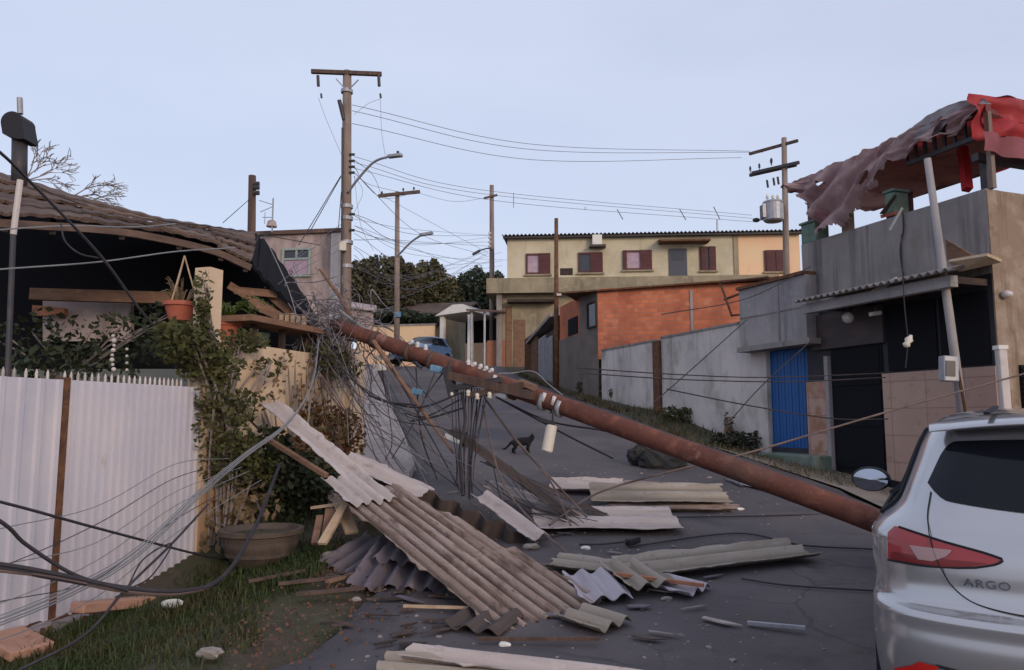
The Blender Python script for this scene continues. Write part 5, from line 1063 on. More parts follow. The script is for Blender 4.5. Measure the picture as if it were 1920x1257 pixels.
# ================================================================ FALLEN POLE
P0 = W(1712, 1003, 6.5); P1 = W(625, 609, 9.75)
t = fp = thing('fallen_pole', 'rust-red fallen utility pole lying diagonally across the road', 'utility pole', P0)
def fpt(px):   # point on the pole axis seen at picture column px
    lo, hi = 0.0, 1.0
    for _ in range(40):
        m_ = (lo + hi) / 2; p = P0.lerp(P1, m_); x = 960 + FPX * p.x / (p.y * math.cos(PITCH) + (p.z - EYE) * math.sin(PITCH))
        if x > px: lo = m_
        else: hi = m_
    return P0.lerp(P1, lo)
AX = (P1 - P0).normalized(); UPP = (Vector((0, 0, 1)) - AX * AX.z).normalized(); SDP = AX.cross(UPP)
if SDP.y > 0: SDP = -SDP
mb = MB(); mb.tube([P0.lerp(P1, i / 40) + Vector((0, 0, .02 * math.sin(i / 40 * math.pi))) for i in range(41)], [lerp(.108, .092, i / 40) + .004 * mnoise.noise(Vector((i * .5, 0, 0))) for i in range(41)], 24); mb.build('shaft', M['pole_rust'], fp, smooth=True)
for px in (770, 812, 850, 1052, 1020, 965, 705):
    c = fpt(px); r = .106; mb = MB(); mb.tube([c - AX * .025, c + AX * .025], r + .006, 20); mb.build('clamp_band', M['galv'] if px in (1020, 1052) else M['pole_dark'], fp, smooth=True)
for px in (875, 885, 897, 907, 917, 768, 780, 795):
    c = fpt(px) + UPP * .115 + SDP * .02; mb = MB(); mb.lathe(c, [(.012, -.04), (.024, -.03), (.031, -.01), (.02, .0), (.031, .015), (.02, .035), (.01, .045)], 12, axis=UPP.to_track_quat('Z', 'Y').to_matrix() @ Matrix.Rotation(R.uniform(-.5, .5), 3, 'X')); mb.build('insulator', M['offwhite'], fp, smooth=True)
for px in (1024, 1042, 932):
    c = fpt(px) + SDP * .09 + UPP * .05; mb = MB(); mb.tube([c - UPP * .05, c + UPP * .05], .022, 10); mb.build('insulator', M['offwhite'], fp, smooth=True)
# broken cross-arm and hardware below the pole
for (p, q, w, mm) in [((842, 704), (1000, 742), .09, 'pole_dark'), ((850, 728), (940, 712), .06, 'steel_dark'), ((880, 742), (985, 722), .07, 'pole_dark'), ((838, 690), (850, 742), .09, 'steel_dark'), ((905, 728), (950, 744), .05, 'galv'), ((975, 716), (1004, 728), .06, 'wood')]:
    a = fpt(p[0]); b = fpt(q[0]); A_ = W(p[0], p[1], a.y - .16); B_ = W(q[0], q[1], b.y - .16); mb = MB(); mb.bar(A_, B_, w, w); mb.build('crossarm' if w > .08 else 'bracket', M[mm], fp)
for (px, py) in [(848, 742), (878, 738), (895, 744), (918, 742)]:
    c = W(px, py, fpt(px).y - .2); mb = MB(); mb.lathe(c, [(.012, -.035), (.03, -.02), (.02, 0), (.03, .02), (.014, .04)], 10); mb.build('insulator', M['fitting'], fp, smooth=True)
M['blue_band'] = mat('blue_band', (.10, .22, .34), [((.2, .3, .4), 9, .5, .65, .7)])
for (px, py, w) in [(818, 692, .10), (782, 735, .09)]:
    c = W(px, py, fpt(px).y - .14); mb = MB(); mb.box(c, (w * 1.5, .04, w * .8), Matrix.Rotation(.2, 3, 'Y')); mb.build('blue_tag', M['blue_band'], fp, bevel=.01)
# dangling white fitting
c = W(1031, 822, fpt(1035).y - .16); a = fpt(1037)
t = thing('dangling_fitting', 'cream white cylinder dangling on a cord from the fallen pole', 'line fitting', c)
mb = MB(); mb.tube([c + Vector((.022, 0, .14)), c + Vector((.02, 0, .13)), c + Vector((-.03, 0, -.13)), c + Vector((-.033, 0, -.14))], [.045, .06, .06, .05], 16); mb.build('cylinder', M['fitting'], t, smooth=False)
mb = MB(); mb.bar(c + Vector((-.12, 0, .2)), c + Vector((.05, 0, .15)), .07, .05); mb.build('bracket', M['black'], t, bevel=.01)
mb = MB(); mb.tube(curve([a - UPP * .1, W(1036, 770, c.y), c + Vector((.03, 0, .16))]), .009, 6); mb.build('cord', M['cable'], t)

# ================================================================ STANDING POLES
def up_pole(name, label, px, pyt, pyb, Y, wpx, m, lean=0.0):
    b = W(px, pyb, Y); b.z = gz(b.x, b.y) - .3; top = W(px + lean, pyt, Y); t = thing(name, label, 'utility pole', b); r = wpx / 2 * Y / FPX
    mb = MB(); mb.tube([b, b.lerp(top, .5), top], [r * 1.15, r, r * .82], 14); mb.build('shaft', m, t, smooth=True); return t, b, top, r
def insul(t, c, h=.22, r=.06, m='steel_dark', down=False):
    mb = MB(); s = -1 if down else 1; mb.lathe(c, [(r * .3, 0), (r * .3, s * h * .35), (r, s * h * .4), (r * .5, s * h * .55), (r, s * h * .65), (r * .4, s * h)], 8); mb.build('insulator', M[m], t)
# main pole
t, b, top, r = up_pole('utility_pole', 'tall concrete utility pole with wide top cross-arm and street lamp', 650, 134, 640, 21, 20, M['pole'], 1)
a = W(586, 138.5, 21); c = W(717, 143.5, 21.1); mb = MB(); mb.bar(a - Vector((0, .14, 0)), c - Vector((0, .14, 0)), .11, .11); mb.build('crossarm', M['pole_dark'], t)
for (p, q) in [((630, 148), (646, 166)), ((672, 150), (656, 166))]: mb = MB(); mb.bar(W(*p, 20.86), W(*q, 20.86), .03, .03); mb.build('brace', M['galv'], t)
for px in (596, 710):
    for k, (y0, y1) in enumerate([(142, 162), (176, 184)]):
        xx = px + (0 if px > 600 else k * 6) + (k * 3 if px > 600 else 0); mb = MB(); mb.tube([W(xx, y0, 20.86), W(xx + 1, y1, 20.86)], .045 if k == 0 else .03, 8); mb.build('insulator', M['steel_dark'], t)
mb = MB(); mb.tube([W(636, 188, 20.8), W(645, 225, 20.9)], .06, 8); mb.build('cutout', M['steel_dark'], t)
for py in (290, 302, 313, 324, 402, 432): c = W(663, py, 20.9); mb = MB(); mb.tube([c - Vector((.12, 0, 0)), c + Vector((.03, 0, 0))], .04, 8); mb.build('insulator', M['steel_dark'], t)
for py in (388, 410, 455, 172, 500): c = W(650.5, py, 21); mb = MB(); mb.tube([c - Vector((0, 0, .05)), c + Vector((0, 0, .05))], r * 1.08 + .012, 14); mb.build('band', M['galv'], t)
mb = MB(); mb.tube(curve([W(652, 362, 20.85), W(672, 335, 20.6), W(700, 305, 20.3), W(725, 295, 20.0), W(738, 293, 20.0)]), .035, 8); la = mb.build('lamp_arm', M['galv'], t, smooth=True)
mb = MB(); mb.bar(W(728, 294, 20.0), W(754, 291, 19.9), .16, .09); mb.build('lamp_head', M['galv'], la, bevel=.02)
mb = MB(); mb.box(W(746, 287, 19.95), (.07, .07, .09)); mb.build('sensor', M['steel_dark'], la)
mb = MB(); mb.tube([W(642, 240, 20.85), W(641, 560, 20.85)], .03, 6); mb.build('riser_pipe', M['steel_dark'], t)
mb = MB(); mb.box(W(643, 462, 20.75), (.18, .16, .28)); mb.build('junction_box', M['fitting'], t, bevel=.02)
# second pole
t, b, top, r = up_pole('utility_pole', 'utility pole with a plain T cross-arm behind the peach wall', 745, 360, 640, 37, 10, M['pole'])
a = W(711, 370, 36.6); c = W(788, 362, 37.3); mb = MB(); mb.bar(a - Vector((0, .2, 0)), c - Vector((0, .2, 0)), .14, .16); mb.build('crossarm', M['pole_dark'], t)
for px, py in ((716, 366), (756, 360), (776, 358)): insul(t, W(px, py, 36.8), .2, .06)
mb = MB(); mb.tube(curve([W(746, 480, 36.8), W(770, 455, 36.0), W(790, 441, 35.5)]), .05, 6); la = mb.build('lamp_arm', M['galv'], t)
mb = MB(); mb.bar(W(788, 441, 35.5), W(811, 437, 35.3), .22, .12); mb.build('lamp_head', M['galv'], la)
mb = MB(); mb.box(W(746, 590, 36.8), (.3, .1, .25)); mb.build('blue_plate', M['blue_band'], t)
# third pole
t, b, top, r = up_pole('utility_pole', 'bare utility pole rising beside the yellow house corner', 923, 348, 640, 42, 10, M['pole'], -1)
mb = MB(); mb.bar(W(908, 372, 41.6), W(932, 366, 41.9), .10, .12); mb.build('crossarm', M['pole_dark'], t)
for py in (438, 446, 454, 462): mb = MB(); mb.box(W(918, py, 41.7), (.16, .12, .1)); mb.build('insulator', M['offwhite'], t)
mb = MB(); mb.bar(W(886, 478, 41.7), W(900, 470, 41.7), .2, .12); mb.build('lamp_head', M['steel_dark'], t)
mb = MB(); mb.tube(curve([W(900, 470, 41.7), W(915, 466, 41.7), W(924, 470, 41.9)]), .04, 6); mb.build('lamp_arm', M['steel_dark'], t)
# thin rusty pole before the yellow house
t, b, top, r = up_pole('iron_pole', 'thin dark rusty pole standing before the yellow house', 1043, 410, 725, 22.9, 9, M['rust'])
mb = MB(); mb.box(W(1048, 553, 22.8), (.14, .1, .07)); mb.build('clamp', M['wall_pale'], t)
# transformer pole
t, b, top, r = up_pole('utility_pole', 'utility pole carrying a grey transformer near the peach house end', 1470, 259, 520, 27, 12, M['pole'])
mb = MB(); mb.bar(W(1405, 289, 28), W(1496, 264, 26.6), .09, .10); mb.build('crossarm', M['pole_dark'], t)
for o_ in (-.12, .14): mb = MB(); mb.bar(W(1408, 327, 28) + Vector((0, o_, 0)), W(1496, 307, 26.6) + Vector((0, o_, 0)), .10, .11); mb.build('crossarm', M['steel_dark'], t)
for px, py, Y in ((1407, 325, 28), (1424, 320, 27.7), (1446, 311, 27.3), (1447, 310, 27.2)): insul(t, W(px, py, Y), .28, .05)
for px, py, Y in ((1438, 338, 27.4), (1450, 334, 27.2), (1458, 332, 27.1)): mb = MB(); mb.tube([W(px, py, Y), W(px + 2, py + 14, Y)], .04, 6); mb.build('insulator', M['steel_dark'], t)
c = W(1450, 397, 26.7); mb = MB(); mb.lathe(c, [(.02, -.40), (.30, -.38), (.36, -.33), (.36, .30), (.38, .31), (.36, .37), (.05, .40)], 20); tr = mb.build('transformer', M['galv'], t, smooth=False)
for dx in (-.2, 0, .18): insul(tr, c + Vector((dx, 0, .38)), .26, .06, 'fitting')
mb = MB()
for k in range(5): mb.box(c + Vector((-.38, -.16 + k * .08, 0)), (.12, .02, .5))
mb.build('cooling_fin', M['galv'], tr)
mb = MB(); mb.bar(W(1460, 390, 26.8), W(1470, 390, 27), .1, .2); mb.build('mount', M['steel_dark'], t)
mb = MB(); mb.ico(W(1418, 413, 27.2), .11, 2, (1.3, 1, .8)); mb.build('lamp_head', M['steel_dark'], t)
mb = MB(); mb.tube([W(1418, 413, 27.2), W(1470, 412, 27)], .02, 5); mb.build('lamp_arm', M['galv'], t)
# stub pole on the left with aerial
t, b, top, r = up_pole('stub_pole', 'dark broken stub pole rising behind the porch roof', 474, 330, 640, 15, 17, M['pole_dark'], -1)
for py in (345, 352, 362): c = W(484, py, 14.9); mb = MB(); mb.tube([c - Vector((.08, 0, 0)), c + Vector((.02, 0, 0))], .05, 8); mb.build('insulator', M['steel_dark'], t)
t = thing('roof_aerial', 'thin metal aerial standing on the pinkish house roof', 'aerial', W(511, 436, 21.6))
mb = MB(); mb.tube([W(510, 436, 21.6), W(512, 372, 21.6)], .025, 5)
for (p, q) in [((486, 376), (511, 384)), ((488, 398), (511, 388)), ((492, 408), (511, 408)), ((496, 420), (497, 398))]: mb.tube([W(*p, 21.6), W(*q, 21.6)], .012, 5)
mb.build('mast', M['galv'], t)
# pinkish house behind
PK = PL(W(488, 500, 22.4)[:2], W(641, 500, 22.0)[:2]); t = pk = thing('pinkish_house', 'weathered pinkish flat-roofed house behind the tall utility pole', 'house', PK.pt(1, 1.6))
e0, e1, q0, q1 = PK.rect(470, 640, 440, 552); mb = MB(); xr = W(641, 500, 27).x - .25; ba = PK.pt(e0 - 1.5, 0, -5); mb.hexa([PK.pt(e0 - 1.5, 1), PK.pt(e1, 1), Vector((xr, 27, 1)), Vector((ba.x, 27, 1)), PK.pt(e0 - 1.5, q1), PK.pt(e1, q1), Vector((xr, 27, q1)), Vector((ba.x, 27, q1))]); mb.build('wall', M['pinkhouse'], pk)
mb = MB(); mb.hexa([PK.pt(e0 - 1.6, q1 + .002, .12), PK.pt(e1 + .06, q1 + .002, .12), Vector((xr + .06, 27.1, q1 + .002)), Vector((ba.x, 27.1, q1 + .002)), PK.pt(e0 - 1.6, q1 + .12, .12), PK.pt(e1 + .06, q1 + .12, .12), Vector((xr + .06, 27.1, q1 + .12)), Vector((ba.x, 27.1, q1 + .12))]); mb.build('roof_edge', M['roof_brown'], pk)
mb = MB(); mb.pbox(PK, e1 - .32, e1 - .02, 1.0, q1 - .01, .003, .06); mb.build('corner_strip', M['wall_pale'], pk)
w0, w1, v0, v1 = PK.rect(530, 584, 466, 520); mb = MB(); fw = .07
M['grey_green'] = mat('grey_green_frame', (.30, .34, .32), rough=.6)
mb.pbox(PK, w0, w0 + fw, v0, v1, 0, .08); mb.pbox(PK, w1 - fw, w1, v0, v1, 0, .08); mb.pbox(PK, w0 + fw, w1 - fw, v1 - fw, v1, 0, .08); mb.pbox(PK, w0 + fw, w1 - fw, v0, v0 + fw, 0, .08); vm = lerp(v0, v1, .62); mb.pbox(PK, w0 + fw, w1 - fw, vm - .03, vm + .03, 0, .07); wm = (w0 + w1) / 2; mb.pbox(PK, wm - .03, wm + .03, vm + .031, v1 - fw - .001, 0, .07)
wn = mb.build('window', M['grey_green'], pk); mb = MB(); mb.pbox(PK, w0 + fw, w1 - fw, vm, v1 - fw, -.01, .02); mb.build('pane', M['glass_dark'], wn); mb = MB(); mb.pbox(PK, w0 + fw, w1 - fw, v0 + fw, vm - .04, -.01, .03); mb.build('shutter', M['glass_pink'], wn)
t = thing('clay_chimney', 'small clay roof pot on the pinkish house roof edge', 'chimney pot', W(509, 437, 21.9)); mb = MB(); mb.lathe(Vector((W(509, 437, 21.7).x, 21.7, q1 + .1)), [(.16, 0), (.12, .16), (.07, .2)], 12); mb.build('pot', M['pinkhouse'], t)
# pale low roof seen between pole and tree
t = thing('low_shed', 'low pinkish shed roof between the main pole and trees', 'shed', W(685, 600, 30)); mb = MB(); mb.hexa([W(655, 640, 30), W(700, 640, 30), W(700, 640, 33), W(655, 640, 33), W(655, 578, 30), W(700, 586, 30), W(700, 578, 33), W(655, 570, 33)]); mb.build('wall', M['pinkhouse'], t)
mb = MB(); mb.hexa([W(652, 577, 29.8), W(706, 585, 29.8), W(706, 577, 33.2), W(652, 569, 33.2), W(652, 574, 29.8), W(706, 582, 29.8), W(706, 573, 33.2), W(652, 565, 33.2)]); mb.build('roof', M['pinkhouse'], t)

# ================================================================ OVERHEAD LINES
def cable(name, label, cat, pts, r, m, group=None, n=8, sides=5):
    P = [W(*p) if not isinstance(p, Vector) else p for p in pts]; mb = MB(); mb.tube(curve(P, n), r, sides); o = mb.build(name, m, loc=P[len(P) // 2]); return tag(o, label, cat, group)
M['line'] = mat('line_grey', (.13, .12, .15), rough=.6)
GO = 'overhead power lines'
def oh(a, m_, b, r=.012, name='power_line', lab='thin overhead wire from the tall concrete pole to the transformer pole', g=GO): cable(name, lab, 'wire', [a, m_, b] if m_ else [a, b], r * .75, M['line'], g, 14, 5)
for (a, m_, b) in [((660, 197, 20.9), (1000, 271, 24.5), (1406, 284, 28)), ((660, 208, 20.9), (1000, 281, 24.5), (1430, 286, 27.8)), ((660, 232, 20.9), (1000, 300, 24.5), (1390, 296, 28))]: oh(a, m_, b)
for (a, m_, b) in [((664, 294, 20.9), (900, 356, 23), (1410, 404, 27)), ((664, 305, 20.9), (900, 363, 23), (1412, 410, 27)), ((664, 316, 20.9), (940, 378, 23.5), (1420, 417, 27))]: oh(a, m_, b, .010, lab='thin slack low wire crossing above the yellow house roof', g='low wires above the yellow house')
LB = 'wire running uphill from the tall pole towards the far poles'
for (a, m_, b) in [((664, 300, 20.9), (700, 330, 28), (716, 368, 36.6)), ((664, 312, 20.9), (690, 345, 28), (756, 362, 36.8)), ((664, 324, 20.9), (720, 372, 28), (776, 362, 36.8)), ((664, 402, 20.9), (780, 440, 30), (918, 442, 41.6)), ((664, 404, 20.9), (760, 455, 30), (918, 454, 41.6)), ((664, 432, 20.9), (780, 470, 30), (900, 495, 42)), ((664, 432, 20.9), (740, 450, 28), (918, 462, 41.6)), ((716, 367, 36.6), (850, 440, 40), (915, 474, 42)), ((776, 360, 36.8), (850, 378, 39), (908, 372, 41.6)), ((664, 324, 20.9), (790, 440, 32), (912, 480, 42)), ((664, 450, 20.9), (745, 455, 30), (850, 496, 42))]: oh(a, m_, b, .012, lab=LB, g='wires running uphill')
for k in range(12):
    y0 = R.uniform(395, 520); oh((664, y0, 20.9), (R.uniform(735, 800), y0 + R.uniform(5, 60), R.uniform(27, 33)), (R.uniform(905, 960), R.uniform(440, 500), 41), .009, lab=LB, g='wires running uphill')
for k in range(4): oh((641, 420 + k * 16, 20.8), (560, 470 + k * 12 + R.uniform(-8, 8), 15), (R.uniform(490, 560), 505 + k * 18, 11), .009, lab='slack wire from the tall pole down to the collapsed roof end', g='slack wires to the collapsed roof')
for i, (p, q) in enumerate([((639, 330, 20.9), (560, 460, 18)), ((639, 332, 20.9), (578, 440, 19)), ((640, 360, 20.9), (634, 436, 21))]): cable('stay_wire', 'slack stay wire slanting down from the tall pole behind the porch roof', 'wire', [p, q], .012, M['cable'], 'stay wires of the tall pole')
cable('stay_wire', 'thin wire from the stub pole down over the porch roof', 'wire', [(470, 372, 15), (418, 418, 12)], .007, M['cable'])
for (a, m_, b) in [((597, 184, 20.86), (612, 225, 21), (640, 290, 21)), ((713, 184, 20.86), (716, 250, 21), (724, 300, 21)), ((664, 215, 20.9), (690, 195, 20.9), (712, 186, 20.9)), ((664, 330, 20.9), (680, 360, 20.9), (664, 400, 20.9)), ((664, 330, 20.9), (676, 420, 20.9), (700, 470, 21))]: oh(a, m_, b, .007, 'jumper_wire', 'thin loose jumper wire around the tall pole head', 'jumper wires on the tall pole')
for (px, y0, y1, Y) in [(963, 362, 390, 30), (1097, 388, 394, 30), ]:
    cable('wire_spacer', 'small spacer hanging on the low wires above the yellow house', 'spacer', [(px, y0, 26), (px, y1, 26)], .014, M['galv'], 'wire spacers')
for (p, q) in [((1157, 393, 26), (1168, 412, 26)), ((1274, 392, 26), (1286, 413, 26)), ((1338, 388, 26), (1350, 412, 26))]: cable('wire_spacer', 'small spacer hanging on the low wires above the yellow house', 'spacer', [p, q], .02, M['galv'], 'wire spacers')
cable('vent_pipe', 'thin pipe on the yellow house roof below a wire spacer', 'pipe', [(1345, 434, 38.5), (1345, 412, 38.5)], .05, M['galv'])
# ================================================================ FALLEN CABLES ON THE RIGHT
LR = 'fallen cables sagging before the lane walls'
LW = 'dark slack cable sagging in front of the pale lane walls'
for pts, r in [([(1080, 690, 9.0), (1260, 702, 9.5), (1440, 708, 10), (1660, 700, 10.4)], .008), ([(1090, 700, 9.0), (1280, 712, 9.5), (1480, 716, 10), (1660, 708, 10.4)], .008), ([(1250, 730, 9.5), (1400, 760, 9.8), (1560, 785, 10.2), (1665, 786, 10.6)], .009),
               ([(1225, 756, 9.5), (1320, 672, 10), (1400, 600, 10.5)], .008), ([(1368, 790, 10.5), (1430, 722, 10.5), (1520, 640, 10.6)], .008), ([(1240, 590, 10), (1400, 560, 10.5), (1520, 500, 10.8)], .007)]:
    cable('fallen_cable', LW, 'cable', pts, r, M['cable'], LR)
cable('fallen_cable', 'long thick cable rising from the road to the dark garage front', 'cable', [(1030, 985, 7.4), (1120, 925, 8.2), (1250, 886, 8.3), (1400, 850, 8.2), (1560, 803, 8.4), (1700, 762, 8.6), (1960, 690, 8.8)], .012, M['cable_brown'])
cable('fallen_cable', 'thin cable lying flat across the road towards the silver car', 'cable', [G(1000, 1015, .05), G(1180, 975, .05), G(1400, 968, .05), G(1640, 962, .05)], .008, M['cable'])
cable('fallen_cable', 'thin cable on the asphalt beyond the long olive sheet', 'cable', [G(1180, 1025, .05), G(1380, 1000, .05), G(1500, 1022, .05), G(1640, 1030, .05)], .008, M['cable'])
cable('fallen_cable', 'thin cable lying on the asphalt behind the silver car', 'cable', [G(1390, 1085, .05), G(1480, 1098, .05), G(1640, 1108, .05)], .007, M['cable'])
cable('fallen_cable', 'cable loop arching over the fallen pole towards the bank', 'cable', [fpt(930) + UPP * .12, W(960, 700, 8.9), W(1000, 697, 8.8), W(1030, 722, 8.7), fpt(1048) + UPP * .13], .008, M['cable_grey'])
for i, pts in enumerate([[(930, 735, 8.8), (1060, 772, 8.4), (1180, 800, 8.2), (1250, 835, 8.4)], [(930, 745, 8.8), (1030, 790, 8.5), (1150, 812, 8.3), (1230, 850, 8.4)], [(940, 750, 8.8), (1060, 815, 8.5), (1150, 860, 8.4)]]):
    cable('fallen_cable', 'cable slanting down under the fallen pole to the mossy clod', 'cable', pts, .011, M['cable'], 'cables under the fallen pole')
for i, pts in enumerate([[(908, 745, 8.8), (960, 815, 8.4), (1030, 900, 8.0), (1070, 985, 7.3)], [(912, 752, 8.8), (970, 830, 8.4), (1050, 915, 7.9), (1100, 970, 7.5)], [(905, 760, 8.8), (940, 900, 8.0), (1010, 990, 7.2), (1072, 1050, 6.6), (1078, 1130, 5.95)]]):
    cable('fallen_cable', 'cable trailing from the broken cross-arm across the road debris', 'cable', pts, .011, M['cable_brown'], 'cables trailing across the debris')
# vertical bundle below the broken cross-arm
for k in range(14):
    x0 = 848 + k * 5.2; x1 = 852 + k * 3.6 + R.uniform(-6, 6) - (k > 9) * 8; Y = 8.75 + R.uniform(-.12, .1)
    cable('hanging_cable', 'dark cable hanging from the broken cross-arm to the road debris', 'cable', [(x0, 728, Y), ((x0 + x1) / 2 + R.uniform(-5, 5), 800, Y - .1), (x1 + R.uniform(-3, 3), 870, Y - .2), (x1, 925 + R.uniform(-20, 14), Y - .3)], R.choice([.004, .006, .009]), M[R.choice(['cable', 'cable', 'cable_brown'])], 'cables hanging under the broken cross-arm')
cable('hanging_cable', 'thickest black cable bundle hanging under the broken cross-arm', 'cable', [(866, 735, 8.6), (872, 790, 8.5), (862, 850, 8.4), (868, 930, 8.2)], .02, M['cable'])
# cables and branches left of the bundle over the uphill road
for k, (a, b_) in enumerate([((718, 672), (835, 880)), ((735, 690), (868, 930)), ((780, 690), (820, 900)), ((640, 690), (780, 760)), ((690, 742), (870, 735)), ((760, 775), (862, 750)), ((770, 790), (870, 765)), ((600, 700), (740, 905)), ((690, 760), (770, 900)), ((815, 700), (735, 860)), ((830, 700), (800, 745)), ((700, 720), (790, 880)), ((650, 700), (760, 880))]):
    Y = 8.9 + R.uniform(-.2, .3); m_ = ((a[0] + b_[0]) / 2 + R.uniform(-14, 14), (a[1] + b_[1]) / 2 + R.uniform(0, 26), Y - .1)
    cable('fallen_cable', 'loose dark cable dangling before the uphill road beside the cream wall', 'cable', [(*a, Y), m_, (*b_, Y - .3)], R.choice([.007, .009, .012]), M[R.choice(['cable', 'cable_brown', 'cable_grey'])], 'loose cables before the uphill road')
mb = MB(); mb.tube([W(700, 640, 9.2), W(770, 740, 8.9), W(850, 850, 8.6)], [.03, .025, .012], 7); o = mb.build('broken_branch', M['wood'], loc=W(770, 740, 8.9)); tag(o, 'long brown broken stick slanting below the fallen pole', 'stick')
mb = MB(); mb.tube([W(600, 505, 10.2), W(640, 560, 10.0), W(665, 610, 9.9)], [.02, .03, .035], 7); o = mb.build('broken_branch', M['wood'], loc=W(640, 560, 10)); tag(o, 'reddish stick poking up from the wire tangle by the pinkish house', 'stick')
mb = MB(); mb.tube(curve([W(636, 582, 9.7), W(668, 606, 9.6), W(745, 656, 9.4), W(790, 690, 9.2)]), .022, 8); o = mb.build('steel_conduit', M['cable_grey'], loc=W(700, 630, 9.5)); tag(o, 'pale steel conduit running along the top of the fallen pole', 'conduit')
shard('white_tin', 'white crumpled tin piece hanging under the fallen pole end', 'tin sheet', [W(712, 664, 9.5), W(742, 668, 9.5), W(736, 674, 9.5), W(700, 676, 9.5)], .02, M['white'])
shard('white_tin', 'small white scrap hung on the wires beside the cream wall end', 'scrap', [W(698, 684, 9.4), W(726, 682, 9.4), W(724, 694, 9.4), W(700, 696, 9.4)], .02, M['white'])
cable('iron_rail', 'thin pale upright rail beside the cream wall end', 'rail', [(697, 695, 9.6), (694, 770, 9.6)], .014, M['galv'])
# more loose lines round the tangle, the gate and the debris
for k in range(34):
    a = (R.uniform(590, 720), R.uniform(590, 680), 9.6 + R.uniform(-.2, .2)); e = (R.uniform(640, 900), R.uniform(760, 960), 8.4 + R.uniform(-.4, .4))
    cable('fallen_cable', 'thin cable running from the wire tangle down over the road debris', 'cable', [a, ((a[0] + e[0]) / 2 + R.uniform(-30, 20), (a[1] + e[1]) / 2 + R.uniform(0, 50), 9.0), e], R.choice([.003, .004, .006]), M[R.choice(['cable', 'cable', 'cable_brown', 'cable_grey'])], 'thin cables below the wire tangle')
for k in range(6):
    y0 = 1000 + k * 34; cable('fallen_cable', 'very thin line strung across the white gate to the creeper', 'cable', [(-260, y0 + 90, 4.1), (-30, y0 + 40 * (k % 2), 4.6), (180, y0 - 50, 5.4), (330, y0 - 130 - k * 8, 6.4), (430 + k * 12, 860 + k * 8, 7.4)], .0035, M[R.choice(['cable', 'cable_grey'])], 'thin lines across the white gate')
for k in range(12):
    x0 = R.uniform(880, 1000); cable('fallen_cable', 'thin cable fanning out over the sheets in the road centre', 'cable', [(x0, 900 + R.uniform(-30, 20), 8.2), (x0 + R.uniform(20, 60), 940 + R.uniform(-6, 10), 7.9), (x0 + R.uniform(90, 190), 972 + R.uniform(-10, 10), 7.6)], R.choice([.004, .006]), M[R.choice(['cable', 'cable_brown'])], 'cables fanning over the sheets')
mb = None
for k in list(range(34)) + list(range(70, 96)):
    px = R.gauss(1080, 190); py = R.uniform(905, 1200)
    if k > 69: px = R.gauss(730, 90); py = R.uniform(1065, 1215)
    if px < 560 or px > 1560: continue
    c = G(px, py, .05); L = R.uniform(.05, .30); an = R.uniform(-.7, .7); d = Vector((math.cos(an), math.sin(an), 0)); mb = MB(); w = R.uniform(.012, .05)
    e = c + d * L; e.z = gz(e.x, e.y) + .05; s = Vector((-d.y, d.x, 0)); h = Vector((0, 0, .008)); j = [R.uniform(.3, 1) for _ in range(4)]
    lo_ = [c - s * w * j[0], c.lerp(e, .6) - s * w, e + s * w * (j[1] - .5), c.lerp(e, .5) + s * w * j[2], c + s * w * .4]
    n5 = len(lo_); mb.add(lo_ + [p + h for p in lo_], [tuple(range(n5))[::-1], tuple(range(n5, 2 * n5))] + [(i, (i + 1) % n5, n5 + (i + 1) % n5, n5 + i) for i in range(n5)])
    o = mb.build('sheet_splinter', M[R.choice(['fc', 'fc_olive', 'fc_grey', 'fc_pale', 'fc_grey', 'fc_dark', 'stone'] if k < 70 else ['pole_dark', 'fc_dark', 'fc_grey', 'dark_wood'])], loc=c); tag(o, 'small flat splinter of broken roofing scattered on the road' if k < 70 else 'small dark splinter lying in the dirt between grass and big sheet', 'splinter', 'splinters scattered over the road' if k < 70 else 'splinters in the dirt')
# the tangle at the pole top
mb = MB()
for k in range(150):
    p = W(R.gauss(622, 30), R.gauss(612, 34), 9.75 + R.uniform(-.25, .2)); pts = [p]
    for _ in range(R.randint(2, 4)): pts.append(pts[-1] + Vector((R.gauss(0, .19), R.gauss(0, .08), R.gauss(-.05, .17))))
    mb.tube(curve(pts, 7), R.choice([.004, .005, .007]), 4)
for k in range(46):
    p = W(R.uniform(575, 660), R.uniform(600, 690), 9.75 + R.uniform(-.2, .2)); q = W(R.uniform(560, 680), R.uniform(700, 790), 9.5 + R.uniform(-.2, .2)); mb.tube(curve([p, p.lerp(q, .5) + Vector((R.gauss(0, .08), 0, R.gauss(0, .06))), q], 4), .006, 4)
M['tangle'] = mat('tangle_grey', (.15, .13, .145), [((.32, .30, .33), 6, .5, .62, .8), ((.06, .05, .05), 9, .5, .62, .8)])
o = mb.build('wire_tangle', M['tangle'], loc=W(625, 640, 9.7)); struct(o, 'stuff'); o['label'] = 'dense grey wire tangle around the top of the fallen pole'
shrub('hanging_plant', 'dull green leafy clump caught in the wires above the cream wall end', 'plant', GT.pt(s1 - .3, 2.0, .1), [(W(610, 670, 9.6), (.36, .25, .22)), (W(640, 690, 9.6), (.28, .2, .2)), (W(590, 640, 9.8), (.2, .2, .25))], M['leaf'], 700, .07)
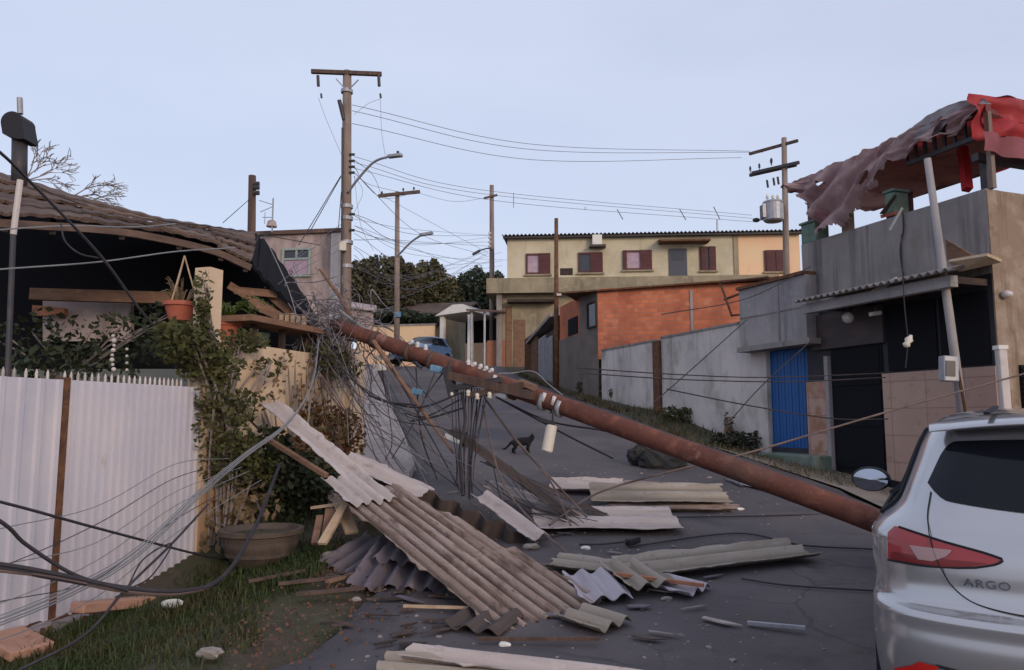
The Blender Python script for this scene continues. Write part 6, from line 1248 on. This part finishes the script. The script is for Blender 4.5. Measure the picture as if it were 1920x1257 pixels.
# ================================================================ CABLES IN FRONT OF THE GATE
FC = 'fallen cables in front of the white gate'
for j, dz in enumerate((0, 6, 12)):
    cable('fallen_cable', 'thick black cable bundle sagging low in front of the white gate', 'cable', [(-420, 1020 + dz, 3.9), (-40, 1054 + dz, 4.5), (100, 1076 + dz * .8 + 4 * math.sin(j * 2), 4.7), (230, 1102 + dz * .5, 5.0), (345, 1108 + dz * .3, 5.3), (420, 1080, 5.7), (480, 985, 6.6), (524, 872, 7.6)], .014 if j else .017, M['cable'] if j < 2 else M['cable_brown'], 'black cable bundle by the gate', 10, 6)
cable('fallen_cable', 'straight dark cable crossing the white gate panel downhill', 'cable', [(-380, 860, 4.0), (-30, 934, 4.6), (180, 990, 5.4), (372, 1040, 6.6), (430, 1050, 7.2)], .010, M['cable'])
cable('fallen_cable', 'curved black cable sweeping down the left gate leaf to the bundle', 'cable', [(-380, 800, 3.9), (-30, 960, 4.4), (50, 1022, 4.6), (140, 1078, 4.8), (240, 1108, 5.0)], .012, M['cable'])
for k, (dy, r) in enumerate([(0, .007), (7, .005), (-6, .004), (12, .005)]):
    cable('fallen_cable', 'pale grey-green cable slanting up across the gate to the creeper', 'cable', [(-260, 1250 + dy, 3.9), (-30, 1172 + dy, 4.3), (140, 1102 + dy, 4.9), (260, 1030 + dy, 5.6), (380, 918 + dy * .8, 6.5), (460, 852 + dy * .5, 7.1), (540, 792 + dy * .3, 7.7), (585, 720, 8.4), (598, 640, 9.2)], r, M['cable_grey'], 'pale cables across the gate', 8, 6)
cable('fallen_cable', 'dark looped cable climbing the gate beside the pale cables', 'cable', [(30, 1260, 4.4), (160, 1190, 4.8), (240, 1100, 5.2), (322, 1020, 5.9), (390, 946, 6.6)], .010, M['cable'])
cable('fallen_cable', 'short thin loop of cable hanging on the dark looped cable', 'cable', [(238, 1104, 5.2), (270, 1048, 5.5), (322, 1020, 5.85), (284, 1080, 5.5), (240, 1106, 5.2)], .006, M['cable'])
cable('fallen_cable', 'thick dark cable running down from the porch roof to the creeper', 'cable', [(-300, 60, 4.6), (-30, 262, 5.2), (60, 345, 5.8), (190, 482, 6.6), (270, 590, 7.2), (360, 684, 7.7), (430, 750, 8.0), (486, 806, 8.2)], .013, M['cable'])
cable('fallen_cable', 'pale thin wire stretched level across the dark porch front', 'cable', [(-260, 445, 6.0), (-30, 433, 6.4), (120, 424, 6.8), (250, 426, 7.4), (330, 420, 7.9)], .007, M['cable_grey'])
cable('fallen_cable', 'grey wire rising gently across the dark porch below the eave', 'cable', [(-260, 535, 5.6), (-30, 508, 6.2), (180, 492, 6.8), (330, 472, 7.6), (440, 465, 8.6)], .007, M['cable_grey'])
cable('fallen_cable', 'loose loop of dark cable hanging from the porch eave', 'cable', [(114, 418, 6.5), (122, 452, 6.5), (150, 476, 6.5), (185, 484, 6.6)], .008, M['cable'])
cable('fallen_cable', 'dark wire lying along the top of the porch roof', 'cable', [(20, 322, 8.4), (120, 372, 8.9), (260, 408, 9.8), (430, 430, 10.8), (600, 460, 14)], .008, M['cable'])
cable('fallen_cable', 'thin dark wire draped down the edge of the collapsed roof end', 'cable', [(505, 462, 9.6), (540, 540, 9.6), (560, 610, 9.6), (575, 680, 9.4)], .007, M['cable_grey'])
for k in range(5):
    x = 570 + k * 9; cable('hanging_wire', 'thin wire hanging down over the cream wall from the tangle', 'wire', [(x, 620, 9.6), (x - 6 + R.uniform(-8, 8), 690, 9.4), (x - 20 + R.uniform(-10, 30), 770, 9.0)], .006, M[R.choice(['cable_grey', 'cable_brown'])], 'wires hanging over the cream wall')
# ================================================================ CARS
M['silver'] = mat('silver_paint', (.46, .45, .465), rough=.2, metal=.7, spec=.5, coat=.5)
M['silver_flat'] = mat('silver_trim', (.40, .39, .44), rough=.4, metal=.5)
M['bluepaint'] = mat('blue_paint', (.10, .20, .40), rough=.35, metal=.4, spec=.5, coat=.5)
M['carglass'] = mat('car_glass', (.008, .009, .014), rough=.08, spec=.2)
M['lens_red'] = mat('red_lens', (.30, .010, .012), rough=.15, spec=.5, coat=.5)
M['lens_deep'] = mat('deep_red_lens', (.17, .008, .010), rough=.2, spec=.5)
M['lens_clear'] = mat('clear_lens', (.36, .22, .22), rough=.15, spec=.5)
M['reflector'] = mat('red_reflector', (.62, .02, .015), rough=.2, spec=.5)
M['tyre'] = mat('tyre', (.018, .018, .019), rough=.85)
M['seam'] = mat('panel_gap', (.012, .012, .016), rough=.7)
M['plate'] = mat('blank_plate', (.55, .55, .57), rough=.5)
M['chrome'] = mat('chrome_badge', (.14, .14, .16), rough=.3, metal=.8)
M['mirror'] = mat('mirror_glass', (.36, .39, .46), rough=.04, metal=1.0)
KEYS = [(.20, .74, .16, 3.84), (.25, .80, .09, 3.90), (.32, .842, .035, 3.96), (.42, .856, .012, 3.99), (.52, .862, .0, 4.0), (.60, .862, .008, 3.98), (.655, .861, .012, 3.95), (.685, .858, .075, 3.92), (.74, .856, .098, 3.88), (.82, .860, .105, 3.78), (.88, .862, .112, 3.55), (.93, .858, .125, 3.22), (.98, .822, .145, 2.98), (1.03, .762, .175, 2.80), (1.08, .728, .21, 2.68), (1.16, .698, .265, 2.52), (1.24, .668, .325, 2.36), (1.32, .638, .385, 2.20), (1.38, .608, .44, 2.05), (1.42, .575, .49, 1.93), (1.45, .53, .55, 1.80), (1.472, .45, .66, 1.66), (1.486, .33, .82, 1.5), (1.492, .16, 1.0, 1.34)]
KR = curve([Vector(k) for k in KEYS], 5)
def row_at(z):
    for a, b in zip(KR, KR[1:]):
        if a[0] <= z <= b[0]: return a.lerp(b, (z - a[0]) / max(1e-9, b[0] - a[0]))
    return KR[-1] if z > KR[-1][0] else KR[0]
NR, NF = 3.4, 2.7
def rear_pt(x, z, off=0.0, raw=False):
    k = row_at(z); w, r, f = k[1], k[2], k[3]; a = min(.48, .45 * (f - r)); u = min(1, abs(x) / w); y = r + a * (1 - max(0, 1 - u ** NR) ** (1 / NR))
    p = Vector((x, y, z))
    if raw or not off: return p
    e = .006; xx = max(-w + .012, min(w - .012, x))
    du = rear_pt(xx + e, z, raw=True) - rear_pt(xx - e, z, raw=True); dv = rear_pt(max(-.99, min(.99, 1)) * xx, z + e, raw=True) - rear_pt(xx, z - e, raw=True)
    n = dv.cross(du).normalized()
    if n.y > 0: n = -n
    return p + n * off
def side_pt(y, z, s, off=0.0):
    k = row_at(z); w, r, f = k[1], k[2], k[3]; a = min(.48, .45 * (f - r)); b = min(.95, .45 * (f - r))
    if y < r + a: v = (r + a - y) / a; x = w * max(0, 1 - v ** NR) ** (1 / NR)
    elif y > f - b: v = min(1, (y - f + b) / b); x = w * max(0, 1 - v ** NF) ** (1 / NF)
    else: x = w
    return Vector((s * (x + off), y, z + off * .25))
def front_pt(x, z, off=0.0):
    k = row_at(z); w, r, f = k[1], k[2], k[3]; b = min(.95, .45 * (f - r)); u = min(1, abs(x) / w); return Vector((x, f - b * (1 - max(0, 1 - u ** NF) ** (1 / NF)) + off, z + off * .6))
def patch(fn, z0, z1, lo, hi, nu=24, nv=14):
    mb = MB(); mb.grid(lambda u, v: fn(lerp(lo(lerp(z0, z1, v)), hi(lerp(z0, z1, v)), u), lerp(z0, z1, v)), nu, nv); return mb
def make_car(name, label, paint, badge, tail=True):
    t = thing(name, label, 'car', (0, 0, 0)); mb = MB(); nq = 22; ns = 54
    for k in KR:
        z, w, r, f = k; a = min(.48, .45 * (f - r)); b = min(.95, .45 * (f - r)); ring = []
        for i in range(-nq, nq + 1):
            q = math.pi / 2 * (1 - abs(i) / nq); x = w * max(0, math.cos(q)) ** (2 / NR); ring.append((math.copysign(x, i) if i else 0, r + a * (1 - max(0, math.sin(q)) ** (2 / NR))))
        for i in range(1, ns): ring.append((w, lerp(r + a, f - b, i / ns)))
        for i in range(-nq, nq + 1):
            q = math.pi / 2 * (1 - abs(i) / nq); x = w * max(0, math.cos(q)) ** (2 / NF); ring.append((-math.copysign(x, i) if i else 0, f - b * (1 - max(0, math.sin(q)) ** (2 / NF))))
        for i in range(1, ns): ring.append((-w, lerp(f - b, r + a, i / ns)))
        n = len(ring); mb.v += [Vector((x, y, z)) for x, y in ring]
    WH = (.84, 3.26)
    for j in range(len(KR) - 1):
        for i in range(n):
            q = (j * n + i, j * n + (i + 1) % n, (j + 1) * n + (i + 1) % n, (j + 1) * n + i); c = sum((mb.v[v] for v in q), Vector()) / 4
            if abs(c.x) > .5 and any((c.y - wy) ** 2 + (c.z - .31) ** 2 < .355 ** 2 for wy in WH): continue
            mb.f.append(q)
    mb.f.append(tuple((len(KR) - 1) * n + i for i in range(n)))
    mb.build('body', paint, t, smooth=True)
    mb = MB(); mb.box((0, 2.0, .22), (1.3, 3.5, .06)); mb.build('underbody', M['seam'], t)
    # spoiler
    mb = MB()
    def sp(u, v):
        x = lerp(-.60, .60, u); e = 1 - abs(2 * u - 1) ** 4; q = v * 2 * math.pi; yc = .42 + .10 * abs(2 * u - 1) ** 2.5; return Vector((x, yc + .20 * math.cos(q) * (.25 + .75 * e) + .05 * e, 1.425 - .045 * abs(2 * u - 1) ** 2.2 + .030 * math.sin(q) * (.3 + .7 * e) + .035 * (math.cos(q) + 1) * .5))
    mb.grid(sp, 40, 24); mb.build('spoiler', paint, t, smooth=True)
    for x in (-.36, .36): mb = MB(); mb.bar((x - .02, .34, 1.462), (x + .03, .60, 1.492), .022, .012); mb.build('roof_groove', M['seam'], t)
    # glass
    def gl(u, v):
        x = lerp(-.615, .615, u); q = abs(x) / .615; z0 = 1.055 + .045 * q * q + .055 * max(0, (q - .88) / .12) ** 2; z1 = 1.352 - .02 * q * q - .06 * max(0, (q - .88) / .12) ** 2
        return rear_pt(x * (1 - .09 * v), lerp(z0, z1, v), .005)
    mb = MB(); mb.grid(gl, 60, 18); mb.build('rear_window', M['carglass'], t, smooth=True)
    # a bulge of glass bottom edge
    for s in (-1, 1):
        yr = lambda z: lerp(.72, .98, (z - 1.0) / .38); yf = lambda z: lerp(2.80, 2.06, (z - 1.0) / .38)
        w_ = patch(lambda y, z: side_pt(y, z, s, .004), .985, 1.375, yr, yf, 40, 10).build('side_window', M['carglass'], t, smooth=True)
        mb = MB(); mb.tube([side_pt(yr(z), z, s, .007) for z in [lerp(.985, 1.375, k / 8) for k in range(9)]], .012, 6); mb.tube([side_pt(lerp(yr(1.375), yf(1.375), k / 12), 1.378, s, .007) for k in range(13)], .012, 6); mb.tube([side_pt(lerp(yr(.985), yf(.985), k / 12), .985, s, .007) for k in range(13)], .012, 6); mb.build('trim', M['seam'], w_)
        mb = MB(); mb.tube([side_pt(lerp(1.62, 1.60, k / 6), lerp(.985, 1.375, k / 6), s, .005) for k in range(7)], .03, 6); mb.build('pillar_trim', M['seam'], t)
    patch(lambda x, z: front_pt(x, z, .004), 1.03, 1.40, lambda z: -row_at(z)[1] * .90, lambda z: row_at(z)[1] * .90, 30, 12).build('windscreen', M['carglass'], t, smooth=True)
    for s in (-1, 1):
        # tail lamp: wraps from the side to a tip on the tailgate
        def outer(z): return .775 if z < .94 else .775 - .03 * (z - .94) / .03
        def inner(z): return pwl([(.832, .65), (.838, .55), (.85, .46), (.868, .395), (.882, .372), (.893, .375), (.91, .44), (.935, .57), (.955, .66), (.968, .735)], z)
        tl = patch(lambda x, z: rear_pt(s * x, z, .010), .832, .968, inner, outer, 30, 18).build('tail_lamp', M['lens_red'], t, smooth=True)
        patch(lambda x, z: rear_pt(s * x, z, .0135), .839, .870, lambda z: inner(z) + .03, lambda z: .76, 24, 8).build('lower_lens', M['lens_deep'], tl, smooth=True)
        patch(lambda x, z: rear_pt(s * x, z, .0155), .856, .906, lambda z: pwl([(.856, .61), (.88, .56), (.902, .54)], z), lambda z: pwl([(.856, .66), (.906, .69)], z), 16, 8).build('clear_lens', M['lens_clear'], tl, smooth=True)
        rim = [rear_pt(s * inner(z), z, .011) for z in [lerp(.833, .967, k / 16) for k in range(17)]]
        mb = MB(); mb.tube(rim, .005, 6); mb.tube([rear_pt(s * lerp(inner(.833), .775, k / 8), .833, .011) for k in range(9)], .005, 6); mb.build('rim', M['seam'], tl)
        rf = lambda z: .70 - .09 * sstep(.40, .47, z)
        patch(lambda x, z: rear_pt(s * x, z, .008), .33, .47, lambda z: rf(z), lambda z: rf(z) + .075, 8, 12).build('reflector', M['reflector'], t, smooth=True)
        mb = MB(); mb.tube([rear_pt(s * lerp(.40, .62, k / 10), lerp(.455, .47, k / 10), .002) for k in range(11)], .006, 6); mb.build('crease', M['seam'], t)
        # mirrors
        mc = Vector((s * .985, 2.34, 1.025)); mb = MB(); mb.ico(mc, .125, 3, (1, .62, .68)); hs = mb.build('door_mirror', M['seam'], t, smooth=True)
        mb = MB(); k_ = 24; c2 = mc + Vector((0, -.082, 0)); mb.v = [c2 + Vector((.108 * math.cos(6.2832 * i / k_), 0, .074 * math.sin(6.2832 * i / k_))) for i in range(k_)] + [c2 + Vector((0, -.008, 0))]; mb.f = [(i, (i + 1) % k_, k_) for i in range(k_)]; mb.build('mirror_glass', M['mirror'], hs)
        mb = MB(); mb.bar(mc + Vector((-s * .08, .02, -.02)), Vector((s * .80, 2.36, .985)), .05, .05); mb.build('mount', M['seam'], hs)
        # hatch gap
        cur = [(s * .605, 1.12), (s * .622, 1.03), (s * .618, .97), (s * .605, .90), (s * .585, .84), (s * .555, .775), (s * .50, .725), (s * .42, .70), (s * .28, .688), (0, .685)]
        mb = MB(); mb.tube([rear_pt(p.x, p.y, .0035 + .010 * sstep(.80, .84, p.y) * (1 - sstep(.96, 1.0, p.y))) for p in curve([Vector((a, b, 0)) for a, b in cur], 6)], .0024, 6); mb.build('tailgate_gap', M['seam'], t)
        # door gaps
        mb = MB(); mb.tube([side_pt(1.62, z, s, .001) for z in [.3, .45, .6, .75, .9, .98]], .004, 6); mb.tube([side_pt(2.72, z, s, .001) for z in [.3, .45, .6, .75, .9, .98]], .004, 6); mb.build('door_gap', M['seam'], t)
        for y in (1.75, 2.60 - 1.75):
            pass
        for y in (.98, 1.88): mb = MB(); mb.bar(side_pt(y, .86, s, .02), side_pt(y + .2, .865, s, .02), .03, .028); mb.build('door_handle', paint, t, bevel=.008)
        # head lamps (seen on the far car)
        patch(lambda x, z: front_pt(s * x, z, .006), .66, .78, lambda z: .50, lambda z: .80, 12, 6).build('head_lamp', M['lens_clear'], t, smooth=True)
        for wy in WH:
            mb = MB(); c = Vector((s * .755, wy, .31)); ax = Matrix.Rotation(math.pi / 2, 3, 'Y'); mb.lathe(c, [(.20, -.10), (.27, -.105), (.305, -.09), (.312, 0), (.305, .09), (.27, .105), (.20, .10)], 36, axis=ax); wh = mb.build('wheel', M['tyre'], t, smooth=True)
            mb = MB(); mb.lathe(c + Vector((s * .06, 0, 0)), [(.02, s * .02), (.06, s * .02), (.18, s * .012), (.215, s * .03)], 30, axis=ax); mb.build('rim', M['silver_flat'], wh, smooth=True)
            mb = MB(); mb.tube([Vector((s * .852, wy + .362 * math.cos(q), .31 + .362 * math.sin(q))) for q in [math.pi * (-.08 + 1.16 * k / 24) for k in range(25)]], .018, 6); mb.build('arch_trim', M['seam'], t)
            mb = MB(); mb.lathe(c - Vector((s * .22, 0, 0)), [(.36, -.02), (.36, .02)], 24, axis=ax); mb.build('wheel_well', M['seam'], t)
    mb = MB(); mb.grid(lambda u, v: front_pt(lerp(-.5, .5, u), lerp(.42, .56, v), .006), 16, 4); mb.build('grille', M['seam'], t)
    mb = MB(); mb.grid(lambda u, v: rear_pt(lerp(-.33, .33, u), lerp(.40, .56, v), .003), 16, 5); mb.build('plate_recess', paint, t)
    mb = MB(); mb.box((0, -.012, .48), (.40, .008, .13)); mb.build('number_plate', M['plate'], t)
    mb = MB(); mb.tube([rear_pt(x, 1.075 + .05 * 0 + .002, .012) for x in (0, .1)], .008, 6); mb.tube([rear_pt(0, 1.06, .02), rear_pt(.28, 1.12, .022)], .008, 6); mb.build('wiper', M['seam'], t)
    mb = MB(); mb.tube([Vector((0, 1.05, 1.488)), Vector((0, .93, 1.58))], [.008, .004], 6); mb.build('aerial', M['seam'], t)
    if badge:
        cu = bpy.data.curves.new('badge', 'FONT'); cu.body = badge; cu.size = .044; cu.extrude = .003; cu.align_x = 'CENTER'; cu.space_character = 1.15
        tmp = bpy.data.objects.new('badge', cu); COL.objects.link(tmp); dg = bpy.context.evaluated_depsgraph_get(); me = bpy.data.meshes.new_from_object(tmp.evaluated_get(dg)); bpy.data.objects.remove(tmp)
        for v in me.vertices:
            x = v.co.x * 1.18 - .43; z = .775 + v.co.y; p = rear_pt(x, z, .004 + v.co.z + .003); v.co = p
        o = bpy.data.objects.new('badge', me); COL.objects.link(o); me.materials.clear(); me.materials.append(M['chrome']); o.parent = t
    return t
car = make_car('parked_car', 'silver hatchback with red tail lamps parked close to the viewer on the road', M['silver'], 'ARGO')
PHI = rad(29.5); FW = Vector((math.sin(PHI), math.cos(PHI), 0)); RT = Vector((math.cos(PHI), -math.sin(PHI), 0))
O = Vector((1.50, 3.25, 0)) + RT * .86 - FW * .12
car.location = (O.x, O.y, RZ - .02); car.rotation_euler = (0, 0, -PHI)
car2 = make_car('parked_car', 'blue car parked at the top of the street by the peach wall', M['bluepaint'], None)
q = rad(202); c = W(790, 655, 36.5); f2 = Vector((math.sin(q), math.cos(q), 0)); o2 = Vector((c.x, c.y, 0)) - f2 * 2.0
car2.location = (o2.x, o2.y, gz(c.x, c.y) + .06); car2.rotation_euler = (0, 0, -q)

# ================================================================ CAT
def skinned(name, nodes, edges, m, loc, parent=None, sub=2, fat=1.0):
    me = bpy.data.meshes.new(name); me.from_pydata([Vector(n[0]) for n in nodes], edges, []); o = bpy.data.objects.new(name, me); COL.objects.link(o); o.location = loc
    md = o.modifiers.new('skin', 'SKIN'); md.use_smooth_shade = True
    if not me.skin_vertices: me.skin_vertices.new()
    for i, n in enumerate(nodes):
        r = n[1] * fat; me.skin_vertices[0].data[i].radius = (r, r)
    me.skin_vertices[0].data[0].use_root = True
    s = o.modifiers.new('sub', 'SUBSURF'); s.levels = sub; s.render_levels = sub; me.materials.append(m)
    return o
M['catfur'] = mat('black_fur', (.010, .009, .012), rough=.8, bump=.3, bscale=200)
cb = G(980, 851, RZ)
nodes = [((-.13, 0, .215), .058), ((-.05, 0, .212), .062), ((.04, 0, .21), .062), ((.10, 0, .225), .056), ((.145, 0, .255), .036), ((.165, -.01, .285), .042), ((.198, -.03, .278), .024),
         # ears
         ((.16, .018, .325), .014), ((.158, .024, .348), .004), ((.165, -.035, .325), .014), ((.164, -.042, .348), .004),
         # front legs
         ((.105, -.035, .16), .028), ((.10, -.04, .09), .018), ((.11, -.04, .025), .014), ((.125, -.042, .012), .014),
         ((.10, .04, .16), .028), ((.075, .04, .09), .018), ((.06, .04, .025), .014), ((.075, .04, .012), .014),
         # hind legs
         ((-.14, -.045, .17), .040), ((-.105, -.05, .11), .024), ((-.145, -.05, .065), .015), ((-.13, -.05, .018), .014), ((-.11, -.05, .012), .014),
         ((-.15, .045, .17), .040), ((-.13, .05, .11), .024), ((-.185, .05, .065), .015), ((-.18, .05, .018), .014), ((-.16, .05, .012), .014),
         # tail
         ((-.19, 0, .20), .022), ((-.235, 0, .15), .017), ((-.28, .01, .10), .015), ((-.325, .01, .075), .013), ((-.36, .01, .08), .008)]
edges = [(0, 1), (1, 2), (2, 3), (3, 4), (4, 5), (5, 6), (5, 7), (7, 8), (5, 9), (9, 10), (3, 11), (11, 12), (12, 13), (13, 14), (3, 15), (15, 16), (16, 17), (17, 18), (0, 19), (19, 20), (20, 21), (21, 22), (22, 23), (0, 24), (24, 25), (25, 26), (26, 27), (27, 28), (0, 29), (29, 30), (30, 31), (31, 32), (32, 33)]
cat = skinned('cat', nodes, edges, M['catfur'], cb, fat=1.28); cat.rotation_euler = (0, 0, rad(-8)); cat.scale = (.92, .92, .92)
tag(cat, 'black cat standing side-on in the middle of the road', 'cat')
# second, sitting cat behind the hanging cables
cb = G(873, 838, RZ)
nodes = [((0, .04, .07), .07), ((0, 0, .14), .058), ((0, -.03, .20), .044), ((0, -.045, .25), .042), ((.01, -.085, .243), .022), ((-.026, -.04, .292), .013), ((-.03, -.04, .315), .004), ((.026, -.04, .292), .013), ((.03, -.04, .315), .004),
         ((-.03, -.06, .12), .022), ((-.03, -.07, .02), .016), ((.03, -.06, .12), .022), ((.03, -.07, .02), .016), ((.07, .03, .05), .04), ((.075, -.04, .018), .018), ((-.07, .03, .05), .04), ((-.075, -.04, .018), .018), ((.08, .12, .02), .016), ((.16, .06, .018), .012)]
edges = [(0, 1), (1, 2), (2, 3), (3, 4), (3, 5), (5, 6), (3, 7), (7, 8), (1, 9), (9, 10), (1, 11), (11, 12), (0, 13), (13, 14), (0, 15), (15, 16), (0, 17), (17, 18)]
cat2 = skinned('cat', nodes, edges, M['catfur'], cb); cat2.scale = (.8, .8, .8)
tag(cat2, 'small black cat sitting behind the hanging cables on the road', 'cat')
